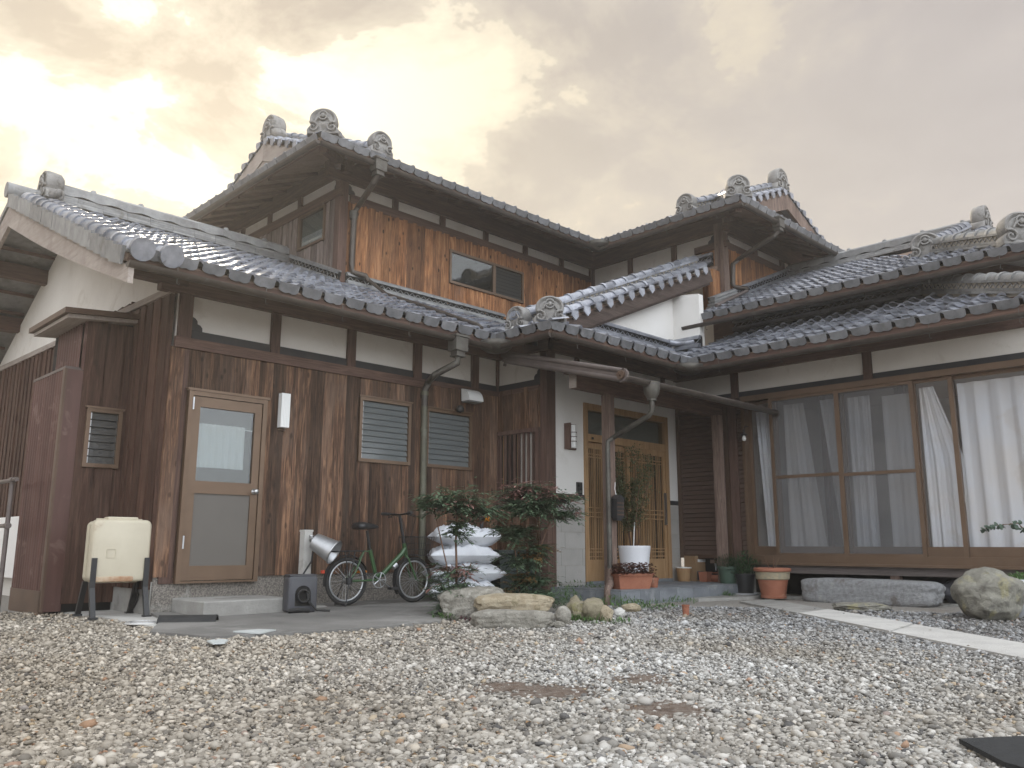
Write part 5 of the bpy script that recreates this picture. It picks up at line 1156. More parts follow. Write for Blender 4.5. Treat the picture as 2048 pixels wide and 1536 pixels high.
for i in range(18): MB(Matrix.Rotation(i*math.pi/9, 4, 'Z')).box(0.085, 0.10, -0.008, 0.008, 0.010, 0.013).build('raised_mark', 'galv', t)
# hose reel
p = onz(580, 1226, 0.04)
t = thing('hose_reel', 'dark grey boxy hose reel beside the tap post', 'hose reel', (p[0]+0.12, p[1]+0.02, 0.04), R_(-12))
M('charcoal', (0.055, 0.056, 0.062), (0.07, 0.07, 0.078), 4, 0.5)
mb = MB(); rbox(mb, -0.14, 0.14, -0.05, 0.12, 0.0, 0.33, 0.03); mb.build('body', 'charcoal', t, 40)
mb = MB(); pl = [(-0.075+0, 0.06)]+[(0.075*math.cos(math.pi*(1-i/10)), 0.17+0.075*math.sin(math.pi*(1-i/10))) for i in range(11)]+[(0.075, 0.06)]
mb.prism(pl, -0.054, -0.051, 'y'); mb.build('opening', 'dark', t)
hs = MB()
for k in range(4): hs.tube([(0.055*math.cos(a*0.4+k), -0.06-0.006*k, 0.15+0.055*math.sin(a*0.4+k)) for a in range(14)], 0.009, 6)
hs.tube([(0.03, -0.065, 0.20), (0.05, -0.075, 0.10), (0.12, -0.10, 0.02), (0.24, -0.13, 0.012)], 0.010, 6); hs.tube([(-0.14, -0.08, 0.02), (-0.05, -0.09, 0.03), (0.05, -0.10, 0.02)], 0.02, 8)
hs.build('hose', 'rubber', t, True); MB().box(-0.13, 0.13, -0.045, 0.115, 0.33, 0.345).build('lid', 'charcoal', t)
# tap post and bucket
p = ony(616, 1000, 7.66)
t = thing('tap_post', 'pale square garden tap post standing on the concrete apron', 'tap', (p[0], 7.66, 0.045))
MB().box(-0.045, 0.045, -0.045, 0.045, 0.0, 0.745).build('post', 'white_plastic' if False else 'galvpost' if 'galvpost' in MAT else 'concrete_pale', t); MB().box(-0.05, 0.05, -0.05, 0.05, 0.745, 0.765).build('cap', 'concrete_pale', t)
MB().tube([(0.02, -0.04, 0.66), (0.02, -0.11, 0.66), (0.02, -0.13, 0.64), (0.02, -0.13, 0.60)], 0.013, 8).build('spout', 'steel', t, True)
MB().tube([(-0.01, -0.08, 0.70), (0.05, -0.08, 0.70)], 0.012, 8).build('handle', 'steel', t, True); MB().tube([(0.02, -0.08, 0.66), (0.02, -0.08, 0.71)], 0.011, 8).build('stem', 'steel', t, True)
MB().tube([(0.02, -0.13, 0.60), (-0.0, -0.12, 0.45), (-0.13, -0.16, 0.30), (-0.19, -0.2, 0.26)], 0.009, 6).build('hose', 'rubber', t, True)
MB().lathe([(0.0, 0.012), (0.17, 0.010), (0.19, 0.0)], 20, (0.06, 0, 0.0)).build('footing', 'concrete', t, 40)
t = thing('bucket', 'tilted galvanised bucket hung on the garden tap', 'bucket', (p[0]+0.02, 7.53, 0.695))
t.rotation_euler = (R_(12), R_(118), R_(-40))
MB().lathe([(0.0, 0.0), (0.085, 0.0), (0.088, 0.02), (0.118, 0.235), (0.124, 0.24), (0.120, 0.245), (0.112, 0.235), (0.083, 0.012), (0.0, 0.012)], 24).build('body', 'galv', t, 40)
MB().lathe([(0.125, 0.228), (0.130, 0.238), (0.125, 0.248), (0.118, 0.238)], 24).build('rim', 'steel', t, True)
MB().tube([(0.12*math.cos(a), -0.10*math.sin(a), 0.235-0.0*a) for a in np.linspace(0, math.pi, 14)], 0.004, 6).build('handle', 'steel', t)

# ------------------------------------------------------------------ bicycle
M('bikegreen', (0.035, 0.085, 0.030), (0.042, 0.10, 0.036), 3, 0.3, coat=0.4)
M('reflector_red', (0.55, 0.05, 0.02), None, 3, 0.3)
M('amber', (0.7, 0.25, 0.03), None, 3, 0.3)
pr, pf = ony(693, 1150, 7.47), ony(827, 1150, 7.42)
WB = float(np.hypot(pf[0]-pr[0], pf[1]-pr[1]))
bk = thing('bicycle', 'small green folding bicycle with wire basket leaning by the plank wall', 'bicycle', (pr[0], pr[1], 0.048), math.atan2(pf[1]-pr[1], pf[0]-pr[0]))
RW = 0.245
def wheel(cx, steer=0.0):
    w_ = part('wheel', bk); Fm = Matrix.Translation((cx, 0, RW)) @ Matrix.Rotation(steer, 4, 'Z')
    def tor(R0, r, name, mat):
        v, f = [], []; n, k = 36, 8
        for i in range(n):
            a = 2*math.pi*i/n
            for j in range(k):
                b_ = 2*math.pi*j/k; v.append(((R0+r*math.cos(b_))*math.cos(a), r*math.sin(b_), (R0+r*math.cos(b_))*math.sin(a)))
        for i in range(n):
            for j in range(k): f.append((i*k+j, i*k+(j+1) % k, ((i+1) % n)*k+(j+1) % k, ((i+1) % n)*k+j))
        MB(Fm).add(v, f).build(name, mat, w_, True)
    tor(RW-0.022, 0.021, 'tyre', 'rubber'); tor(RW-0.050, 0.011, 'rim', 'galv')
    MB(Fm).tube([(0, -0.045, 0), (0, 0.045, 0)], 0.018, 10).build('hub', 'steel', w_, 40)
    sp = MB(Fm)
    for i in range(28):
        a = 2*math.pi*i/28; b_ = a+(0.35 if i % 2 else -0.35); sy = 0.028 if i % 4 < 2 else -0.028
        sp.tube([(0.017*math.cos(b_), sy, 0.017*math.sin(b_)), ((RW-0.05)*math.cos(a), 0, (RW-0.05)*math.sin(a))], 0.0016, 4, False)
    sp.build('spokes', 'steel', w_)
    return w_
wheel(0.0); wheel(WB, R_(4))
def tb(name, pts, r, mat='bikegreen', n=10): return MB().tube(pts, r, n).build(name, mat, bk, 40)
bbx = 0.40*WB/0.9; bb = (bbx, 0, 0.25)
tb('main_tube', [(bbx-0.03, 0, 0.29), (bbx+0.06, 0, 0.30), (WB-0.16, 0, 0.52), (WB-0.115, 0, 0.58)], 0.026)
tb('frame_hinge', [(bbx+0.19, 0, 0.375), (bbx+0.235, 0, 0.405)], 0.034, 'galv')
tb('seat_tube', [(bbx, 0, 0.24), (bbx-0.10, 0, 0.56)], 0.021); tb('seat_stay', [(bbx-0.09, 0, 0.54), (bbx-0.17, 0, 0.55), (0.08, 0.04, 0.33), (0, 0.05, RW)], 0.009); tb('seat_stay', [(bbx-0.09, 0, 0.54), (bbx-0.17, 0, 0.55), (0.08, -0.04, 0.33), (0, -0.05, RW)], 0.009)
tb('chain_stay', [(bbx, 0.03, 0.25), (0, 0.05, RW)], 0.010); tb('chain_stay', [(bbx, -0.03, 0.25), (0, -0.05, RW)], 0.010)
tb('seat_post', [(bbx-0.10, 0, 0.56), (bbx-0.145, 0, 0.76)], 0.014, 'black_plastic')
tb('head_tube', [(WB-0.10, 0, 0.48), (WB-0.135, 0, 0.63)], 0.022)
tb('stem', [(WB-0.135, 0, 0.63), (WB-0.195, 0, 0.90), (WB-0.20, 0, 0.93)], 0.017, 'black_plastic')
for sy in (-1, 1): tb('fork', [(WB-0.105, 0, 0.50), (WB-0.10, sy*0.04, 0.47), (WB-0.02, sy*0.048, 0.30), (WB, sy*0.05, RW)], 0.011)
tb('handlebar', [(WB-0.24, 0.27, 0.95), (WB-0.21, 0.16, 0.945), (WB-0.20, 0.0, 0.935), (WB-0.21, -0.16, 0.945), (WB-0.24, -0.27, 0.95)], 0.011, 'black_plastic')
for sy in (-1, 1):
    tb('grip', [(WB-0.215, sy*0.17, 0.946), (WB-0.245, sy*0.29, 0.952)], 0.016, 'rubber'); tb('brake_lever', [(WB-0.20, sy*0.15, 0.935), (WB-0.17, sy*0.19, 0.92), (WB-0.18, sy*0.26, 0.915)], 0.006, 'black_plastic', 6)
sv, sf = [], []
prof = [(-0.13, 0.075, 0.0), (-0.12, 0.095, 0.03), (-0.06, 0.098, 0.04), (0.0, 0.065, 0.032), (0.07, 0.034, 0.022), (0.13, 0.02, 0.01), (0.15, 0.008, 0.0)]
for x_, hw, hz in prof:
    for k in range(10):
        a = 2*math.pi*k/10; sv.append((bbx-0.16+x_, hw*math.cos(a), 0.80+(hz+0.012)*max(-0.6, math.sin(a))))
for i in range(len(prof)-1):
    for k in range(10): sf.append((i*10+k, i*10+(k+1) % 10, (i+1)*10+(k+1) % 10, (i+1)*10+k))
sf += [tuple(range(10)), tuple(range(60, 70))]
MB().add(sv, sf).build('saddle', 'black_plastic', bk, True)
def fender(cx, a0, a1, name):
    v, f = [], []; n = 16
    for i in range(n+1):
        a = R_(a0+(a1-a0)*i/n)
        for j, (dy, dr) in enumerate(((-0.026, -0.008), (0, 0.006), (0.026, -0.008))): v.append((cx+(RW+0.018+dr)*math.cos(a), dy, RW+(RW+0.018+dr)*math.sin(a)))
    for i in range(n): f += [(i*3, i*3+1, i*3+4, i*3+3), (i*3+1, i*3+2, i*3+5, i*3+4)]
    MB().add(v, f).build(name, 'black_plastic', bk, True)
fender(0, 25, 190, 'fender'); fender(WB, 70, 215, 'fender')
MB().box(-0.285, -0.262, -0.02, 0.02, 0.33, 0.36).build('tail_light', 'reflector_red', bk)
rk = MB()
for y in (-0.05, 0.05): rk.tube([(-0.17, y, 0.545), (0.17, y, 0.55)], 0.007, 6)
rk.tube([(-0.17, -0.05, 0.545), (-0.20, 0, 0.545), (-0.17, 0.05, 0.545)], 0.007, 6)
for x_ in (-0.08, 0.02, 0.12): rk.tube([(x_, -0.05, 0.547), (x_, 0.05, 0.547)], 0.006, 6)
for y in (-0.06, 0.06): rk.tube([(-0.06, y*0.9, 0.545), (0, y, RW)], 0.006, 6); rk.tube([(0.06, y*0.9, 0.545), (0, y, RW)], 0.006, 6)
rk.build('rear_rack', 'black_plastic', bk)
ck = MB(); ck.tube([(bbx, -0.065, 0.25), (bbx, 0.065, 0.25)], 0.012, 8)
for sy, a in ((-1, -0.6), (1, 2.54)): ck.tube([(bbx, sy*0.065, 0.25), (bbx+0.15*math.cos(a), sy*0.07, 0.25+0.15*math.sin(a))], 0.009, 6)
ck.build('crank', 'steel', bk, 40)
for sy, a in ((-1, -0.6), (1, 2.54)): MB().box(bbx+0.15*math.cos(a)-0.045, bbx+0.15*math.cos(a)+0.045, min(sy*0.08, sy*0.16), max(sy*0.08, sy*0.16), 0.235+0.15*math.sin(a), 0.26+0.15*math.sin(a)).build('pedal', 'amber' if sy > 0 else 'black_plastic', bk)
v, f = [], []
for i in range(28):
    a = 2*math.pi*i/28
    for rr, y in ((0.075, -0.045), (0.083, -0.045), (0.083, -0.041), (0.075, -0.041)): v.append((bbx+rr*math.cos(a), y, 0.25+rr*math.sin(a)))
for i in range(28):
    for j in range(4): f.append((i*4+j, i*4+(j+1) % 4, ((i+1) % 28)*4+(j+1) % 4, ((i+1) % 28)*4+j))
cr = MB().add(v, f)
for k in range(5): a = 2*math.pi*k/5; cr.tube([(bbx, -0.043, 0.25), (bbx+0.078*math.cos(a), -0.043, 0.25+0.078*math.sin(a))], 0.007, 6)
cr.build('chainring', 'galv', bk)
MB().tube([(0, -0.055, RW-0.03), (0, -0.055, RW+0.035)], 0.034, 12).build('cassette', 'black_plastic', bk, 40)
mb = MB(); mb.tube([(bbx, -0.044, 0.33), (0.0, -0.05, RW+0.04)], 0.004, 4); mb.tube([(bbx, -0.044, 0.168), (0.03, -0.05, RW-0.09), (0, -0.05, RW-0.04)], 0.004, 4); mb.build('chain', 'black_plastic', bk)
mb = MB()
for sy in (-1, 1): mb.tube([(0.0, sy*0.06, RW), (-0.04, sy*0.09, 0.10), (-0.06, sy*0.11, 0.008)], 0.006, 6)
mb.tube([(-0.06, -0.11, 0.008), (-0.075, -0.05, 0.02), (-0.075, 0.05, 0.02), (-0.06, 0.11, 0.008)], 0.006, 6); mb.build('stand', 'black_plastic', bk)
bs = MB(); bx0, bx1, by, bz0, bz1 = WB-0.10, WB+0.16, 0.15, 0.50, 0.70
def bp_(s, t, k):   # k 0..1 height
    sx = bx0+0.02*(1-k)+(bx1-bx0-0.05*(1-k))*s; return (sx, (t*2-1)*by*(0.82+0.18*k), bz0+(bz1-bz0)*k)
for k in (0, 0.33, 0.66, 1.0): bs.tube([bp_(0, 0, k), bp_(1, 0, k), bp_(1, 1, k), bp_(0, 1, k), bp_(0, 0, k)], 0.005 if k == 1 else 0.0028, 5)
for i in range(9):
    s = i/8
    for t0 in (0, 1): bs.tube([bp_(s, t0, 0), bp_(s, t0, 1)], 0.0026, 4, False); bs.tube([bp_(t0, s, 0), bp_(t0, s, 1)], 0.0026, 4, False)
    bs.tube([bp_(s, 0, 0), bp_(s, 1, 0)], 0.0026, 4, False); bs.tube([bp_(0, s, 0), bp_(1, s, 0)], 0.0026, 4, False)
bs.build('basket', 'black_plastic', bk)
tb('brake_cable', [(WB-0.18, 0.15, 0.94), (WB-0.08, 0.13, 0.90), (WB-0.08, 0.05, 0.75), (WB-0.10, 0.02, 0.55)], 0.003, 'rubber', 5)
tb('brake_cable', [(WB-0.18, -0.15, 0.94), (WB-0.05, -0.10, 0.93), (WB-0.06, -0.04, 0.75), (WB-0.12, -0.02, 0.55)], 0.003, 'rubber', 5)

# ------------------------------------------------------------------ stacked white sacks, bins
M('sack', (0.64, 0.66, 0.70), (0.72, 0.74, 0.77), 4, 0.38, 0.5, bscale=9)
from mathutils import noise as mno
def sack(o, rz, L_, W_, H_, seed, label, tip=0.0):
    r = random.Random(seed); v, f = [], []; nx, ny = 56, 36
    def hgt(s, t):
        e = max(0, 1-abs(s)**2.6)*max(0, 1-abs(t)**3.4); return max(e, 0)**0.55
    ph = [r.uniform(0, 6.28) for _ in range(8)]
    for side in (1, -1):
        for j in range(ny+1):
            for i in range(nx+1):
                s = -1+2*i/nx; tt = -1+2*j/ny
                wr = 0.016*math.sin(6*s+4*tt+ph[0])*math.sin(3*tt-2*s+ph[1])+0.007*math.sin(11*s-5*tt+ph[2])-0.010*abs(math.sin(5*tt+7*s+ph[3]))
                q_ = Vector((s*2.2+seed*5.3, tt*1.7, side*3.0)); wr += -0.095*abs(mno.noise(q_))+0.030*mno.noise(q_*2.3)-0.045*abs(mno.noise(q_*2.6+Vector((7, 1, 0))))+0.035
                k = hgt(s, tt); z = H_*(0.5+side*(0.5*k))+ (wr*k if side > 0 else wr*0.3*k)+0.02*math.sin(3*s+ph[4])*k
                pinch = 1-0.10*(1-abs(tt))*abs(s)**6
                v.append((L_/2*s*(1+0.04*math.sin(4*tt+ph[5]))*pinch, W_/2*tt*(1+0.05*math.sin(3*s+ph[6])), z+tip*s))
    K = (nx+1)*(ny+1)
    for sd_ in range(2):
        for j in range(ny):
            for i in range(nx):
                q = (sd_*K+j*(nx+1)+i, sd_*K+j*(nx+1)+i+1, sd_*K+(j+1)*(nx+1)+i+1, sd_*K+(j+1)*(nx+1)+i)
                f.append(q if sd_ == 0 else q[::-1])
    ob = MB(Matrix.Rotation(rz, 4, 'Z')).add(v, f).build('sack', 'sack', None, True); ob.location = o
    return tag(ob, label, 'sack', 'stack of white sacks by the plank wall')
bs0 = ony(925, 1100, 7.30)
for i, (dz, rz, lb, L_, dx) in enumerate(((0.045, -30, 'white plastic sack at the bottom of the stack', 0.80, 0.0), (0.235, -26, 'white plastic sack second from the bottom, with a pointed right end', 0.84, 0.02), (0.43, -33, 'white plastic sack third from the bottom, wide and creased', 0.80, 0.0), (0.635, -28, 'topmost white plastic sack, rounded and crumpled', 0.78, 0.03))):
    sack((bs0[0]+dx, bs0[1], dz), R_(rz), L_, 0.52, 0.235, 20+i, lb)
M('bin', (0.012, 0.020, 0.018), (0.018, 0.028, 0.024), 4, 0.5)
b0 = ony(1000, 1100, 7.42)
t = thing('storage_bin', 'very dark green lidded bin half hidden behind the white sacks', 'bin', (b0[0]+0.12, 7.40, 0.045), R_(-10))
MB().hexa([(-0.24, -0.2, 0), (0.24, -0.2, 0), (0.24, 0.2, 0), (-0.24, 0.2, 0), (-0.29, -0.24, 0.52), (0.29, -0.24, 0.52), (0.29, 0.24, 0.52), (-0.29, 0.24, 0.52)]).build('body', 'bin', t)
MB().box(-0.31, 0.31, -0.26, 0.26, 0.52, 0.56).build('lid', 'bin', t); MB().box(-0.10, 0.10, -0.29, -0.26, 0.50, 0.55).build('handle', 'bin', t)
# handlebar of something parked behind the sacks
b1 = ony(962, 1025, 7.62)
t = thing('parked_cycle', 'dark cycle parked behind the white sacks, only its handlebar showing', 'cycle', (b1[0], 7.60, 0.045), R_(5))
MB().tube([(-0.05, 0.0, 0.05), (-0.02, 0, 0.5), (0.0, 0, 1.0)], 0.022, 8).build('steering_column', 'black_plastic', t, 40)
MB().tube([(-0.03, 0.18, 1.02), (0.0, 0.0, 1.0), (0.0, -0.2, 1.04), (-0.02, -0.30, 1.06)], 0.016, 8).build('handlebar', 'black_plastic', t, 40)
MB().tube([(0.03, -0.02, 0.94), (0.09, -0.02, 0.93)], 0.04, 12).build('headlamp', 'amber', t, 40)
MB().box(-0.5, -0.02, -0.09, 0.09, 0.10, 0.16).build('deck', 'black_plastic', t)
for x_ in (-0.45, 0.02): MB().tube([(x_, -0.03, 0.10), (x_, 0.03, 0.10)], 0.10, 18).build('wheel', 'rubber', t, 40)
# ------------------------------------------------------------------ plants
def leafmat(name, c1, c2, rough=0.5, rnd=0.35):
    M(name, c1, c2, 3.0, rough, rnd=rnd, spec=0.35)
    t = MAT[name].node_tree; b = t.nodes['Principled BSDF']; b.inputs['Subsurface Weight'].default_value = 0.0
    tl = t.nodes.new('ShaderNodeBsdfTranslucent'); mx = t.nodes.new('ShaderNodeMixShader'); mx.inputs[0].default_value = 0.25
    src = b.inputs['Base Color'].links[0].from_socket; t.links.new(src, tl.inputs[0]); o = [n for n in t.nodes if n.type == 'OUTPUT_MATERIAL'][0]
    t.links.new(b.outputs[0], mx.inputs[1]); t.links.new(tl.outputs[0], mx.inputs[2]); t.links.new(mx.outputs[0], o.inputs[0])
leafmat('leaf_nandina', (0.072, 0.125, 0.070), (0.15, 0.21, 0.125)); leafmat('leaf_red', (0.24, 0.115, 0.10), (0.33, 0.19, 0.16)); leafmat('leaf_ochre', (0.20, 0.13, 0.05), (0.28, 0.17, 0.07))
leafmat('leaf_olive', (0.085, 0.11, 0.05), (0.17, 0.195, 0.10)); leafmat('leaf_bright', (0.06, 0.125, 0.03), (0.10, 0.19, 0.05)); leafmat('leaf_brown', (0.09, 0.035, 0.025), (0.17, 0.075, 0.05))
leafmat('leaf_dark', (0.022, 0.05, 0.022), (0.05, 0.09, 0.035)); leafmat('moss', (0.09, 0.085, 0.025), (0.14, 0.12, 0.035)); leafmat('purple', (0.09, 0.03, 0.045), (0.15, 0.05, 0.065)); leafmat('leaf_euca', (0.07, 0.105, 0.075), (0.10, 0.14, 0.10))
wood('stemwood', (0.08, 0.045, 0.03), (0.15, 0.085, 0.055), (0.22, 0.14, 0.09), 0.1, knots=0)
def leaf(v, f, p, d, L_, w, up=Vector((0, 0, 1)), curl=0.15):
    d = d.normalized(); s = d.cross(up); s = s.normalized() if s.length > 1e-3 else Vector((1, 0, 0)); n = s.cross(d)
    o = len(v)
    v += [tuple(p), tuple(p+d*L_*0.45+s*w/2+n*curl*w), tuple(p+d*L_-Vector((0, 0, curl*L_*0.5))), tuple(p+d*L_*0.45-s*w/2+n*curl*w), tuple(p+d*L_*0.5)]
    f += [(o, o+1, o+4), (o+1, o+2, o+4), (o+2, o+3, o+4), (o+3, o, o+4)]
def rdir(r, zlo=-0.3, zhi=0.6):
    a = r.uniform(0, 2*math.pi); return Vector((math.cos(a), math.sin(a), r.uniform(zlo, zhi)))
def nandina(name, loc, label, tufts, seed, stems):
    r = random.Random(seed); t = thing(name, label, 'shrub', loc)
    sm = MB()
    for pts, rr in stems: sm.tube(pts, [rr*(1-0.5*i/len(pts)) for i in range(len(pts))], 6)
    sm.build('trunk', 'stemwood', t, True)
    acc = {}
    for (c, rad, n, mix) in tufts:
        c = Vector(c)
        for k in range(int(n*3.2)):
            d = rdir(r, -0.25, 0.5).normalized(); st = c+Vector((r.gauss(0, 0.3)*rad[0], r.gauss(0, 0.3)*rad[0], r.gauss(0, 0.35)*rad[1]))
            Lf = rad[0]*r.uniform(0.5, 0.95); mat = r.choices([m_ for m_, _ in mix], [w_ for _, w_ in mix])[0]; v, f = acc.setdefault(mat, ([], []))
            m_ = 9
            for i in range(m_):
                q = st+d*Lf*i/m_+Vector((0, 0, -0.10*Lf*(i/m_)**2*3))
                for sg in (-1, 1):
                    side = d.cross(Vector((0, 0, 1))).normalized()*sg
                    leaf(v, f, q, d*0.8+side*r.uniform(0.5, 1.0)+Vector((0, 0, r.uniform(-0.5, 0.2))), r.uniform(0.045, 0.075), r.uniform(0.016, 0.026))
            leaf(v, f, st+d*Lf, d+Vector((0, 0, -0.2)), 0.065, 0.024)
    for mat, (v, f) in acc.items(): MB().add(v, f).build('crown', mat, t, label='reddish new leaves' if mat == 'leaf_red' else None)
    return t
n1_ = onz(905, 1236, 0.03)
G_ = [('leaf_nandina', 1)]; GR = [('leaf_nandina', 0.9), ('leaf_red', 0.1)]
nandina('nandina_shrub', (n1_[0]+0.25, n1_[1]+0.25, 0.0), 'slender bamboo-like shrub with a tufted head in front of the white sacks',
        [((0, 0, 1.05), (0.27, 0.13), 40, GR), ((-0.22, 0.12, 1.05), (0.20, 0.10), 14, GR), ((0.2, -0.15, 0.98), (0.24, 0.10), 16, GR), ((0, 0, 0.80), (0.16, 0.12), 12, G_), ((0.0, 0, 0.42), (0.24, 0.10), 16, [('leaf_nandina', 0.5), ('leaf_red', 0.5)]), ((0.0, 0, 0.24), (0.26, 0.14), 30, G_), ((-0.05, -0.05, 0.08), (0.22, 0.10), 18, G_)], 3,
        [([(0, 0, 0), (0.01, 0, 0.4), (0, 0.01, 0.7), (0.01, 0, 1.0)], 0.014), ([(-0.02, 0.02, 0), (-0.08, 0.05, 0.5), (-0.2, 0.1, 1.0)], 0.008), ([(0.02, -0.02, 0), (0.04, -0.06, 0.3), (0.1, -0.1, 0.5)], 0.007)])
n2_ = onz(1060, 1222, 0.03)
nandina('nandina_shrub', (n2_[0]+0.1, n2_[1]+0.15, 0.0), 'taller spreading shrub with pinkish top in front of the entrance block',
        [((0.0, 0, 1.22), (0.30, 0.07), 26, [('leaf_red', 0.5), ('leaf_nandina', 0.5)]), ((0.25, -0.2, 1.12), (0.30, 0.06), 20, [('leaf_red', 0.35), ('leaf_nandina', 0.65)]), ((0.02, 0.02, 1.05), (0.30, 0.10), 42, G_), ((0.25, -0.22, 0.98), (0.26, 0.07), 16, GR), ((-0.12, 0.08, 0.78), (0.24, 0.12), 26, G_), ((0.05, -0.05, 0.62), (0.20, 0.10), 14, [('leaf_nandina', 0.6), ('leaf_ochre', 0.4)]), ((-0.05, 0.02, 0.50), (0.24, 0.10), 18, G_), ((0.05, -0.02, 0.32), (0.26, 0.10), 26, [('leaf_nandina', 0.8), ('leaf_ochre', 0.2)]), ((0.05, -0.12, 0.16), (0.24, 0.09), 26, G_), ((-0.2, 0.15, 0.2), (0.15, 0.06), 8, [('leaf_ochre', 0.7), ('leaf_nandina', 0.3)])], 5,
        [([(0, 0, 0), (0.02, 0, 0.5), (0.0, 0.0, 0.9), (0.02, 0, 1.2)], 0.016), ([(0.03, -0.02, 0), (0.1, -0.08, 0.6), (0.22, -0.2, 1.05)], 0.012), ([(-0.03, 0.03, 0), (-0.12, 0.06, 0.75)], 0.010), ([(0.02, 0.03, 0), (0.08, 0.05, 0.5), (0.02, 0.05, 0.95)], 0.010)])
def tuft(parent, name, mat, c, rx, h, n, seed, L_=(0.05, 0.1), w=0.012, lean=0.6):
    r = random.Random(seed); v, f = [], []
    for _ in range(n):
        a, q = r.uniform(0, 6.283), r.random()**0.5; p = Vector((c[0]+rx*q*math.cos(a), c[1]+rx*q*math.sin(a), c[2]+h*r.random()*(1-0.5*q)))
        leaf(v, f, p, Vector((math.cos(a)*lean*r.uniform(0.2, 1.3), math.sin(a)*lean*r.uniform(0.2, 1.3), r.uniform(0.2, 1.0))), r.uniform(*L_), w*r.uniform(0.7, 1.3))
    return MB().add(v, f).build(name, mat, parent)
# low greenery at the foot of the entrance block: uncountable ground cover
r = random.Random(12); v, f = [], []
for (u, vv, rx, h, n) in ((1125, 1205, 0.22, 0.20, 420), (1165, 1195, 0.30, 0.24, 700), (1195, 1195, 0.24, 0.20, 480), (1235, 1205, 0.30, 0.10, 360), (1290, 1212, 0.34, 0.07, 320), (1360, 1200, 0.20, 0.06, 120), (1445, 1188, 0.16, 0.07, 140), (1150, 1238, 0.10, 0.05, 80), (1205, 1240, 0.24, 0.035, 150), (890, 1235, 0.12, 0.06, 90)):
    c = onz(u, vv+8, 0.0)
    for _ in range(n):
        a, q = r.uniform(0, 6.283), r.random()**0.5; p = Vector((c[0]+rx*q*math.cos(a), c[1]+rx*q*math.sin(a), 0.01+h*r.random()*(1-0.6*q*q)))
        leaf(v, f, p, Vector((r.uniform(-1, 1), r.uniform(-1, 1), r.uniform(0.1, 1.2))), r.uniform(0.025, 0.07), r.uniform(0.006, 0.014))
tag(MB().add(v, f).build('ground_cover', 'leaf_bright'), 'low bright green weeds along the foot of the porch slab', 'ground cover', kind='stuff')
r = random.Random(15); v, f = [], []
for (u, vv, rx, h, n) in ((955, 1244, 0.16, 0.04, 200), (975, 1248, 0.12, 0.03, 120)):
    c = onz(u, vv, 0.0)
    for _ in range(n):
        a, q = r.uniform(0, 6.283), r.random()**0.5; p = Vector((c[0]+rx*q*math.cos(a), c[1]+rx*q*math.sin(a), 0.005+h*r.random()))
        leaf(v, f, p, Vector((r.uniform(-1, 1), r.uniform(-1, 1), r.uniform(0.1, 0.9))), r.uniform(0.02, 0.045), r.uniform(0.008, 0.014))
tag(MB().add(v, f).build('creeper', 'purple'), 'purple creeping plant between the rim stones', 'ground cover', kind='stuff')

# ------------------------------------------------------------------ rocks
M('granite', (0.33, 0.31, 0.265), (0.20, 0.185, 0.155), 14, 0.9, 1.0, spots=[(6, 0.56, (0.44, 0.42, 0.37), 0.6), (9, 0.6, (0.12, 0.11, 0.09), 0.6)])
M('sandstone', (0.28, 0.225, 0.145), (0.42, 0.36, 0.26), 11, 0.85, 1.0, spots=[(5, 0.56, (0.17, 0.14, 0.07), 0.7), (14, 0.6, (0.5, 0.46, 0.38), 0.5)])
M('mossrock', (0.20, 0.175, 0.115), (0.29, 0.255, 0.18), 10, 0.9, 1.0, spots=[(5, 0.54, (0.16, 0.145, 0.05), 0.7)])
M('stepstone', (0.36, 0.365, 0.37), (0.25, 0.25, 0.25), 30, 0.9, 1.0, spots=[(3.2, 0.55, (0.14, 0.115, 0.095), 0.7), (11, 0.60, (0.46, 0.45, 0.42), 0.5)])
M('boulder', (0.27, 0.26, 0.215), (0.175, 0.165, 0.14), 11, 0.9, 1.0, spots=[(4, 0.56, (0.34, 0.31, 0.16), 0.6), (7, 0.58, (0.10, 0.095, 0.08), 0.7), (16, 0.62, (0.48, 0.46, 0.40), 0.5)])
from mathutils import noise as mno
def rock(name, o, dims, rz, seed, mat, label, rough=0.22, flat=0.0, sub=4, tilt=0.0, power=2.0):
    bm = bmesh.new(); bmesh.ops.create_icosphere(bm, subdivisions=sub, radius=1.0)
    for q in bm.verts:
        d = q.co.normalized()
        if power > 2: k = (abs(d.x)**power+abs(d.y)**power+abs(d.z)**power)**(-1/power); d = d*k
        n = mno.noise(d*1.3+Vector((seed*3.1, seed, 0)))*rough+mno.noise(d*3.1+Vector((seed, 0, 5)))*rough*0.45+mno.noise(d*8+Vector((0, seed, 1)))*rough*0.22+abs(mno.noise(d*2.2+Vector((seed, seed, 2))))*-rough*0.5+mno.noise(d*18+Vector((3, seed, 1)))*rough*0.10
        q.co = d*(1+n)
    bmesh.ops.scale(bm, vec=(dims[0]/2, dims[1]/2, dims[2]/2), verts=bm.verts)
    zmin = min(q.co.z for q in bm.verts)
    for q in bm.verts: q.co.z -= zmin+dims[2]*0.08
    me = bpy.data.meshes.new(name); bm.to_mesh(me); bm.free(); me.materials.append(MAT[mat])
    me.polygons.foreach_set('use_smooth', [True]*len(me.polygons)); me.set_sharp_from_angle(angle=R_(42))
    ob = link(name, me); ob.location = o; ob.rotation_euler = (tilt, 0, rz)
    return tag(ob, label, 'rock')
AV = R_(-45)   # direction across the view
def gz(u, v_, z=0.0): q = onz(u, v_, z); return (q[0], q[1], z)
rock('rim_rock', gz(950, 1241), (0.62, 0.30, 0.30), AV, 1, 'granite', 'rounded grey granite rim stone behind the yellow slab', 0.14, sub=5, power=3.5)
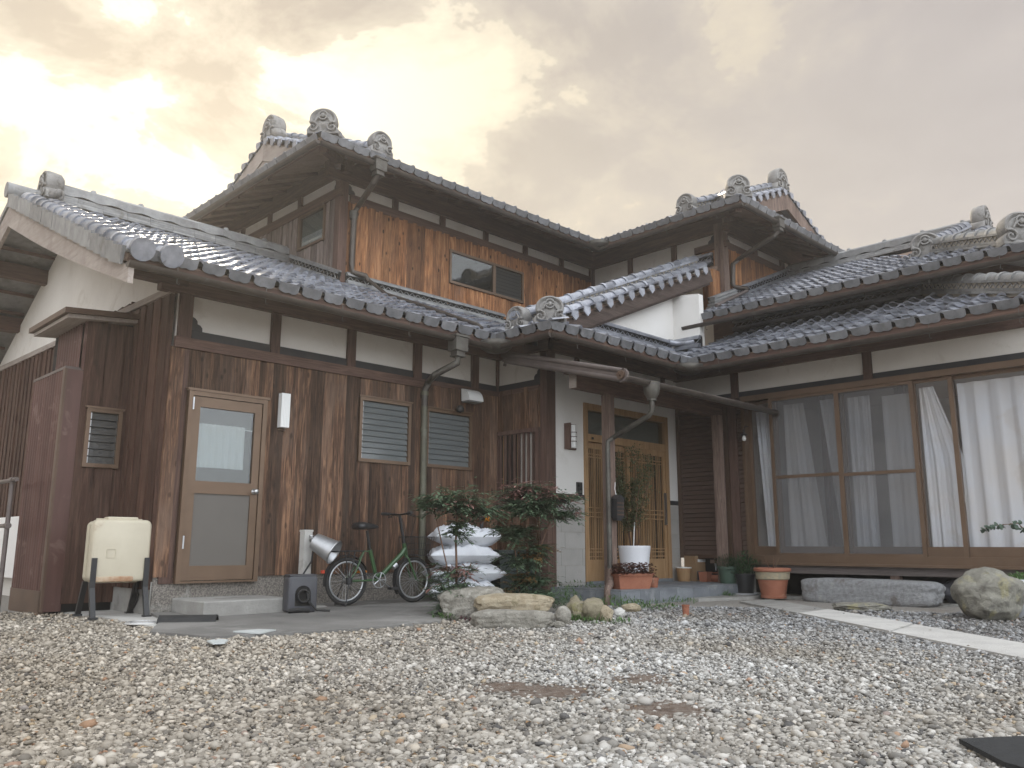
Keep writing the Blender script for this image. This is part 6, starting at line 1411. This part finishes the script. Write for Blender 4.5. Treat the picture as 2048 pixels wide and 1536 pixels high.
rock('flat_rock', (gz(1027, 1246)[0], gz(1027, 1246)[1], 0.085), (0.66, 0.30, 0.17), AV, 2, 'sandstone', 'yellowish flat slab lying on the lower stone', 0.12, sub=5, power=4, tilt=0.02)
rock('flat_rock', gz(1024, 1257), (0.66, 0.22, 0.15), AV, 3, 'granite', 'long low grey stone at the gravel edge under the yellow slab', 0.12, sub=5, power=4)
rock('rock', gz(1126, 1252), (0.15, 0.14, 0.17), 0.3, 4, 'granite', 'small pale egg shaped rock left of the brown pointed rock', 0.15)
rock('rock', gz(1151, 1243), (0.19, 0.16, 0.22), 1.0, 5, 'mossrock', 'brown pointed rock beside the round mossy rock', 0.28)
rock('rock', gz(1186, 1243), (0.26, 0.24, 0.22), 0.2, 6, 'mossrock', 'round mossy green brown rock among the weeds', 0.2)
rock('rock', gz(1213, 1245), (0.15, 0.12, 0.15), 0.5, 7, 'sandstone', 'tan rock leaning at the right of the round mossy rock', 0.25)
rock('rock', gz(1240, 1236), (0.12, 0.10, 0.10), 0.1, 8, 'concrete_pale', 'small white rock right of the mossy rocks', 0.25)
rock('rock', gz(1262, 1226), (0.20, 0.10, 0.10), AV, 9, 'sandstone', 'low tan wedge rock near the porch slab', 0.2)
rock('rock', gz(1118, 1256), (0.12, 0.10, 0.06), 0.9, 10, 'granite', 'little flat rock at the gravel edge by the long low stone', 0.2)
rock('step_stone', (10.06, 4.22, 0.0), (0.42, 1.55, 0.30), 0.0, 11, 'stepstone', 'long rough hewn granite step stone under the glazed doors', 0.05, sub=5, power=7)
rock('flat_rock', gz(1720, 1222), (0.55, 0.34, 0.09), AV, 12, 'boulder', 'low mossy flat rock before the granite step stone', 0.2, sub=5, power=3)
rock('boulder', gz(1982, 1240), (0.66, 0.58, 0.50), 0.4, 13, 'boulder', 'big rounded lichen covered boulder near the right edge', 0.16, sub=5)

# ------------------------------------------------------------------ pots and things on the porch
M('terracotta', (0.27, 0.098, 0.055), (0.33, 0.135, 0.08), 6, 0.8, 0.15, rnd=0.1, spots=[(6, 0.6, (0.5, 0.33, 0.24), 0.4)])
M('potwhite', (0.80, 0.81, 0.84), (0.76, 0.77, 0.80), 3, 0.35)
M('potgreen', (0.05, 0.085, 0.06), (0.065, 0.105, 0.075), 4, 0.5)
M('soil', (0.045, 0.032, 0.024), (0.075, 0.055, 0.04), 20, 0.95, 0.5)
M('card', (0.26, 0.165, 0.09), (0.29, 0.19, 0.105), 4, 0.8)
M('paper', (0.74, 0.74, 0.72), None, 3, 0.6)
M('band_relief', (0.30, 0.275, 0.20), (0.42, 0.34, 0.22), 26, 0.8, 0.9)
def pot(parent, r1, r0, h, mat, z=0.0, rim=0.012, c=(0, 0), n=24):
    MB().lathe([(0, 0), (r0, 0), (r1*0.985+r0*0.015, h-0.03), (r1+rim, h-0.03), (r1+rim, h), (r1-0.012, h), (r1-0.02, h-0.035), (0, h-0.036)], n, (c[0], c[1], z)).build('pot', mat, parent, 40)
    MB().lathe([(0, h-0.030), (r1-0.014, h-0.032)], n, (c[0], c[1], z)).build('soil', 'soil', parent)
ZP = 0.169
def pp(u, y): q = ony(u, 1150, y); return (q[0], y, ZP)
o = pp(1270, 6.62)
t = thing('potted_tree', 'leafy olive-like tree in a tall white pot before the entrance doors', 'potted tree', o)
pot(t, 0.205, 0.15, 0.49, 'potwhite', rim=0.0)
r = random.Random(31); sm = MB(); v, f = [], []
for k in range(9):
    a = r.uniform(0, 6.28); b_ = r.uniform(0.05, 0.24); H_ = r.uniform(1.2, 1.72) if k else 1.75
    pts = [Vector((0.04*math.cos(a), 0.04*math.sin(a), 0.43)), Vector((b_*0.4*math.cos(a), b_*0.4*math.sin(a), 0.43+(H_-0.43)*0.4)), Vector((b_*math.cos(a), b_*math.sin(a), 0.43+(H_-0.43)*0.75)), Vector((b_*1.1*math.cos(a+0.3), b_*1.1*math.sin(a+0.3), H_))]
    sm.tube(pts, [0.010, 0.008, 0.005, 0.002], 5)
    for i in range(170):
        s_2 = r.uniform(0.24, 1.0); j = min(2, int(s_2*3)); q = pts[j].lerp(pts[j+1], s_2*3-j)
        tw = rdir(r, -0.2, 0.8).normalized(); Lt = r.uniform(0.04, 0.16)
        for m_ in range(4):
            leaf(v, f, q+tw*Lt*(m_+1)/4, tw+rdir(r, -0.6, 0.6)*0.8, r.uniform(0.03, 0.05), r.uniform(0.014, 0.022))
sm.build('trunk', 'stemwood', t, True); MB().add(v, f).build('crown', 'leaf_olive', t)
MB().tube([(-0.10, -0.06, 0.43), (-0.05, -0.05, 0.78)], 0.007, 6).build('stake', 'paper', t)
MB().box(-0.12, -0.04, -0.10, -0.06, 0.44, 0.47).build('plant_tag', 'black_plastic', t)
o = pp(1262, 6.12)
t = thing('planter', 'terracotta trough of brown-leaved plants by the first porch post', 'planter', o, R_(-20))
MB().hexa([(-0.20, -0.085, 0), (0.20, -0.085, 0), (0.20, 0.085, 0), (-0.20, 0.085, 0), (-0.235, -0.11, 0.17), (0.235, -0.11, 0.17), (0.235, 0.11, 0.17), (-0.235, 0.11, 0.17)]).build('trough', 'terracotta', t)
frame = MB(); frame.box(-0.245, 0.245, -0.12, -0.10, 0.15, 0.175); frame.box(-0.245, 0.245, 0.10, 0.12, 0.15, 0.175); frame.box(-0.245, -0.225, -0.10, 0.10, 0.15, 0.175); frame.box(0.225, 0.245, -0.10, 0.10, 0.15, 0.175); frame.build('rim', 'terracotta', t)
r = random.Random(5); v, f = [], []
for _ in range(900):
    p = Vector((r.uniform(-0.26, 0.26), r.uniform(-0.14, 0.14), 0.165+r.random()**1.4*0.125)); leaf(v, f, p, rdir(r, -0.4, 0.5), r.uniform(0.03, 0.055), r.uniform(0.026, 0.045))
MB().add(v, f).build('foliage', 'leaf_brown', t)
for u, y, r1, r0, h, lb in ((1290, 6.10, 0.075, 0.055, 0.105, 'small terracotta pot just right of the trough, with a white flower'), (1306, 6.14, 0.062, 0.052, 0.115, 'small terracotta pot at the right end of the pot row')):
    t = thing('flower_pot', lb, 'pot', pp(u, y), group='small terracotta pots'); pot(t, r1, r0, h, 'terracotta', rim=0.006)
    tuft(t, 'foliage', 'leaf_brown', (0, 0, h-0.02), 0.05, 0.05, 40, int(u), (0.02, 0.04), 0.02)
    if u == 1290: MB().lathe([(0, 0.0), (0.022, 0.008), (0.012, 0.03), (0, 0.032)], 8, (0.0, -0.03, h+0.03)).build('flower', 'paper', t, True)
t = thing('tub', 'honey coloured wooden tub with pale rim beside the cardboard box', 'tub', pp(1368, 6.90))
MB().lathe([(0, 0), (0.085, 0), (0.108, 0.185), (0.096, 0.185), (0.08, 0.02), (0, 0.02)], 20).build('staves', 'honey', t, 40); MB().lathe([(0.111, 0.180), (0.113, 0.192), (0.098, 0.195), (0.097, 0.18)], 20).build('rim', 'paper', t, True)
t = thing('cardboard_box', 'brown cardboard carton with a white label on the porch', 'box', pp(1393, 6.84), R_(-8))
MB().box(-0.135, 0.135, -0.10, 0.10, 0, 0.35).build('carton', 'card', t); MB().box(-0.08, 0.09, -0.1035, -0.1015, 0.265, 0.305).build('label', 'paper', t); MB().box(-0.10, 0.03, -0.1035, -0.1015, 0.02, 0.14).build('print', 'charcoal', t); MB().box(0.137, 0.145, -0.10, 0.05, 0.02, 0.345).build('flap', 'paper', t)
t = thing('flower_pot', 'empty square terracotta pot in front of the cardboard carton', 'pot', pp(1411, 6.62), group='small terracotta pots')
MB().hexa([(-0.06, -0.06, 0), (0.06, -0.06, 0), (0.06, 0.06, 0), (-0.06, 0.06, 0), (-0.07, -0.07, 0.135), (0.07, -0.07, 0.135), (0.07, 0.07, 0.135), (-0.07, 0.07, 0.135)]).build('pot', 'terracotta', t)
t = thing('flower_pot', 'tall terracotta pot leaning behind the white pole', 'pot', pp(1424, 6.74), group='small terracotta pots'); pot(t, 0.075, 0.055, 0.20, 'terracotta', rim=0.006)
t = thing('jar', 'squat brown glazed jar at the foot of the white pole', 'jar', pp(1432, 6.52))
MB().lathe([(0, 0), (0.06, 0), (0.085, 0.045), (0.075, 0.085), (0.05, 0.11), (0.06, 0.125), (0.045, 0.125), (0.035, 0.1), (0, 0.09)], 18).build('body', 'terracotta', t, 40)
MB().lathe([(0.06, 0.09), (0.075, 0.10), (0.06, 0.115)], 18).build('band', 'black_plastic', t, 40)
t = thing('pole', 'thin white plastic pole leaning upright by the second porch post', 'pole', pp(1434, 6.56))
MB().tube([(0.0, 0, 0.10), (-0.035, 0.02, 0.60)], 0.017, 10).build('tube', 'potwhite', t, 40); MB().tube([(-0.035, 0.02, 0.595), (-0.0355, 0.0205, 0.605)], 0.019, 10).build('cap', 'potwhite', t, 40)
t = thing('potted_plant', 'dark green pot of feathery herbs near the second porch post', 'potted plant', pp(1457, 6.13)); pot(t, 0.135, 0.105, 0.22, 'potgreen')
tuft(t, 'foliage', 'leaf_dark', (0, 0, 0.20), 0.17, 0.20, 520, 41, (0.03, 0.07), 0.008)
t = thing('potted_plant', 'black pot of darker bushy leaves right of the green pot', 'potted plant', (ony(1490, 1150, 5.90)[0], 5.90, 0.04)); pot(t, 0.125, 0.10, 0.26, 'black_plastic')
MB().lathe([(0.0, 0.0), (0.15, 0.0), (0.17, 0.02), (0.15, 0.015), (0, 0.01)], 20, (0, 0, -0.005)).build('saucer', 'potwhite', t, 40)
tuft(t, 'foliage', 'leaf_dark', (0, 0, 0.24), 0.2, 0.34, 620, 42, (0.03, 0.07), 0.016)
q = onz(1545, 1188, 0.03)
t = thing('flower_pot', 'large terracotta pot with a carved grey band and dry twigs', 'pot', (9.75, ony(1545, 1150, 5.45)[1] if False else 5.30, 0.015), group=None)
pt = ony(1545, 1150, 5.38); t.location = (pt[0], 5.38, 0.02)
MB().lathe([(0, 0), (0.155, 0), (0.16, 0.03), (0.15, 0.035), (0.185, 0.225), (0, 0.225)], 28).build('pot', 'terracotta', t, 40)
MB().lathe([(0.188, 0.225), (0.203, 0.235), (0.21, 0.315), (0.2, 0.325)], 28).build('band', 'band_relief', t, 40)
MB().lathe([(0.205, 0.322), (0.228, 0.33), (0.23, 0.36), (0.22, 0.37), (0.2, 0.365), (0.19, 0.33)], 28).build('rim', 'terracotta', t, 40); MB().lathe([(0, 0.335), (0.2, 0.335)], 28).build('soil', 'soil', t)
r = random.Random(3); tw = MB()
for k in range(9):
    a = r.uniform(0, 6.28); tw.tube([(0.03*math.cos(a), 0.03*math.sin(a), 0.33), (0.06*math.cos(a), 0.06*math.sin(a), 0.42), (0.10*math.cos(a+0.3), 0.10*math.sin(a+0.3), r.uniform(0.46, 0.56))], [0.004, 0.003, 0.001], 4)
tw.build('twigs', 'stemwood', t)
t = thing('small_pot', 'tiny terracotta tube standing alone on the gravel', 'pot', gz(1372, 1232)); MB().lathe([(0, 0), (0.03, 0), (0.034, 0.10), (0.026, 0.10), (0.024, 0.02), (0, 0.02)], 12).build('pot', 'terracotta', t, 40); MB().lathe([(0.034, 0.085), (0.038, 0.09), (0.038, 0.105), (0.03, 0.105)], 12).build('rim', 'terracotta', t, 40)
# white pot with green plant at the right edge, trailing coin-leaf branch above it
o = onz(2048, 1238, 0.0)
t = thing('potted_plant', 'white fluted pot with bright green trailing plant at the right edge', 'potted plant', (o[0]+0.10, o[1]-0.02, 0.0)); pot(t, 0.19, 0.13, 0.36, 'potwhite')
tuft(t, 'foliage', 'leaf_bright', (0, 0, 0.32), 0.24, 0.10, 420, 51, (0.025, 0.05), 0.018)
sm = MB(); pts = [Vector((0.10, -0.1, 0.35)), Vector((0.12, -0.10, 0.7)), Vector((0.05, 0.02, 0.88)), Vector((-0.05, 0.20, 0.86)), Vector((-0.12, 0.30, 0.82))]
sm.tube(pts, [0.008, 0.007, 0.005, 0.003, 0.002], 5); v, f = [], []; r = random.Random(9)
for i in range(70):
    s_2 = r.uniform(1.6, 3.98); j = int(s_2); q = pts[j].lerp(pts[j+1], s_2-j); d = rdir(r, -1.0, 0.5).normalized(); c = q+d*0.02; up = d.orthogonal().normalized(); sd_ = d.cross(up); o2 = len(v); rr = r.uniform(0.014, 0.024)
    v += [tuple(c+d*rr+(up*math.cos(k*math.pi/4)+d*math.sin(k*math.pi/4))*rr) for k in range(8)]; f.append(tuple(range(o2, o2+8)))
sm.build('branch', 'stemwood', t, True); MB().add(v, f).build('coin_leaves', 'leaf_euca', t)
# odds and ends pushed under the floor
o = onx(1920, 1190, XR+0.12)
t = thing('plastic_bag', 'dark grey plastic bag pushed under the floor behind the boulder', 'bag', (XR+0.15, o[1], 0.0)); rock('b', (0, 0, 0), (0.3, 0.42, 0.30), 0.3, 21, 'charcoal', '', 0.25)
bo = bpy.data.objects['b']; bo.name = 'bag'; bo.parent = t
for k_ in ('label', 'category'):
    if k_ in bo: del bo[k_]
o = onx(1952, 1168, XR+0.2)
M('orange', (0.45, 0.20, 0.03), (0.36, 0.15, 0.02), 20, 0.6)
t = thing('rope_coil', 'orange coil lying on the dark bag under the floor', 'rope', (XR+0.16, o[1], 0.20))
for k in range(4): MB().tube([(0.10*math.cos(a*0.42), 0.10*math.sin(a*0.42), 0.02+0.022*k) for a in range(16)], 0.012, 6).build('loop', 'orange', t, True)

# handrail and white panel beyond the lean-to
t = thing('handrail', 'rusty pipe handrail at the far left edge beside the lean-to', 'handrail', (2.30, 10.0, 0.0))
p1 = onx(25, 960, 2.3); y1 = p1[1]-10.0; z1 = p1[2]
MB().tube([(0, y1, 0), (0, y1, z1)], 0.022, 10).build('post', 'brownmetal', t, 40)
for z in (z1, z1-0.44): MB().tube([(0, y1-0.15 if z == z1 else y1, z), (0, y1+2.5, z)], 0.020, 10).build('rail', 'brownmetal', t, 40); MB().tube([(0, y1-0.04, z), (0, y1+0.05, z)], 0.029, 10).build('joint', 'brownmetal', t, 40)
tag(bevel_box(MB(), 3.05, 3.14, 10.05, 14.0, 0.25, 1.0).build('panel', 'render_white'), 'white painted low wall panel behind the handrail at the left edge', 'panel')
# ------------------------------------------------------------------ ground
M('gravel_bed', (0.40, 0.375, 0.34), (0.25, 0.225, 0.195), 75, 0.95, 0.8, detail=3, lo=0.40, hi=0.60, spots=[(0.8, 0.60, (0.20, 0.13, 0.085), 0.5)])
g = MB().add([(-400, -400, 0), (400, -400, 0), (400, 400, 0), (-400, 400, 0)], [(0, 1, 2, 3)]).build('ground', 'gravel_bed'); g['kind'] = 'structure'
# concrete apron in front of the kitchen wing, sloping away from the wall
def sheet(name, mat, top, zb=-0.05, label=None):
    k = len(top); o = MB().add([tuple(p) for p in top]+[(p[0], p[1], zb) for p in top], [tuple(range(k)), tuple(range(k, 2*k))[::-1]]+[(i, (i+1) % k, k+(i+1) % k, k+i) for i in range(k)]).build(name, mat); o['kind'] = 'structure'; return o
A = [onz(u, v, 0.03) for u, v in ((300, 1262), (420, 1272), (560, 1266), (740, 1255), (885, 1240))]
sheet('apron', 'apron', [(p[0], p[1], 0.028) for p in A]+[(6.9, 6.95, 0.045), (7.58, 7.2, 0.05), (7.58, YL, 0.06), (3.22, YL, 0.045), (3.1, 7.4, 0.036)])
sheet('pale_slab', 'concrete_pale', [(p[0], p[1], 0.022) for p in (onz(420, 1262, 0.02), onz(300, 1252, 0.02), onz(190, 1232, 0.02), onz(120, 1224, 0.02))]+[(2.75, 8.88, 0.022), (XG, 8.88, 0.022), (3.22, 7.4, 0.022)])
# narrow concrete path strip and edging in front of the east wing
def strip_on(u0, v0, u1, v1, w0, w1): pass
pa, pb, pc_, pd = onz(1478, 1203, 0.02), onz(2100, 1328, 0.02), onz(2100, 1296, 0.02), onz(1540, 1199, 0.02)
segs = 3
for i in range(segs):
    l0, l1 = i/segs+0.003, (i+1)/segs-0.003
    q = [pa+(pb-pa)*l0, pa+(pb-pa)*l1, pd+(pc_-pd)*l1, pd+(pc_-pd)*l0]
    tag(sheet('path_slab', 'concrete_pale' if i else 'concrete', [(p[0], p[1], 0.024+0.004*(i % 2)) for p in q]), None, None)
sheet('edging', 'concrete', [(8.9, 5.80, 0.035), (9.7, 5.58, 0.035), (10.5, 5.60, 0.035), (10.5, 5.96, 0.035), (8.9, 5.96, 0.035)])
sheet('edging', 'concrete', [(10.22, 2.4, 0.02), (10.5, 2.4, 0.02), (10.5, 5.55, 0.02), (10.22, 5.55, 0.02)])
# bare earth showing through the gravel
M('earth', (0.155, 0.105, 0.075), (0.24, 0.20, 0.165), 26, 0.95, 1.0, spots=[(9, 0.55, (0.085, 0.055, 0.04), 0.7)])
# pebbles
M('pebble', (1, 1, 1))
mt = bpy.data.materials.new('pebbles'); mt.use_nodes = True; t = mt.node_tree; b = t.nodes['Principled BSDF']
geo = t.nodes.new('ShaderNodeNewGeometry')
rp = t.nodes.new('ShaderNodeValToRGB'); e = rp.color_ramp.elements
stops = [(0.0, (0.10, 0.10, 0.105)), (0.05, (0.19, 0.185, 0.18)), (0.18, (0.28, 0.272, 0.255)), (0.42, (0.38, 0.367, 0.345)), (0.65, (0.46, 0.45, 0.43)), (0.84, (0.57, 0.565, 0.545)), (0.94, (0.70, 0.695, 0.68)), (0.975, (0.46, 0.39, 0.29)), (0.993, (0.38, 0.24, 0.17)), (1.0, (0.34, 0.35, 0.38))]
while len(e) < len(stops): e.new(0.5)
for el, (q, c) in zip(e, stops): el.position = q; el.color = (*c, 1)
t.links.new(geo.outputs['Random Per Island'], rp.inputs[0])
big = noise(geo.outputs['Position'], 0.55, 3, 0.5, tree=t)
c = cmix(1.0, rp.outputs[0], ramp(big, [(0.35, (0.78, 0.73, 0.66)), (0.62, (1.08, 1.07, 1.05))], tree=t), 'MULTIPLY', tree=t)
sp = t.nodes.new('ShaderNodeSeparateXYZ'); t.links.new(geo.outputs['Position'], sp.inputs[0])
# darker blue-grey crushed stone nearer the east wing, dusty beige towards the lane on the left
east = ramp(smath('ADD', smath('SUBTRACT', sp.outputs[0], smath('MULTIPLY', sp.outputs[1], 0.35, tree=t), tree=t), smath('MULTIPLY', big, 2.0, tree=t), tree=t), [(0.0, 0.0), (1.0, 1.0)], tree=t)
mr = t.nodes.new('ShaderNodeMapRange'); mr.inputs['From Min'].default_value = 5.2; mr.inputs['From Max'].default_value = 7.6
t.links.new(smath('ADD', smath('SUBTRACT', sp.outputs[0], smath('MULTIPLY', sp.outputs[1], 0.15, tree=t), tree=t), smath('MULTIPLY', big, 1.6, tree=t), tree=t), mr.inputs[0])
c = cmix(smath('MULTIPLY', mr.outputs[0], 0.75, clamp=True, tree=t), c, cmix(1.0, c, (0.52, 0.56, 0.64), 'MULTIPLY', tree=t), tree=t)
mr2 = t.nodes.new('ShaderNodeMapRange'); mr2.inputs['From Min'].default_value = 0.2; mr2.inputs['From Max'].default_value = 3.0
t.links.new(smath('ADD', smath('SUBTRACT', sp.outputs[1], smath('MULTIPLY', sp.outputs[0], 1.0, tree=t), tree=t), smath('MULTIPLY', big, 1.2, tree=t), tree=t), mr2.inputs[0])
c = cmix(smath('MULTIPLY', mr2.outputs[0], 0.7, clamp=True, tree=t), c, cmix(1.0, c, (0.86, 0.76, 0.63), 'MULTIPLY', tree=t), tree=t)
t.links.new(c, b.inputs['Base Color']); b.inputs['Roughness'].default_value = 0.75; b.inputs['Specular IOR Level'].default_value = 0.35
MAT['pebbles'] = mt
bm = bmesh.new(); bmesh.ops.create_icosphere(bm, subdivisions=1, radius=1.0); BV = np.array([q.co for q in bm.verts]); BF = np.array([[q.index for q in fc.verts] for fc in bm.faces]); bm.free()
OV = np.array([(1, 0, 0), (0, 1, 0), (-1, 0, 0), (0, -1, 0), (0, 0, 1), (0, 0, -1)], float); OF = np.array([(0, 1, 4), (1, 2, 4), (2, 3, 4), (3, 0, 4), (1, 0, 5), (2, 1, 5), (3, 2, 5), (0, 3, 5)])
NP = 210000
def inpoly(px, py, poly):
    c = np.zeros(len(px), bool); j = len(poly)-1
    for i in range(len(poly)):
        xi, yi = poly[i][:2]; xj, yj = poly[j][:2]
        c ^= ((yi > py) != (yj > py)) & (px < (xj-xi)*(py-yi)/(yj-yi+1e-12)+xi); j = i
    return c
# sample positions so that density falls off with distance from the forecourt's open side
ang = rng.uniform(-0.66, 0.66, NP*2); rad = 2.25*np.exp(rng.random(NP*2)**1.05*1.45)
px = np.cos(YAW+ang)*rad; py = np.sin(YAW+ang)*rad
apron_poly = [(p[0], p[1]) for p in A]+[(6.9, 6.95), (7.58, 7.2), (7.58, YL), (3.22, YL), (3.1, 7.4)]
slab_poly = [tuple(onz(*q, 0.02)[:2]) for q in ((420, 1262), (300, 1252), (190, 1232), (120, 1224))]+[(2.75, 8.88), (XG, 8.88), (3.22, 7.4)]
path_poly = [pa[:2], pb[:2], pc_[:2], pd[:2]]
ok = ~inpoly(px, py, apron_poly) & ~inpoly(px, py, slab_poly) & ~(inpoly(px, py, path_poly) & (rng.random(NP*2) > 0.05))
ok &= ~((px > 7.60) & (py > 5.96)) & (px < 10.2) & ~((px > XG) & (py > 7.0)) & ~((px > 2.56) & (py > 8.9)) & (py < 11) & ~((px > 8.6) & (py > 5.8))
ok &= ~((px > 5.3) & (px < 7.9) & (py > 5.75+0.0*px) & ((px+py) > 11.3))
soilc = [(onz(u, v_, 0), ra) for u, v_, ra in ((1060, 1385, 0.26), (1130, 1388, 0.20), (1010, 1375, 0.14), (1280, 1362, 0.16), (1330, 1425, 0.18))]
for (q, ra) in soilc:
    dd = np.hypot(px-q[0], py-q[1]); ok &= ~(rng.random(NP*2) < 0.92*np.clip(1.25-(dd/ra)**2, 0, 1))
px, py = px[ok][:NP], py[ok][:NP]; dist = np.hypot(px, py)
def pebbles(px, py, dist, bv0, bf, k):
    n = len(px); base = np.array([bv0*rng.uniform(0.75, 1.25, (len(bv0), 1))+rng.normal(0, 0.10, bv0.shape) for _ in range(24)])
    size = np.clip(rng.lognormal(math.log(0.0066), 0.42, n), 0.003, 0.024)*(1+0.10*np.maximum(dist-3.2, 0))
    sh = np.stack([size*rng.uniform(0.95, 1.6, n), size*rng.uniform(0.75, 1.1, n), size*rng.uniform(0.45, 0.8, n)], 1)
    az = rng.uniform(0, 6.283, n); tl = rng.normal(0, 0.4, n)
    bv = base[rng.integers(0, 24, n)]*sh[:, None, :]
    ca, sa, ct, st_ = np.cos(az), np.sin(az), np.cos(tl), np.sin(tl)
    x_, y_, z_ = bv[..., 0], bv[..., 1], bv[..., 2]
    y2_, z2_ = y_*ct[:, None]-z_*st_[:, None], y_*st_[:, None]+z_*ct[:, None]
    X_ = x_*ca[:, None]-y2_*sa[:, None]+px[:, None]; Y_ = x_*sa[:, None]+y2_*ca[:, None]+py[:, None]
    Z_ = z2_+(sh[:, 2]*rng.uniform(0.1, 1.0, n)+rng.random(n)**2*0.010)[:, None]
    V = np.stack([X_, Y_, Z_], -1).reshape(-1, 3); Fq = (bf[None]+(np.arange(n)*k)[:, None, None]).reshape(-1, 3)
    return V, Fq
near = dist < 3.9
V1, F1 = pebbles(px[near], py[near], dist[near], BV, BF, 12); V2, F2 = pebbles(px[~near], py[~near], dist[~near], OV, OF, 6)
V = np.vstack([V1, V2]); Fq = np.vstack([F1, F2+len(V1)])
print('pebbles', near.sum(), (~near).sum(), len(Fq))
me = bpy.data.meshes.new('gravel'); me.vertices.add(len(V)); me.vertices.foreach_set('co', V.ravel().astype(np.float32))
me.loops.add(Fq.size); me.loops.foreach_set('vertex_index', Fq.ravel().astype(np.int32)); me.polygons.add(len(Fq))
me.polygons.foreach_set('loop_start', np.arange(0, Fq.size, 3, dtype=np.int32)); me.polygons.foreach_set('use_smooth', np.ones(len(Fq), bool))
me.update(calc_edges=True); me.materials.append(mt)
go = link('gravel', me); tag(go, 'pale mixed gravel covering the forecourt', 'gravel', kind='stuff')
for si_, (q, ra) in enumerate(soilc):
    rr_ = random.Random(int(ra*1000)); k = 36; ph = [rr_.uniform(0, 6.28) for _ in range(4)]
    top = [(q[0]+ra*1.1*(1+0.22*math.sin(3*a+ph[0])+0.12*math.sin(7*a+ph[1])+0.06*math.sin(13*a+ph[2]))*math.cos(a), q[1]+ra*1.1*(1+0.22*math.sin(3*a+ph[0])+0.12*math.sin(7*a+ph[1])+0.06*math.sin(13*a+ph[2]))*math.sin(a), 0.0015+0.0025*si_) for a in np.linspace(0, 2*math.pi, k, endpoint=False)]
    sheet('bare_soil', 'earth', top, zb=-0.02)
M('dry_leaf', (0.20, 0.11, 0.05), (0.30, 0.19, 0.09), 8, 0.7, rnd=0.4)
v, f = [], []; r = random.Random(77)
for _ in range(150):
    a = YAW+r.uniform(-0.6, 0.6); d_2 = 2.3*math.exp(r.random()*1.2); q = Vector((d_2*math.cos(a), d_2*math.sin(a), 0.022+r.random()*0.01))
    if q.y > 6.0 or q.x > 9.3: continue
    leaf(v, f, q, Vector((r.uniform(-1, 1), r.uniform(-1, 1), r.uniform(-0.2, 0.3))), r.uniform(0.02, 0.045), r.uniform(0.010, 0.02), curl=0.3)
tag(MB().add(v, f).build('leaf_litter', 'dry_leaf'), 'scattered dry brown leaves on the gravel', 'leaf litter', kind='stuff')
# black mat at the right bottom, a few flat scraps lying about
M('mat', (0.022, 0.023, 0.024), (0.032, 0.033, 0.034), 30, 0.85, 0.5)
q = [onz(u, v_, 0.03) for u, v_ in ((1918, 1482), (2060, 1476), (2120, 1560), (2010, 1530))]
tag(sheet('rubber_mat', 'mat', [(p[0], p[1], 0.038) for p in q], zb=0.022), 'corner of a black mat on the gravel at the lower right edge', 'mat')
ob = bpy.data.objects['rubber_mat']
if 'kind' in ob: del ob['kind']
M('scrap', (0.62, 0.65, 0.64), (0.55, 0.58, 0.56), 5, 0.4)
def flatscrap(name, pts, mat, label, cat):
    o = sheet(name, mat, [(p[0], p[1], 0.040) for p in (onz(u, v_, 0.04) for u, v_ in pts)], zb=0.031); del o['kind']; tag(o, label, cat)
flatscrap('sheet', ((466, 1262), (515, 1258), (552, 1259), (520, 1266)), 'scrap', 'pale plastic sheet lying at the edge of the apron', 'sheet')
flatscrap('flat_stone', ((414, 1281), (435, 1277), (457, 1279), (450, 1285), (425, 1286)), 'scrap', 'flat white stone piece on the gravel near the apron', 'stone')

# ------------------------------------------------------------------ thin scattering volume, added to lift dark shadows and mimic lens veil
hz = MB().box(-405, 405, -405, 405, -1.0, 9.2).build('shadow_lift_haze', 'dark'); hz['kind'] = 'stuff'
vm_ = bpy.data.materials.new('shadow_lift_haze'); vm_.use_nodes = True; t = vm_.node_tree; t.nodes.clear()
vo = t.nodes.new('ShaderNodeOutputMaterial'); pv = t.nodes.new('ShaderNodeVolumePrincipled'); pv.inputs['Color'].default_value = (0.95, 0.92, 0.88, 1)
pv.inputs['Density'].default_value = 0.0040; pv.inputs['Anisotropy'].default_value = 0.55; t.links.new(pv.outputs[0], vo.inputs['Volume'])
hz.data.materials.clear(); hz.data.materials.append(vm_)
